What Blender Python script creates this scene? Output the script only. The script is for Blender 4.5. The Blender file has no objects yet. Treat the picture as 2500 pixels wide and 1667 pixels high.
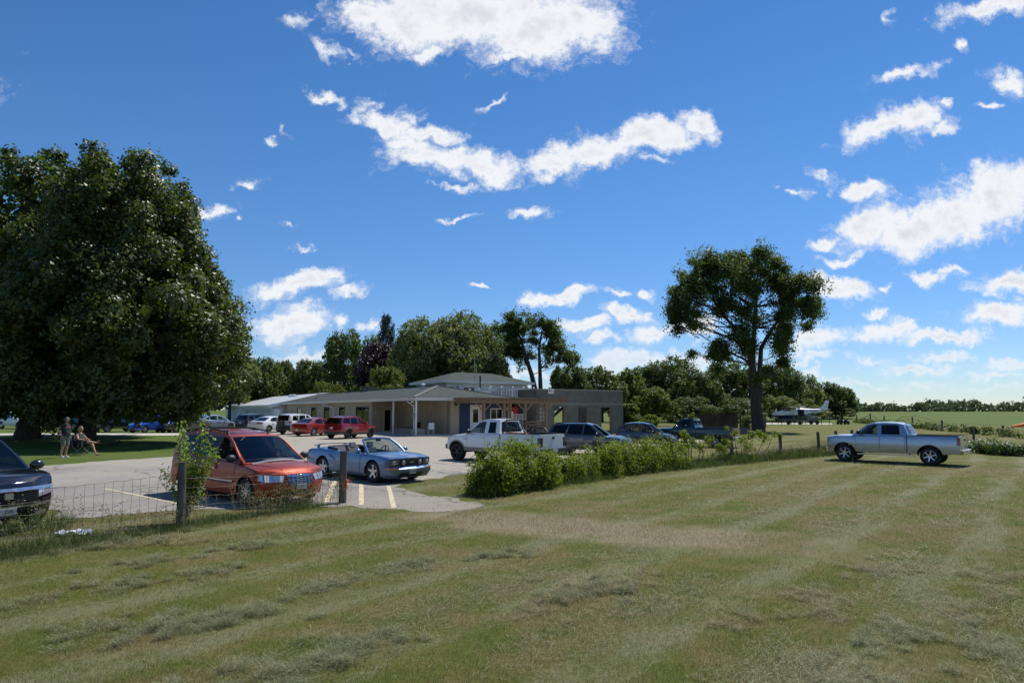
import bpy, bmesh, math, random
import numpy as np
from mathutils import Vector, Matrix
from mathutils.geometry import tessellate_polygon

SC = bpy.context.scene
COL = SC.collection
R_ = math.radians
PI = math.pi
rnd = random.Random(7)

# ------------------------------------------------------------------ camera, sky, sun, exposure
CAM_Z = 2.2
FPX = 1667.0            # focal length in photo pixels (24 mm on a 36 mm wide sensor)
PITCH = math.atan((1003 - 833.5) / FPX)
cam_d = bpy.data.cameras.new("camera")
cam_d.lens = 24.0
cam_d.sensor_width = 36.0
cam_d.clip_start = 0.1
cam_d.clip_end = 6000
cam = bpy.data.objects.new("camera", cam_d)
COL.objects.link(cam)
cam.location = (0, 0, CAM_Z)
cam.rotation_euler = (PI / 2 + PITCH, 0, 0)
SC.camera = cam

SUN_EL = R_(58)
SUN_AZ = math.atan2(0.66, 0.75)          # clockwise from +Y
SUN_DIR = Vector((math.sin(SUN_AZ) * math.cos(SUN_EL), math.cos(SUN_AZ) * math.cos(SUN_EL), math.sin(SUN_EL)))
sun_d = bpy.data.lights.new("sun", 'SUN')
sun_d.energy = 4.3
sun_d.angle = R_(0.53)
sun_d.color = (1.0, 0.955, 0.89)
sun = bpy.data.objects.new("sun", sun_d)
COL.objects.link(sun)
sun.rotation_euler = (-SUN_DIR).to_track_quat('-Z', 'Y').to_euler()
sun.location = (30, 30, 60)

SC.view_settings.view_transform = 'Standard'
SC.view_settings.look = 'None'
SC.view_settings.exposure = 0.3
SC.view_settings.gamma = 1.0
SC.view_settings.use_curve_mapping = False
SC.cycles.max_bounces = 6
SC.cycles.diffuse_bounces = 2
SC.cycles.glossy_bounces = 3
SC.cycles.transmission_bounces = 4
SC.cycles.transparent_max_bounces = 12
SC.cycles.caustics_reflective = False
SC.cycles.caustics_refractive = False
SC.cycles.sample_clamp_indirect = 3.0
SC.cycles.use_denoising = True
SC.cycles.denoiser = 'OPENIMAGEDENOISE'
SC.cycles.denoising_input_passes = 'RGB_ALBEDO_NORMAL'

# ------------------------------------------------------------------ node helper
class NT:
    def __init__(self, tree):
        self.t = tree
        self.n = tree.nodes
        self.l = tree.links
    def put(self, sock, v):
        if v is None:
            return
        if isinstance(v, bpy.types.NodeSocket):
            self.l.new(v, sock)
        else:
            if hasattr(sock.default_value, '__len__') and not hasattr(v, '__len__'):
                v = (v,) * len(sock.default_value)
            if hasattr(sock.default_value, '__len__') and len(sock.default_value) == 4 and len(v) == 3:
                v = (*v, 1.0)
            sock.default_value = v
    def m(self, op, a, b=None, c=None, clamp=False):
        nd = self.n.new('ShaderNodeMath'); nd.operation = op; nd.use_clamp = clamp
        self.put(nd.inputs[0], a); self.put(nd.inputs[1], b); self.put(nd.inputs[2], c)
        return nd.outputs[0]
    def v(self, op, a, b=None, s=None):
        nd = self.n.new('ShaderNodeVectorMath'); nd.operation = op
        self.put(nd.inputs[0], a); self.put(nd.inputs[1], b)
        if s is not None: self.put(nd.inputs['Scale'], s)
        return nd.outputs['Value'] if op in ('LENGTH', 'DOT_PRODUCT', 'DISTANCE') else nd.outputs[0]
    def noise(self, vec, scale, detail=4, rough=.55, dist=0., out='Fac'):
        nd = self.n.new('ShaderNodeTexNoise')
        self.put(nd.inputs['Vector'], vec)
        nd.inputs['Scale'].default_value = scale; nd.inputs['Detail'].default_value = detail
        nd.inputs['Roughness'].default_value = rough; nd.inputs['Distortion'].default_value = dist
        return nd.outputs[out]
    def mix(self, f, a, b, blend='MIX'):
        nd = self.n.new('ShaderNodeMix'); nd.data_type = 'RGBA'; nd.blend_type = blend
        self.put(nd.inputs[0], f); self.put(nd.inputs[6], a); self.put(nd.inputs[7], b)
        return nd.outputs[2]
    def step(self, x, a, b, lo=0., hi=1.):
        nd = self.n.new('ShaderNodeMapRange'); nd.interpolation_type = 'SMOOTHSTEP'; nd.clamp = True
        self.put(nd.inputs[0], x); self.put(nd.inputs[1], a); self.put(nd.inputs[2], b)
        self.put(nd.inputs[3], lo); self.put(nd.inputs[4], hi)
        return nd.outputs[0]
    def xyz(self, v):
        nd = self.n.new('ShaderNodeSeparateXYZ'); self.put(nd.inputs[0], v); return nd.outputs
    def comb(self, x, y, z):
        nd = self.n.new('ShaderNodeCombineXYZ')
        for i, q in enumerate((x, y, z)): self.put(nd.inputs[i], q)
        return nd.outputs[0]
    def bump(self, h, strength=.3, dist=.02):
        nd = self.n.new('ShaderNodeBump'); self.put(nd.inputs['Height'], h)
        nd.inputs['Strength'].default_value = strength; nd.inputs['Distance'].default_value = dist
        return nd.outputs[0]
    def pos(self):
        return self.n.new('ShaderNodeNewGeometry').outputs['Position']
    def rand(self):
        return self.n.new('ShaderNodeNewGeometry').outputs['Random Per Island']
    def obj(self):
        return self.n.new('ShaderNodeTexCoord').outputs['Object']

def newmat(name):
    m = bpy.data.materials.new(name)
    m.use_nodes = True
    return m, NT(m.node_tree), m.node_tree.nodes['Principled BSDF']

def pset(nt, p, **kw):
    names = dict(col='Base Color', rough='Roughness', metal='Metallic', coat='Coat Weight', coatr='Coat Roughness',
                 spec='Specular IOR Level', normal='Normal', alpha='Alpha', ecol='Emission Color', estr='Emission Strength')
    for k, v in kw.items():
        nt.put(p.inputs[names[k]], v)

MATS = {}
def mat(name, col, rough=.6, metal=0., coat=0., var=.12, scale=6., bump=0., spec=.5):
    """Plain surface with a little procedural mottling in colour and roughness."""
    if name in MATS: return MATS[name]
    m, nt, p = newmat(name)
    o = nt.obj()
    f = nt.noise(o, scale, 5, .6)
    c = nt.mix(f, tuple(q * (1 - var) for q in col), tuple(min(1, q * (1 + var)) for q in col))
    pset(nt, p, col=c, rough=nt.step(f, .2, .8, max(.02, rough - .08), min(1, rough + .08)), metal=metal, coat=coat, coatr=.03, spec=spec)
    if bump: pset(nt, p, normal=nt.bump(f, bump, .02))
    MATS[name] = m
    return m

def paint(name, col, metal=.35, rough=.34, coat=1., dirt=.25):
    """Car paint: flakes, clear coat, road dust low on the body."""
    m, nt, p = newmat(name)
    o = nt.obj()
    fl = nt.noise(o, 900, 0)
    c = nt.mix(nt.step(fl, .35, .7), tuple(q * .86 for q in col), tuple(min(1, q * 1.1) for q in col))
    z = nt.xyz(o)[2]
    d = nt.m('MULTIPLY', nt.step(z, .75, .2), nt.m('MULTIPLY', nt.noise(o, 5, 6, .65), dirt * 1.6), clamp=True)
    c = nt.mix(d, c, (.20, .18, .15))
    pset(nt, p, col=c, rough=nt.m('ADD', nt.m('MULTIPLY', d, .5), rough), metal=metal, coat=nt.m('SUBTRACT', coat, d, clamp=True), coatr=.04)
    return m

def glassmat(name, tint, refl=1.0):
    m = bpy.data.materials.new(name); m.use_nodes = True
    nt = NT(m.node_tree); n = nt.n
    n.remove(n['Principled BSDF'])
    out = n['Material Output']
    tr = n.new('ShaderNodeBsdfTransparent'); nt.put(tr.inputs[0], tint)
    gl = n.new('ShaderNodeBsdfGlossy'); nt.put(gl.inputs['Color'], (refl, refl, refl)); gl.inputs['Roughness'].default_value = .015
    fr = n.new('ShaderNodeFresnel'); fr.inputs['IOR'].default_value = 1.52
    f = nt.m('MULTIPLY', fr.outputs[0], .8, clamp=True)
    mx = n.new('ShaderNodeMixShader')
    nt.l.new(f, mx.inputs[0]); nt.l.new(tr.outputs[0], mx.inputs[1]); nt.l.new(gl.outputs[0], mx.inputs[2])
    nt.l.new(mx.outputs[0], out.inputs[0])
    return m

# ------------------------------------------------------------------ the sky
def gno(px, py):
    """photo position -> (x/y, z/y) of that direction in the world"""
    X = (px - 1250) / FPX; Y = -(py - 833.5) / FPX
    up = Y * math.cos(PITCH) + math.sin(PITCH); fw = math.cos(PITCH) - Y * math.sin(PITCH)
    return X / fw, up / fw

CLOUDS = [  # x, y, half width, half height, tilt (deg), weight  - directions of the cumulus in the sky
 (1150, 35, 250, 85, 0, 1.15), (985, 55, 150, 62, 8, 1.1), (1310, 70, 190, 75, -6, 1.1), (1430, 75, 90, 60, 0, 1), (880, 45, 60, 45, 0, 1), (1040, 125, 50, 18, 0, .9), (1250, 140, 70, 16, -8, .9),
 (800, 130, 38, 16, 28, .6), (725, 50, 26, 16, 10, .5), (850, 142, 20, 9, 0, .5),
 (790, 238, 52, 14, 22, .75), (945, 290, 80, 30, 6, 1), (1050, 318, 85, 24, 4, 1), (1010, 345, 60, 28, 30, .8), (1060, 378, 110, 34, 6, 1.05), (1185, 398, 100, 32, 12, 1.05), (1110, 440, 60, 10, -4, .7),
 (1195, 262, 32, 8, -32, .5), (905, 250, 26, 10, -30, .45), (660, 345, 16, 8, -10, .45), (690, 310, 8, 14, 0, .35),
 (1350, 405, 85, 30, -8, 1), (1450, 365, 120, 42, -16, 1.1), (1585, 325, 115, 42, -16, 1.15), (1695, 288, 52, 30, 28, .95), (1590, 385, 30, 12, -20, .5),
 (600, 456, 30, 11, 5, .75), (512, 516, 44, 13, -12, .7), (585, 522, 18, 7, 0, .5), (705, 537, 24, 6, 0, .5), (745, 592, 24, 8, 15, .45),
 (735, 696, 135, 30, -6, 1.05), (800, 672, 75, 24, -4, .95), (868, 722, 42, 16, -10, .75), (712, 790, 100, 42, -3, 1.05), (742, 858, 75, 16, 0, .85), (822, 798, 34, 24, -25, .8), (905, 796, 20, 14, 0, .7), (610, 868, 42, 10, 0, .7), (760, 895, 60, 14, 0, .6),
 (1292, 520, 52, 17, -14, .95), (1118, 531, 38, 8, -4, .7), (1165, 697, 24, 7, 0, .7), (1330, 728, 60, 20, -4, .95), (1382, 712, 45, 18, 0, .95), (1502, 713, 46, 11, 0, .9), (1590, 711, 26, 16, 0, .9),
 (1420, 800, 66, 22, -6, 1), (1500, 765, 40, 26, 0, .95), (1545, 772, 52, 20, -10, .95), (1460, 834, 42, 12, 0, .8), (1585, 812, 66, 24, -20, 1), (1520, 885, 120, 28, -8, 1.1), (1690, 870, 55, 26, -8, 1), (1300, 905, 70, 14, 0, .9), (1255, 905, 30, 16, 0, .8), (1690, 800, 70, 26, 0, .9),
 (2160, 320, 105, 38, -14, 1.05), (2235, 285, 70, 36, -16, 1.05), (2290, 312, 44, 18, -6, .7), (2315, 253, 20, 11, -25, .7), (2210, 182, 80, 15, -16, .85), (2345, 108, 20, 18, 20, .7), (2420, 22, 120, 26, -10, 1), (2475, 205, 46, 36, 10, .95), (2405, 275, 32, 9, -8, .7), (2180, 45, 12, 10, -30, .5),
 (2120, 475, 55, 30, 12, 1), (2110, 560, 95, 40, 0, 1), (2220, 555, 120, 58, -4, 1.15), (2330, 520, 130, 70, -10, 1.15), (2440, 480, 110, 78, -10, 1.15), (2000, 580, 40, 16, -15, .8), (2010, 440, 34, 14, 28, .55), (1940, 462, 26, 8, 0, .5), (2050, 610, 60, 12, -15, .7),
 (2045, 690, 80, 36, 4, 1.1), (2165, 692, 24, 10, -10, .8), (2265, 672, 48, 24, 14, .95), (2325, 660, 40, 14, -4, .85), (2450, 688, 85, 30, -4, 1.05), (2440, 758, 90, 28, -6, 1.05), (2122, 765, 34, 24, -6, .95),
 (1990, 838, 85, 30, -10, 1), (2130, 820, 90, 26, -14, 1), (2200, 805, 40, 22, 0, .9), (2310, 815, 110, 20, -6, 1), (1985, 878, 70, 12, 0, .9), (2240, 905, 95, 13, -3, .95), (2310, 870, 70, 18, -6, .85), (2460, 885, 60, 22, -8, .95), (1972, 906, 36, 13, 0, .9), (2130, 885, 60, 12, 0, .55), (2420, 918, 90, 10, -3, .75), (2020, 925, 22, 8, 0, .7),
 (2110, 945, 120, 8, 0, .5), (2260, 950, 60, 12, -12, .5), (2420, 952, 110, 9, 0, .45),
 (-250, 250, 200, 60, -10, 1), (-600, 500, 260, 80, 0, 1), (2900, 300, 260, 90, -8, 1.1), (3300, 650, 260, 70, 0, 1), (400, -500, 300, 120, 10, 1), (1900, -600, 380, 140, -5, 1.1), (2700, -300, 260, 100, 0, 1),
]

def build_world():
    w = bpy.data.worlds.new("World"); SC.world = w; w.use_nodes = True
    nt = NT(w.node_tree); n = nt.n
    bg = n['Background']
    sky = n.new('ShaderNodeTexSky'); sky.sky_type = 'NISHITA'; sky.sun_disc = False
    sky.sun_elevation = SUN_EL; sky.sun_rotation = SUN_AZ
    sky.altitude = 200; sky.air_density = 1.0; sky.dust_density = 0.0; sky.ozone_density = 4.0
    hs = n.new('ShaderNodeHueSaturation'); hs.inputs['Saturation'].default_value = 1.22; hs.inputs['Value'].default_value = 1.0
    nt.l.new(sky.outputs[0], hs.inputs['Color'])
    g = n.new('ShaderNodeTexCoord').outputs['Generated']
    s = nt.xyz(g)
    tint = nt.mix(nt.step(s[2], .0, .36), (.56, .63, .80), (.78, .79, .85))
    skyc = nt.mix(1.0, hs.outputs[0], tint, 'MULTIPLY')
    fy = nt.m('MAXIMUM', nt.m('ABSOLUTE', s[1]), .02)
    P = nt.comb(nt.m('DIVIDE', s[0], fy), nt.m('DIVIDE', s[2], fy), 0)
    n1 = nt.v('SUBTRACT', nt.noise(P, 9, 3, .6, out='Color'), (.5, .5, .5))
    n2 = nt.v('SUBTRACT', nt.noise(P, 36, 6, .68, out='Color'), (.5, .5, .5))
    Pw = nt.v('ADD', nt.v('ADD', P, nt.v('SCALE', n1, s=.085)), nt.v('SCALE', n2, s=.038))
    Pw = nt.v('MULTIPLY', Pw, (1, 1, 0))
    F = None
    for (cx, cy, rx, ry, a, wt) in CLOUDS:
        gx, gy = gno(cx, cy)
        mp = n.new('ShaderNodeMapping'); mp.vector_type = 'TEXTURE'
        # each lobe waits for the one before it, which keeps the shader's working memory small
        nt.put(mp.inputs['Vector'], Pw if F is None else nt.v('ADD', Pw, nt.v('SCALE', (1, 0, 0), s=nt.m('MULTIPLY', F, 1e-7))))
        kx = 1.16
        sc = 1 / math.cos(math.atan(gy)) ** 1.0
        mp.inputs['Location'].default_value = (gx, gy, 0)
        mp.inputs['Rotation'].default_value = (0, 0, -R_(a))
        mp.inputs['Scale'].default_value = (rx * kx / FPX * sc, ry * kx / FPX * sc, 1)
        ln = nt.v('LENGTH', mp.outputs[0])
        f = nt.m('MULTIPLY_ADD', ln, -wt, wt)
        F = f if F is None else nt.m('SMOOTH_MAX', F, f, .12)
    fine = nt.noise(P, 60, 8, .72)
    med = nt.noise(P, 14, 6, .62)
    dens = nt.m('ADD', F, nt.m('MULTIPLY', nt.m('SUBTRACT', fine, .52), 1.25))
    dens = nt.m('ADD', dens, nt.m('MULTIPLY', nt.m('SUBTRACT', med, .5), .75))
    alpha = nt.step(dens, -.06, .60)
    veil = nt.m('MULTIPLY', nt.step(nt.m('ADD', F, nt.m('MULTIPLY', nt.m('SUBTRACT', nt.noise(nt.v('MULTIPLY', Pw, (1, 1.6, 1)), 26, 8, .75), .55), 3.6)), -.30, .70), .5)
    alpha = nt.m('MAXIMUM', alpha, veil)
    # cloud body: sunlit white with soft grey where it is thick
    thick = nt.step(nt.m('ADD', dens, nt.m('MULTIPLY', nt.m('SUBTRACT', nt.noise(P, 22, 6, .62), .5), 1.5)), .50, 1.4)
    ccol = nt.mix(thick, CLOUD_HI, CLOUD_LO)
    # far low cloud fades into the bright air above the horizon
    up = nt.m('DIVIDE', s[2], fy)
    fade = nt.step(up, .0, .14, .45, 1.0)
    alpha = nt.m('MULTIPLY', alpha, fade)
    alpha = nt.m('MULTIPLY', alpha, nt.step(s[2], -.005, .01))
    col = nt.mix(alpha, skyc, ccol)
    nt.l.new(col, bg.inputs[0])
    bg.inputs[1].default_value = SKY_STRENGTH
    w.cycles.sampling_method = 'MANUAL'; w.cycles.sample_map_resolution = 512

SKY_STRENGTH = 0.115
CLOUD_HI = (6.3, 6.45, 6.7)
CLOUD_LO = (4.9, 5.1, 5.5)
build_world()

# ------------------------------------------------------------------ mesh + scene helpers
class MB:
    """collects pieces, then links them as ONE mesh object"""
    def __init__(self): self.v = []; self.f = []
    def add(self, vs, fs):
        o = len(self.v); self.v.extend([tuple(p) for p in vs]); self.f.extend([tuple(i + o for i in q) for q in fs]); return self
    def box(self, c, s, M=None):
        x, y, z = (q / 2 for q in s)
        vs = [Vector((c[0] + i * x, c[1] + j * y, c[2] + k * z)) for i in (-1, 1) for j in (-1, 1) for k in (-1, 1)]
        if M is not None: vs = [M @ p for p in vs]
        return self.add(vs, [(0, 1, 3, 2), (4, 6, 7, 5), (0, 4, 5, 1), (2, 3, 7, 6), (0, 2, 6, 4), (1, 5, 7, 3)])
    def bar(self, a, b, w, h=None, up=(0, 0, 1)):
        """a box-section bar from a to b"""
        a = Vector(a); b = Vector(b); h = w if h is None else h
        d = (b - a); L = d.length
        if L < 1e-6: return self
        d /= L; up = Vector(up)
        if abs(d.dot(up)) > .98: up = Vector((1, 0, 0)) if abs(d.x) < .9 else Vector((0, 1, 0))
        s = d.cross(up).normalized(); u = s.cross(d)
        vs = [p + s * i * w / 2 + u * j * h / 2 for p in (a, b) for i, j in ((-1, -1), (1, -1), (1, 1), (-1, 1))]
        return self.add(vs, [(3, 2, 1, 0), (4, 5, 6, 7), (0, 1, 5, 4), (1, 2, 6, 5), (2, 3, 7, 6), (3, 0, 4, 7)])
    def tube(self, pts, rad, n=8, cap=True):
        pts = [Vector(p) for p in pts]
        if not hasattr(rad, '__len__'): rad = [rad] * len(pts)
        rings = []; prev = None
        for i, p in enumerate(pts):
            d = (pts[min(i + 1, len(pts) - 1)] - pts[max(i - 1, 0)]).normalized()
            if prev is None:
                a = Vector((0, 0, 1)) if abs(d.z) < .9 else Vector((1, 0, 0))
                s = d.cross(a).normalized()
            else:
                s = (prev - d * prev.dot(d)).normalized()
            prev = s; t = d.cross(s)
            rings.append([p + (s * math.cos(k * 2 * PI / n) + t * math.sin(k * 2 * PI / n)) * rad[i] for k in range(n)])
        vs = [q for r in rings for q in r]; fs = []
        for i in range(len(pts) - 1):
            for k in range(n):
                fs.append((i * n + k, i * n + (k + 1) % n, (i + 1) * n + (k + 1) % n, (i + 1) * n + k))
        if cap:
            fs.append(tuple(range(n))[::-1]); fs.append(tuple(range((len(pts) - 1) * n, len(pts) * n)))
        return self.add(vs, fs)
    def lathe(self, prof, n=24, M=None, closed=False):
        """prof = [(r, h)] about the local Z axis"""
        vs = []; fs = []
        for r, h in prof:
            for k in range(n):
                a = 2 * PI * k / n; vs.append(Vector((r * math.cos(a), r * math.sin(a), h)))
        m = len(prof)
        for i in range(m if closed else m - 1):
            j = (i + 1) % m
            for k in range(n):
                fs.append((i * n + k, i * n + (k + 1) % n, j * n + (k + 1) % n, j * n + k))
        if not closed:
            if prof[0][0] > 1e-4: fs.append(tuple(range(n))[::-1])
            if prof[-1][0] > 1e-4: fs.append(tuple(range((m - 1) * n, m * n)))
        if M is not None: vs = [M @ p for p in vs]
        return self.add(vs, fs)
    def ball(self, c, r, n=10, m=7, sq=(1, 1, 1)):
        prof = [(max(1e-5, r * math.sin(PI * i / m)), -r * math.cos(PI * i / m)) for i in range(m + 1)]
        M = Matrix.Translation(Vector(c)) @ Matrix.Diagonal((*sq, 1))
        return self.lathe(prof, n, M)
    def holed(self, outer, holes, T, th):
        """flat panel in local (u,v) with holes, T(u,v,w)->world, thickness th along w"""
        loops = [outer] + list(holes)
        pts = [Vector((p[0], p[1], 0)) for lp in loops for p in lp]
        tris = tessellate_polygon([[Vector((p[0], p[1], 0)) for p in lp] for lp in loops])
        n = len(pts)
        self_v = [T(p.x, p.y, 0) for p in pts]
        fs = [tuple(t) for t in tris]
        if th:
            self_v += [T(p.x, p.y, th) for p in pts]
            fs += [tuple(i + n for i in t[::-1]) for t in tris]
            o = 0
            for lp in loops:
                k = len(lp)
                for i in range(k): fs.append((o + i, o + (i + 1) % k, n + o + (i + 1) % k, n + o + i))
                o += k
        return self.add(self_v, fs)
    def prism(self, poly, T, th): return self.holed(poly, [], T, th)
    def build(self, name, m, parent=None, smooth=35, bevel=0, fix=True):
        me = bpy.data.meshes.new(name); me.from_pydata([tuple(p) for p in self.v], [], self.f)
        if bevel or fix:
            bm = bmesh.new(); bm.from_mesh(me)
            if fix:
                bmesh.ops.remove_doubles(bm, verts=bm.verts, dist=1e-5)
                bmesh.ops.recalc_face_normals(bm, faces=bm.faces)
            if bevel:
                es = [e for e in bm.edges if len(e.link_faces) == 2 and e.calc_face_angle(0) > R_(40)]
                bmesh.ops.bevel(bm, geom=es, offset=bevel, segments=2, affect='EDGES', clamp_overlap=True)
            bm.to_mesh(me); bm.free()
        if smooth: me.shade_smooth(); me.set_sharp_from_angle(angle=R_(smooth))
        me.update()
        return link(name, me, m, parent)

def link(name, me, m, parent=None):
    if m is not None: me.materials.append(m)
    o = bpy.data.objects.new(name, me); COL.objects.link(o)
    if parent is not None: o.parent = parent
    return o

def tag(o, label=None, cat=None, group=None, kind=None):
    if label: o['label'] = label
    if cat: o['category'] = cat
    if group: o['group'] = group
    if kind: o['kind'] = kind
    return o

def thing(name, label, cat, loc=(0, 0, 0), rz=0, group=None):
    o = bpy.data.objects.new(name, None); COL.objects.link(o)
    o.empty_display_size = .2
    o.location = loc; o.rotation_euler = (0, 0, rz)
    return tag(o, label, cat, group)

def copy_tree(o, parent=None):
    c = o.copy(); COL.objects.link(c)
    if parent is not None: c.parent = parent
    for ch in list(o.children): copy_tree(ch, c)
    return c

def np_mesh(name, verts, k, m, parent=None):
    """mesh of len(verts)//k separate k-gons"""
    nv = len(verts); nf = nv // k
    me = bpy.data.meshes.new(name)
    me.vertices.add(nv); me.vertices.foreach_set('co', np.ascontiguousarray(verts, dtype=np.float32).ravel())
    me.loops.add(nv); me.loops.foreach_set('vertex_index', np.arange(nv, dtype=np.int32))
    me.polygons.add(nf); me.polygons.foreach_set('loop_start', np.arange(0, nv, k, dtype=np.int32))
    me.update(calc_edges=True)
    return link(name, me, m, parent)

def evaluated_mesh(o):
    dg = bpy.context.evaluated_depsgraph_get()
    return bpy.data.meshes.new_from_object(o.evaluated_get(dg))

def skin(joints, edges, sub=2):
    """one continuous surface grown round a skeleton; joints = {name: (pos, radius[, radius2])}"""
    keys = list(joints); me = bpy.data.meshes.new("skeleton")
    me.from_pydata([joints[k][0] for k in keys], [(keys.index(a), keys.index(b)) for a, b in edges], [])
    o = bpy.data.objects.new("skeleton", me); COL.objects.link(o)
    md = o.modifiers.new("skin", 'SKIN'); md.use_smooth_shade = True
    for i, k in enumerate(keys):
        sv = me.skin_vertices[0].data[i]; r = joints[k][1]; r2 = joints[k][2] if len(joints[k]) > 2 else r
        sv.radius = (r, r2); sv.use_root = (i == 0)
    if sub:
        s = o.modifiers.new("sub", 'SUBSURF'); s.levels = sub; s.render_levels = sub
    out = evaluated_mesh(o)
    bpy.data.objects.remove(o); bpy.data.meshes.remove(me)
    return out

def text_mesh(body, size, th=.002):
    c = bpy.data.curves.new("lettering", 'FONT'); c.body = body; c.size = size; c.align_x = 'CENTER'; c.align_y = 'CENTER'; c.extrude = th
    o = bpy.data.objects.new("lettering", c); COL.objects.link(o)
    me = evaluated_mesh(o); bpy.data.objects.remove(o); bpy.data.curves.remove(c)
    return me

def lettering(name, body, size, M, m, parent=None, sx=1.):
    me = text_mesh(body, size); me.transform(M @ Matrix.Diagonal((sx, 1, 1, 1)))
    return link(name, me, m, parent)

# ------------------------------------------------------------------ terrain
def sst(a, b, x):
    t = np.clip((np.asarray(x, float) - a) / (b - a), 0, 1); return t * t * (3 - 2 * t)

def gz(x, y):
    x = np.asarray(x, float); y = np.asarray(y, float)
    xs = 25 * np.tanh(x / 30.0) * 1.1
    ys = 50 * np.tanh(np.maximum(y, -20) / 62.0) * 1.12
    z = -.36 - .012 * xs + .0095 * ys
    z = z + 2.05 * sst(140, 300, y) * (1 - .35 * sst(300, 520, y))
    z = z + .03 * np.sin(x * .35 + 1.3) * np.sin(y * .27) * sst(60, 30, y)
    return z

def at(px, py, dz=0.):
    """photo position -> the point of the ground seen there"""
    gx, gv = gno(px, py)
    lo, hi = 2., 900.
    f = lambda t: CAM_Z + gv * t - float(gz(gx * t, t)) - dz
    t = 3.; st = .25
    while t < 900 and f(t) > 0: t += max(st, t * .01)
    a, b = max(2., t - max(st, t * .012)), t
    for _ in range(30):
        c = (a + b) / 2
        if f(c) > 0: a = c
        else: b = c
    return Vector((gx * b, b, float(gz(gx * b, b))))

def atd(px, d):
    """the ground point at depth d in that photo column"""
    x = gno(px, 1003)[0] * d
    return Vector((x, d, float(gz(x, d))))

def zat(py, d):
    """height seen at photo row py at depth d"""
    return CAM_Z + gno(1250, py)[1] * d

def vnoise(x, y, seed=0):
    rs = np.random.RandomState(seed); tab = rs.rand(256, 256)
    xi = np.floor(x).astype(int); yi = np.floor(y).astype(int); fx = x - xi; fy = y - yi
    fx = fx * fx * (3 - 2 * fx); fy = fy * fy * (3 - 2 * fy)
    g = lambda i, j: tab[(xi + i) % 256, (yi + j) % 256]
    return (g(0, 0) * (1 - fx) + g(1, 0) * fx) * (1 - fy) + (g(0, 1) * (1 - fx) + g(1, 1) * fx) * fy
# ------------------------------------------------------------------ ground
FD = Vector((.62, .785))                 # direction of the mowing rows and of the wire fences
FN = Vector((.785, -.62))
TRK_A, TRK_B = at(1130, 1262), at(1960, 1335)

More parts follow.
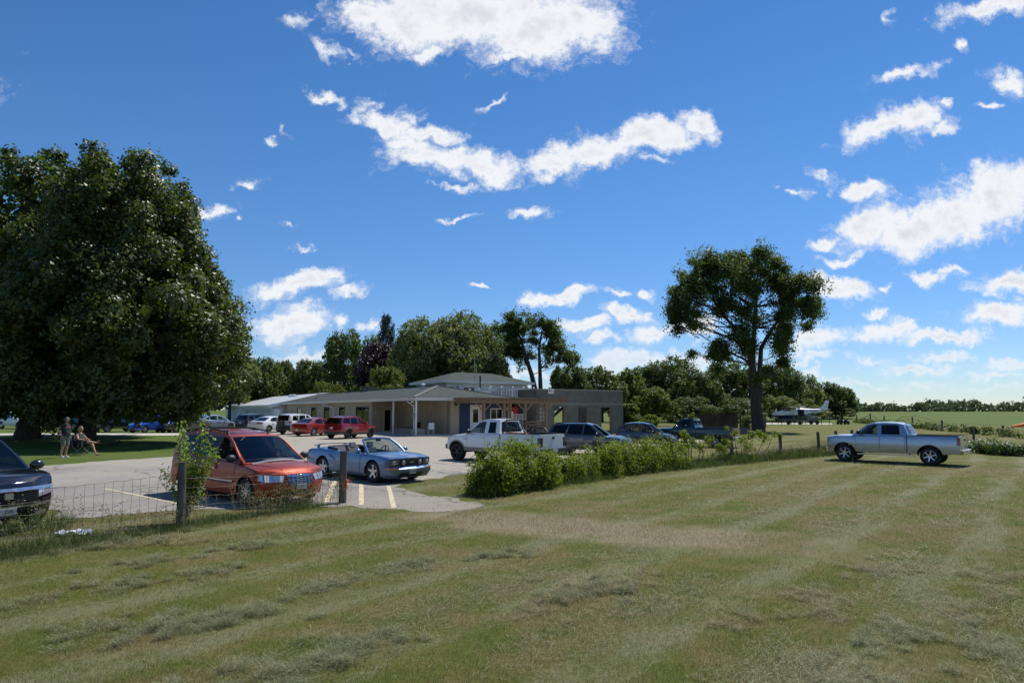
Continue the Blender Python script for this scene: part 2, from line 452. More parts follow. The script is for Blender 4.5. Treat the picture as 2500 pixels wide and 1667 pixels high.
def grass_color(nt, pos):
    s = nt.xyz(pos)
    x, y = s[0], s[1]
    flat = nt.comb(x, y, 0)
    wq = nt.m('MULTIPLY', nt.m('SUBTRACT', nt.noise(flat, .11, 2), .5), 1.6)
    q = nt.m('ADD', nt.m('ADD', nt.m('MULTIPLY', x, FN.x), nt.m('MULTIPLY', y, FN.y)), wq)
    p = nt.m('ADD', nt.m('MULTIPLY', x, FD.x), nt.m('MULTIPLY', y, FD.y))
    rows = nt.m('SINE', nt.m('MULTIPLY', q, 2 * PI / 2.0))
    along = nt.noise(nt.comb(nt.m('MULTIPLY', p, .7), nt.m('MULTIPLY', q, 2.2), 0), 1.0, 6, .7)
    patchy = nt.noise(nt.comb(nt.m('MULTIPLY', p, .22), nt.m('MULTIPLY', q, .5), 3.0), 1.0, 4, .6)
    rows = nt.m('ADD', nt.m('MULTIPLY', rows, nt.step(patchy, .3, .65, .25, .9)), nt.m('MULTIPLY', nt.m('SUBTRACT', along, .5), 2.6))
    big = nt.noise(flat, .16, 4, .6)
    mid = nt.noise(flat, 1.1, 5, .65)
    fine = nt.noise(flat, 14, 5, .7)
    grain = nt.noise(flat, 75, 2, .7)
    green = nt.mix(nt.step(mid, .32, .68), G_GREEN, G_OLIVE)
    dry = nt.mix(nt.step(fine, .3, .7), G_DRY, G_TAN)
    c = nt.mix(nt.m('MULTIPLY', nt.step(nt.m('ADD', big, nt.m('MULTIPLY', nt.m('SUBTRACT', mid, .5), .8)), .42, .64), .72), green, dry)
    cut = nt.m('MULTIPLY', nt.step(nt.m('ADD', rows, nt.m('MULTIPLY', nt.m('SUBTRACT', fine, .5), 1.5)), .05, .95), .62)
    mown = nt.step(y, 75, 55)
    c = nt.mix(nt.m('MULTIPLY', cut, mown), c, G_CUT)
    # worn track of dry stubble running on from the end of the asphalt
    dx, dy = TRK_B.x - TRK_A.x, TRK_B.y - TRK_A.y; L2 = dx * dx + dy * dy
    t = nt.m('DIVIDE', nt.m('ADD', nt.m('MULTIPLY', nt.m('SUBTRACT', x, TRK_A.x), dx), nt.m('MULTIPLY', nt.m('SUBTRACT', y, TRK_A.y), dy)), L2, clamp=True)
    ex = nt.m('SUBTRACT', nt.m('SUBTRACT', x, TRK_A.x), nt.m('MULTIPLY', t, dx))
    ey = nt.m('SUBTRACT', nt.m('SUBTRACT', y, TRK_A.y), nt.m('MULTIPLY', t, dy))
    d = nt.v('LENGTH', nt.comb(ex, ey, 0))
    d = nt.m('ADD', d, nt.m('MULTIPLY', nt.m('SUBTRACT', nt.noise(flat, .8, 5, .65), .5), 3.4))
    trk = nt.m('MULTIPLY', nt.m('MULTIPLY', nt.step(d, 1.8, .3), .85), nt.step(t, 1.0, .75, .25, 1.0))
    c = nt.mix(trk, c, nt.mix(nt.step(fine, .35, .65), G_TRACK, (.20, .16, .095)))
    # watered lawn left of the lot, airfield beyond
    lawn = nt.m('MULTIPLY', nt.step(x, -7, -11), nt.step(y, 19, 24))
    far = nt.m('MAXIMUM', lawn, nt.step(y, 108, 125))
    lc = nt.mix(nt.step(nt.noise(nt.comb(nt.m('MULTIPLY', x, .35), nt.m('MULTIPLY', y, 1.), 0), .12, 4, .6), .35, .65), G_LAWN, G_LAWN2)
    lc = nt.mix(nt.m('MULTIPLY', nt.step(fine, .45, .75), .5), lc, (.10, .115, .04))
    c = nt.mix(far, c, lc)
    # value grain
    g = nt.m('ADD', .52, nt.m('MULTIPLY', nt.m('ADD', nt.m('MULTIPLY', fine, .55), nt.m('MULTIPLY', grain, .45)), .9))
    return nt.mix(1.0, c, nt.comb(g, g, g), 'MULTIPLY'), fine, grain

G_GREEN = (.094, .114, .020)
G_OLIVE = (.142, .134, .034)
G_DRY = (.145, .112, .046)
G_TAN = (.205, .165, .085)
G_CUT = (.215, .218, .122)
G_TRACK = (.36, .30, .21)
G_LAWN = (.075, .120, .020)
G_LAWN2 = (.105, .138, .032)

def ground_material():
    m, nt, p = newmat("mown_grass")
    c, fine, grain = grass_color(nt, nt.pos())
    h = nt.m('ADD', nt.m('MULTIPLY', fine, .6), nt.m('MULTIPLY', grain, .5))
    pset(nt, p, col=c, rough=.9, spec=.12, normal=nt.bump(h, .9, .05))
    return m

def asphalt_material():
    m, nt, p = newmat("old_asphalt")
    pos = nt.pos(); s = nt.xyz(pos); flat = nt.comb(s[0], s[1], 0)
    big = nt.noise(flat, .22, 5, .6); fine = nt.noise(flat, 9, 6, .7); grit = nt.noise(flat, 120, 2, .6)
    c = nt.mix(nt.step(big, .3, .7), A_DARK, A_LIGHT)
    # tan gravel dust towards the far half of the lot
    far = nt.step(nt.m('ADD', s[1], nt.m('MULTIPLY', nt.m('SUBTRACT', big, .5), 22)), 16, 34)
    c = nt.mix(nt.m('MULTIPLY', far, .8), c, A_DUST)
    c = nt.mix(nt.m('MULTIPLY', nt.step(fine, .5, .8), .35), c, (.13, .12, .11))
    tdist = nt.v('LENGTH', nt.v('SUBTRACT', flat, (TRK_A.x, TRK_A.y, 0)))
    c = nt.mix(nt.m('MULTIPLY', nt.step(nt.m('ADD', tdist, nt.m('MULTIPLY', fine, 3)), 8.5, 2.5), .85), c, (.255, .228, .175))
    oil = nt.m('MULTIPLY', nt.step(nt.noise(flat, .75, 4, .55), .62, .74), .35)
    c = nt.mix(oil, c, (.11, .105, .10))
    # cracks: thin dark lines in two cell sizes, some grown with grass
    v = nt.n.new('ShaderNodeTexVoronoi'); v.feature = 'DISTANCE_TO_EDGE'
    wv = nt.v('ADD', flat, nt.v('SCALE', nt.v('SUBTRACT', nt.noise(flat, .9, 4, .6, out='Color'), (.5, .5, .5)), s=1.5))
    nt.put(v.inputs['Vector'], wv); v.inputs['Scale'].default_value = .17
    cr = nt.m('MULTIPLY', nt.step(v.outputs['Distance'], .008, .002), .75)
    c = nt.mix(cr, c, nt.mix(nt.step(nt.noise(flat, .5, 3), .5, .62), (.06, .055, .05), (.07, .085, .03)))
    v2 = nt.n.new('ShaderNodeTexVoronoi'); v2.feature = 'DISTANCE_TO_EDGE'; nt.put(v2.inputs['Vector'], wv); v2.inputs['Scale'].default_value = .55
    c = nt.mix(nt.m('MULTIPLY', nt.m('MULTIPLY', nt.step(v2.outputs['Distance'], .02, .004), nt.step(big, .45, .62)), .55), c, (.09, .085, .078))
    g = nt.m('ADD', .8, nt.m('MULTIPLY', grit, .4))
    c = nt.mix(1.0, c, nt.comb(g, g, g), 'MULTIPLY')
    pset(nt, p, col=c, rough=.88, spec=.25, normal=nt.bump(nt.m('ADD', grit, nt.m('MULTIPLY', fine, .5)), .45, .015))
    return m

A_DARK = (.205, .19, .175)
A_LIGHT = (.285, .265, .235)
A_DUST = (.35, .315, .255)

M_GRASS = ground_material()
M_ASPH = asphalt_material()

def axis(*segs):
    out = []
    for a, b, n in segs: out += list(np.linspace(a, b, n, endpoint=False))
    return np.array(out + [segs[-1][1]])

def build_ground():
    xs = axis((-3500, -300, 10), (-300, -60, 24), (-60, 60, 100), (60, 300, 24), (300, 3500, 10))
    ys = axis((-400, -10, 8), (-10, 60, 70), (60, 320, 52), (320, 700, 20), (700, 4500, 12))
    X, Y = np.meshgrid(xs, ys); Z = gz(X, Y)
    n = len(xs); vs = np.stack([X, Y, Z], -1).reshape(-1, 3)
    fs = [(j * n + i, j * n + i + 1, (j + 1) * n + i + 1, (j + 1) * n + i) for j in range(len(ys) - 1) for i in range(n - 1)]
    me = bpy.data.meshes.new("ground"); me.from_pydata(vs.tolist(), [], fs); me.shade_smooth()
    tag(link("ground", me, M_GRASS), kind='structure')

def draped(name, poly, m, lift, cell=2.0, kind='structure', label=None):
    """a sheet following the terrain inside a polygon, lifted a little"""
    bm = bmesh.new()
    vs = [bm.verts.new((p[0], p[1], 0)) for p in poly]
    f = bm.faces.new(vs)
    xs = [p[0] for p in poly]; ys = [p[1] for p in poly]
    def cut(no, vals):
        for q in vals:
            co = Vector((q, 0, 0)) if no[0] else Vector((0, q, 0))
            bmesh.ops.bisect_plane(bm, geom=bm.verts[:] + bm.edges[:] + bm.faces[:], plane_co=co, plane_no=no, dist=1e-4)
    if cell:
        cut((1, 0, 0), np.arange(min(xs) + cell * .5, max(xs), cell)); cut((0, 1, 0), np.arange(min(ys) + cell * .5, max(ys), cell))
    bmesh.ops.triangulate(bm, faces=[q for q in bm.faces if len(q.verts) > 4])
    for v in bm.verts: v.co.z = float(gz(v.co.x, v.co.y)) + lift
    bmesh.ops.recalc_face_normals(bm, faces=bm.faces)
    for q in bm.faces:
        if q.normal.z < 0: q.normal_flip()
    me = bpy.data.meshes.new(name); bm.to_mesh(me); bm.free(); me.shade_smooth()
    return tag(link(name, me, m), kind=kind, label=label)

def wob(pts, amp=.18, step=.6, seed=3):
    """an outline with ragged, grassed-over edges"""
    rs = random.Random(seed); out = []
    n = len(pts)
    for i in range(n):
        a = Vector(pts[i][:2]); b = Vector(pts[(i + 1) % n][:2]); L = (b - a).length; k = max(1, int(L / step))
        k = min(k, 60)
        nn = Vector((-(b - a).y, (b - a).x)).normalized()
        for j in range(k):
            p = a.lerp(b, j / k)
            if j: p = p + nn * rs.uniform(-amp, amp)
            out.append((p.x, p.y))
    return out

build_ground()
LOT = [at(148, 1267), at(300, 1256), at(420, 1246), at(500, 1243), at(640, 1240), at(760, 1237), at(857, 1234), at(940, 1242), at(1010, 1249), at(1080, 1251), at(1130, 1246), at(1182, 1233),
       at(1120, 1217), at(1030, 1206), at(962, 1189), at(1010, 1178), at(1085, 1163), at(1150, 1155), at(1300, 1130), at(1440, 1112), at(1600, 1094), at(1700, 1083), at(1735, 1068),
       (14.5, 58), (8, 64), (-2, 62), (-9, 63), (-24, 84), (-34, 100), (-38, 98), (-30, 80), (-25.4, 61), (-20.5, 46), (-17, 37), at(445, 1113), at(250, 1126), at(90, 1138), (-30, 26), (-42, 24), (-42, 13), (-16, 15.6), at(118, 1236)]
draped("parking_lot", wob(LOT, .22, .4), M_ASPH, .006, 2.0)

M_CONC = mat("pale_concrete", (.46, .43, .37), .85, var=.2, scale=1.5, bump=.2)
# concrete path in front of the parked row on the lawn
pa = [at(-140, 1064), at(300, 1063), at(470, 1062.5), at(560, 1062), at(560, 1055.5), at(470, 1057.5), at(300, 1057.5), at(-140, 1058)]
draped("concrete_path", [(p.x, p.y) for p in pa], M_CONC, .008, 3.0)
# airfield apron under the aeroplane, runway far off
q = [atd(1830, 122), atd(2030, 122), atd(2030, 132), atd(1830, 136)]
draped("apron", [(p.x, p.y) for p in q], M_CONC, .01, 6.0)
q = [(175, 395), (460, 372), (460, 384), (175, 404)]
draped("runway", q, mat("runway_concrete", (.60, .57, .50), .85), .05, 12.0)

# worn yellow paint of the parking bays
def paint_line_material():
    m, nt, p = newmat("worn_yellow_paint")
    pos = nt.pos()
    f = nt.noise(pos, 5, 6, .75)
    c = nt.mix(nt.step(f, .50, .62), (.55, .47, .30), (.27, .25, .22))
    pset(nt, p, col=c, rough=.85, spec=.2)
    return m
M_LINE = paint_line_material()
def stripe(p0, p1, w=.11):
    a = Vector((p0.x, p0.y)); b = Vector((p1.x, p1.y)); n = Vector((-(b - a).y, (b - a).x)).normalized() * w / 2
    draped("parking_line", [tuple(a - n), tuple(a + n), tuple(b + n), tuple(b - n)], M_LINE, .011, .5)
stripe(at(255, 1193), at(470, 1238), .10)
stripe(at(818, 1174), at(797, 1226), .13)
stripe(at(882, 1181), at(882, 1233), .13)
stripe(at(948, 1186), at(962, 1240), .13)
stripe(at(1036, 1139), at(1150, 1153), .10)
stripe(at(1010, 1162), at(1075, 1168), .10)
stripe(at(1062, 1122), at(1095, 1126), .10)
# ------------------------------------------------------------------ trees and shrubs
def leafmat(name, ca, cb, trans=.35, rough=.42, spec=.5, tcol=None):
    m = bpy.data.materials.new(name); m.use_nodes = True
    nt = NT(m.node_tree); n = nt.n; p = n['Principled BSDF']; out = n['Material Output']
    r = nt.rand()
    big = nt.noise(nt.obj(), .55, 3, .6)
    f = nt.m('ADD', nt.m('MULTIPLY', r, .65), nt.m('MULTIPLY', nt.m('SUBTRACT', big, .3), .9), clamp=True)
    c = nt.mix(f, ca, cb)
    pset(nt, p, col=c, rough=rough, spec=spec)
    tl = n.new('ShaderNodeBsdfTranslucent')
    nt.put(tl.inputs[0], nt.mix(1.0, c, tcol or (1.5, 1.6, .5), 'MULTIPLY'))
    mx = n.new('ShaderNodeMixShader'); mx.inputs[0].default_value = trans
    nt.l.new(p.outputs[0], mx.inputs[1]); nt.l.new(tl.outputs[0], mx.inputs[2]); nt.l.new(mx.outputs[0], out.inputs[0])
    return m

def barkmat(name, col):
    m, nt, p = newmat(name)
    o = nt.obj(); s = nt.xyz(o)
    w = nt.comb(nt.m('MULTIPLY', s[0], 9), nt.m('MULTIPLY', s[1], 9), nt.m('MULTIPLY', s[2], 1.6))
    f = nt.noise(w, 1.0, 6, .7)
    pset(nt, p, col=nt.mix(nt.step(f, .3, .7), tuple(q * .5 for q in col), tuple(q * 1.3 for q in col)), rough=.95, spec=.15, normal=nt.bump(f, .8, .08))
    return m

M_BARK = barkmat("bark", (.085, .07, .055))
M_BARK2 = barkmat("bark_grey", (.075, .066, .056))
M_MAPLE = leafmat("maple_leaf", (.038, .062, .009), (.090, .120, .020), .40, .46, .65)
M_ELM = leafmat("elm_leaf", (.054, .084, .022), (.110, .145, .044), .5, .5, .3, tcol=(1.3, 1.5, .7))
M_OAK = leafmat("oak_leaf", (.052, .080, .020), (.115, .145, .042), .36, .55, .3)
M_SILVER = leafmat("silver_leaf", (.080, .112, .040), (.190, .212, .110), .46, .55, .3)
M_LIGHT = leafmat("willow_leaf", (.075, .105, .025), (.13, .155, .045), .35, .5)
M_PURPLE = leafmat("purple_leaf", (.018, .009, .010), (.042, .020, .020), .2, .5, tcol=(1.3, .7, .6))
M_PINE = leafmat("pine_needle", (.018, .036, .018), (.040, .062, .034), .12, .6)
M_VINE = leafmat("vine_leaf", (.075, .125, .012), (.225, .255, .026), .48, .55, .3)
M_SAPL = leafmat("sapling_leaf", (.110, .180, .012), (.220, .290, .026), .5, .45)
M_WEED = leafmat("weed_leaf", (.045, .085, .020), (.100, .150, .040), .35, .5)
M_BUSH = leafmat("bush_leaf", (.070, .102, .018), (.150, .172, .038), .38, .55, .3)
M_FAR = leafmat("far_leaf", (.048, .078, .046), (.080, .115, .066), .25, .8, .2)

def leaf_quads(pos, nrm, size, rs, asp=.62, fold=.18):
    n = len(pos)
    nrm = nrm / (np.linalg.norm(nrm, axis=1, keepdims=True) + 1e-9)
    t = rs.normal(size=(n, 3)); t -= nrm * (t * nrm).sum(1, keepdims=True); t /= np.linalg.norm(t, axis=1, keepdims=True) + 1e-9
    b = np.cross(nrm, t)
    L = (size * rs.uniform(.65, 1.35, n))[:, None]
    dr = nrm * L * fold
    q = np.stack([pos - t * L * .5, pos + b * L * asp * .5 - dr + t * L * .08, pos + t * L * .5, pos - b * L * asp * .5 - dr + t * L * .08], 1)
    return q.reshape(-1, 3)

def blob_points(blobs, n, rs, shell=.6, cl=6, spread=.16, upbias=.35, bottom=.75):
    """points + outward normals in leafy clumps spread through the volume of each blob"""
    w = np.array([(b[1] * b[2] + b[2] * b[3] + b[1] * b[3]) for b in [(0, *np.broadcast_to(q[1], 3)) for q in blobs]])
    cnt = np.maximum(1, (w / w.sum() * n / cl).astype(int))
    P = []; N = []
    for (c, r), k in zip(blobs, cnt):
        r = np.broadcast_to(np.array(r, float), 3)
        d = rs.normal(size=(k, 3)); d /= np.linalg.norm(d, axis=1, keepdims=True)
        low = d[:, 2] < -.35
        keep = ~(low & (rs.rand(k) < 1 - bottom)); d = d[keep]; k = len(d)
        rr = shell + (1 - shell) * rs.rand(k) ** .6
        base = np.array(c) + d * r * rr[:, None]
        m = np.repeat(np.arange(k), cl)
        off = rs.normal(size=(k * cl, 3)) * spread * r.mean() ** .5
        P.append(base[m] + off)
        N.append(d[m] * .9 + rs.normal(size=(k * cl, 3)) * .55 + np.array([0, 0, upbias]))
    return np.concatenate(P), np.concatenate(N)

def ragged(blobs, k, seed, f=.52, out=.62):
    """each rounded mass broken into smaller clumps, so that the outline is uneven and has gaps"""
    rs = np.random.RandomState(seed); o = []
    for c, r in blobs:
        r = np.broadcast_to(np.array(r, float), 3)
        for i in range(k):
            d = rs.normal(size=3); d /= np.linalg.norm(d)
            o.append((tuple(np.array(c) + d * r * out * rs.uniform(.55, 1.25)), tuple(r * f * rs.uniform(.65, 1.25))))
    return o

def noise3(p, seed):
    rs = np.random.RandomState(seed); tab = rs.rand(32, 32, 32); i = np.floor(p).astype(int); f = p - i; f = f * f * (3 - 2 * f); o = 0
    for a in (0, 1):
        for b in (0, 1):
            for c in (0, 1):
                w = (f[:, 0] if a else 1 - f[:, 0]) * (f[:, 1] if b else 1 - f[:, 1]) * (f[:, 2] if c else 1 - f[:, 2])
                o = o + w * tab[(i[:, 0] + a) % 32, (i[:, 1] + b) % 32, (i[:, 2] + c) % 32]
    return o

def lacy_points(blobs, n, rs, freq=.8, thr=.5, cl=6, spread=.18, upbias=.3, grow=1.18, soft=.14, hollow=.0, gauss=False):
    """leaf sprays through the whole crown, thinned by 3-D noise so that clumps and gaps are irregular"""
    C = np.array([b[0] for b in blobs]); Rr = np.array([np.broadcast_to(np.array(b[1], float), 3) for b in blobs]) * grow
    w = np.prod(Rr, 1) ** (.62 if gauss else .85); w /= w.sum(); m = int(n / cl * 5); P = np.zeros((0, 3)); N = np.zeros((0, 3))
    while len(P) < n // cl:
        j = rs.choice(len(C), m, p=w); d = rs.normal(size=(m, 3)); d /= np.linalg.norm(d, axis=1, keepdims=True)
        q = C[j] + d * Rr[j] * (np.clip(np.abs(rs.normal(.5, .36, m)), 0, 1.12)[:, None] if gauss else (hollow + (1 - hollow) * rs.rand(m)[:, None]) ** .38)
        v = noise3(q * freq, 3) * .55 + noise3(q * freq * 2.3 + 7, 4) * .30 + noise3(q * freq * 5.1 + 3, 5) * .15
        k = rs.rand(m) < np.clip((v - thr) / soft + .5, 0, 1)
        P = np.concatenate([P, q[k]]); N = np.concatenate([N, d[k]])
    P, N = P[:n // cl], N[:n // cl]; i = np.repeat(np.arange(len(P)), cl)
    return P[i] + rs.normal(size=(len(i), 3)) * spread, N[i] * .6 + rs.normal(size=(len(i), 3)) * .6 + np.array([0, 0, upbias])

def crown_mesh(name, blobs, n, size, m, parent, seed=1, core=None, **kw):
    rs = np.random.RandomState(seed)
    asp = kw.pop('asp', .62)
    lace = kw.pop('lace', None)
    P, N = lacy_points(blobs, n, rs, **lace) if lace else blob_points(blobs, n, rs, **kw)
    q = leaf_quads(P, N, size, rs, asp)
    if core:
        P, N = blob_points(core[0], core[1], rs, shell=.2, cl=3, spread=.5)
        q = np.concatenate([q, leaf_quads(P, N, core[2], rs, .8)])
    return np_mesh(name, q, 4, m, parent)

def limb(mb, a, b, r0, r1, rs, sag=.12, n=6, seg=8):
    a = Vector(a); b = Vector(b); L = (b - a).length
    pts = []; rad = []
    j = Vector((rs.uniform(-1, 1), rs.uniform(-1, 1), rs.uniform(-.3, .6))) * L * sag
    for i in range(n):
        t = i / (n - 1)
        p = a.lerp(b, t) + j * math.sin(PI * t) + Vector((rs.uniform(-1, 1), rs.uniform(-1, 1), rs.uniform(-1, 1))) * L * .018 * (0 if i in (0, n - 1) else 1)
        pts.append(p); rad.append(r0 + (r1 - r0) * t ** .8)
    mb.tube(pts, rad, seg)

def trunk_tube(mb, base, top, r0, r1, rs, flare=1.5, n=9, seg=14, lean=.03):
    base = Vector(base); top = Vector(top); pts = []; rad = []
    L = (top - base).length
    for i in range(n):
        t = i / (n - 1)
        p = base.lerp(top, t) + Vector((math.sin(t * 4 + rs.random()) * lean * L * .3, math.cos(t * 3.3) * lean * L * .3 - lean * L * .3, 0)) * t
        f = 1 + (flare - 1) * max(0, 1 - t * L / (r0 * 2.6)) ** 2
        pts.append(p); rad.append((r0 + (r1 - r0) * t) * f)
    pts[0].z -= .15
    mb.tube(pts, rad, seg)
    return pts

# ---- the two great maples on the left
def maple(label, base, cx_off, prof, r0, n_leaf, seed, n_blob, hang=2.6, lobes=None, sz=.27):
    rs = random.Random(seed); ns = np.random.RandomState(seed)
    t = thing("maple_tree", label, "tree", base)
    zs = np.array([p[0] for p in prof]); Rr = np.array([p[1] for p in prof]); o = np.argsort(zs); zs = zs[o] - base.z - .35; Rr = np.maximum(.4, Rr[o] - .45)
    top = zs[-1]
    blobs = []; k = 0
    area = Rr + .6; cum = np.cumsum(np.gradient(zs) * area); cum /= cum[-1]
    for i in range(n_blob):
        u = (i + .5) / n_blob
        z = float(np.interp(u, cum, zs)); Rz = float(np.interp(z, zs, Rr))
        az = i * 2.39996 + rs.uniform(-.3, .3)
        br = rs.uniform(1.0, 1.75) * (1 if z > 3 else .7)
        if z > top - 2.5: br *= .75
        rad = max(0., Rz - br * .62) * rs.uniform(.88, 1.0)
        z2 = min(z, top - br * .8)
        blobs.append(((cx_off[0] + rad * math.cos(az), cx_off[1] + rad * math.sin(az), z2), (br * 1.05, br * 1.05, br * rs.uniform(.75, 1.05))))
    for (x, y, z, r) in lobes or []: blobs.append(((x, y, z), r))
    core = []
    for i in range(16):
        z = float(np.interp((i + .5) / 16, [0, 1], [zs[0] + 1.5, top - 2.0])); Rz = float(np.interp(z, zs, Rr)) * .55
        core.append(((cx_off[0] + rs.uniform(-.5, .5), cx_off[1] + rs.uniform(-.5, .5), z), (max(1, Rz), max(1, Rz), 1.5)))
    mb = MB()
    hf = 4.2
    trunk_tube(mb, (0, 0, 0), (cx_off[0] * .15, cx_off[1] * .1, hf), r0, r0 * .8, rs, 1.55, seg=18)
    fk = Vector((cx_off[0] * .15, cx_off[1] * .1, hf - .3))
    mains = []
    for i in range(7):
        az = i * 2 * PI / 7 + rs.uniform(-.3, .3); z = rs.uniform(top * .5, top * .85); Rz = float(np.interp(z, zs, Rr)) * .5
        e = Vector((cx_off[0] + Rz * math.cos(az), cx_off[1] + Rz * math.sin(az), z)); mains.append((fk.lerp(e, .55), e))
        limb(mb, fk, e, r0 * .42, r0 * .1, rs)
    for b in blobs[::3]:
        a = min(mains, key=lambda q: (q[0] - Vector(b[0])).length)
        limb(mb, a[0] if b[0][2] > a[0].z - 2 else fk, b[0], r0 * .14, .03, rs, n=5, seg=5)
    mb.build("trunk", M_BARK, t, smooth=60, fix=False)
    crown_mesh("crown", ragged(blobs, 4, seed, .60, .34), n_leaf, sz, M_MAPLE, t, seed, core=(core, 5200, .75), cl=8, spread=.17, shell=.62, upbias=.45)
    return t

b2 = at(206, 1086); d2 = b2.y
PX = lambda px: gno(px, 1003)[0]
prof2 = [(zat(345, d2), 1.2), (zat(360, d2), 2.6), (zat(382, d2), 3.6), (zat(430, d2), 4.3), (zat(500, d2), 5.0), (zat(560, d2), 5.4), (zat(620, d2), 6.0), (zat(670, d2), 6.7), (zat(715, d2), 7.35), (zat(765, d2), 8.1), (zat(815, d2), 8.1), (zat(850, d2), 7.8), (zat(920, d2), 7.0), (zat(968, d2), 6.1), (zat(1000, d2), 5.0)]
maple("large dark green maple spreading over the seated woman", b2, (PX(262) * d2 - b2.x, 1.0), prof2, .50, 165000, 11, 210, sz=.225)
b1 = at(66, 1072); d1 = b1.y
prof1 = [(zat(352, d1), 2.2), (zat(370, d1), 4.2), (zat(420, d1), 6.2), (zat(520, d1), 8.0), (zat(650, d1), 9.5), (zat(760, d1), 10.2), (zat(860, d1), 10.0), (zat(940, d1), 8.8), (zat(985, d1), 7.2)]
maple("large dark maple at the left edge, its trunk hiding the white car", b1, (PX(80) * d1 - b1.x, 1.5), prof1, .62, 125000, 12, 180, sz=.27)

# ---- open-grown trees drawn blob by blob (x, y, r in the photo at the depth of the tree)
def blob_tree(name, label, base, blobs, m, trunks, n_leaf, size, seed, bark=M_BARK2, deep=.8, gap=1.0, twig=True, group=None, **kw):
    rs = random.Random(seed); d = base.y
    t = thing(name, label, "tree", base, 0, group)
    NB = len(blobs); blobs = list(blobs)      # fill in between neighbouring masses so that the crown hangs together
    for i, a in enumerate(list(blobs)):
        for b in blobs[:i]:
            D = math.hypot(a[0] - b[0], a[1] - b[1])
            if .8 * (a[2] + b[2]) < D < 1.5 * (a[2] + b[2]) and len(blobs) < 110: blobs.append(((a[0] + b[0]) / 2, (a[1] + b[1]) / 2, min(a[2], b[2]) * .7))
    bl = []
    for (px, py, r) in blobs:
        gx, gv = gno(px, py); rr = r / FPX * d
        dy = rs.uniform(-1, 1) * deep * 3.2
        y = d + dy
        bl.append(((gx * d - base.x, dy, CAM_Z + gv * d - base.z), (rr, rr * 1.1, rr * .86)))
    mb = MB()
    for (bx, pts, r0, r1) in trunks:     # trunk as photo points, then limbs to the blobs it carries
        P = []
        for (px, py) in pts:
            gx, gv = gno(px, py); P.append(Vector((gx * d - base.x, 0, CAM_Z + gv * d - base.z)))
        P[0].z = -.2
        rad = [r0 + (r1 - r0) * i / (len(P) - 1) for i in range(len(P))]
        rad[0] *= 1.35
        mb.tube(P, rad, 12)
        for i, b in enumerate(bl[:NB]):
            if bx is not None and i not in bx: continue
            c = Vector(b[0])
            cand = [q for q in P[1:] if q.z < c.z + .3] or [P[1]]
            j = min(cand, key=lambda q: (q - c).length + abs(q.z - c.z + (q - c).length * .6) * .4)
            limb(mb, j, c, r1 * .55, .03, rs, .10, 7, 6)
            if twig:
                for k in range(4):
                    e = c + Vector((rs.uniform(-1, 1), rs.uniform(-1, 1), rs.uniform(-.6, 1))) * b[1][0] * .8
                    limb(mb, j.lerp(c, .7), e, .035, .01, rs, .1, 4, 4)
    mb.build("trunk", bark, t, smooth=60, fix=False)
    crown_mesh("crown", bl, n_leaf, size, m, t, seed, lace=dict(dict(freq=.62, thr=.50, spread=.2, gauss=True), **kw))
    return t

elm = [(1700, 650, 34), (1672, 668, 26), (1740, 632, 34), (1780, 640, 30), (1842, 622, 30), (1822, 640, 26), (1872, 655, 30), (1895, 640, 16), (1905, 690, 32), (1945, 690, 30), (1965, 712, 28), (1985, 740, 26), (2002, 765, 18), (1955, 760, 30), (1930, 735, 34),
       (1880, 720, 34), (1740, 690, 42), (1790, 690, 44), (1830, 690, 30), (1690, 700, 40), (1665, 715, 28), (1650, 745, 28), (1680, 745, 34), (1640, 765, 20), (1652, 800, 20), (1680, 795, 22), (1712, 765, 34), (1760, 745, 40), (1810, 755, 36), (1850, 775, 32), (1900, 775, 32), (1935, 795, 24), (1915, 820, 22),
       (1725, 805, 20), (1742, 835, 24), (1760, 860, 26), (1735, 872, 18), (1790, 820, 30), (1785, 875, 24), (1822, 850, 34), (1850, 880, 26), (1890, 850, 28), (1925, 850, 22), (1930, 880, 18), (1900, 890, 24), (1830, 905, 22), (1800, 895, 20), (1880, 905, 18), (1868, 830, 26), (1755, 905, 16), (1915, 905, 20), (1845, 925, 16), (1700, 860, 14), (1990, 790, 16)]
base = at(1858, 1053)
blob_tree("elm_tree", "tall lone elm with a bare lower trunk by the brown board fence", base, elm, M_ELM,
          [(None, [(1858, 1053), (1850, 990), (1843, 930), (1838, 890), (1838, 850), (1842, 800), (1845, 750), (1848, 690)], .43, .18),
           ([0, 1, 2, 16, 17, 19, 20, 21, 22, 23, 24, 25, 26, 27], [(1840, 905), (1834, 880), (1815, 830), (1795, 800), (1770, 775), (1740, 730)], .34, .10),
           ([8, 9, 10, 11, 12, 13, 14, 30, 31, 32], [(1842, 900), (1858, 850), (1880, 810), (1905, 775), (1930, 750)], .30, .10)], 112000, .25, 21, freq=.75, thr=.51, soft=.16)
locust = [(1222, 788, 16), (1245, 778, 18), (1275, 775, 20), (1300, 778, 18), (1325, 785, 20), (1350, 795, 18), (1362, 815, 16), (1340, 820, 18), (1358, 840, 14), (1210, 805, 14), (1228, 815, 16), (1250, 805, 18), (1285, 800, 16), (1245, 845, 20), (1262, 865, 18), (1240, 860, 12), (1280, 880, 16), (1275, 900, 14), (1300, 870, 12), (1325, 875, 12), (1350, 880, 12), (1385, 855, 16), (1345, 860, 16), (1368, 845, 14), (1305, 808, 16), (1265, 820, 16), (1330, 845, 12), (1290, 850, 14), (1400, 865, 14), (1408, 875, 12), (1375, 875, 14), (1335, 895, 10), (1395, 890, 10), (1215, 830, 10), (1270, 830, 12), (1310, 835, 12)]
base = atd(1318, 104)
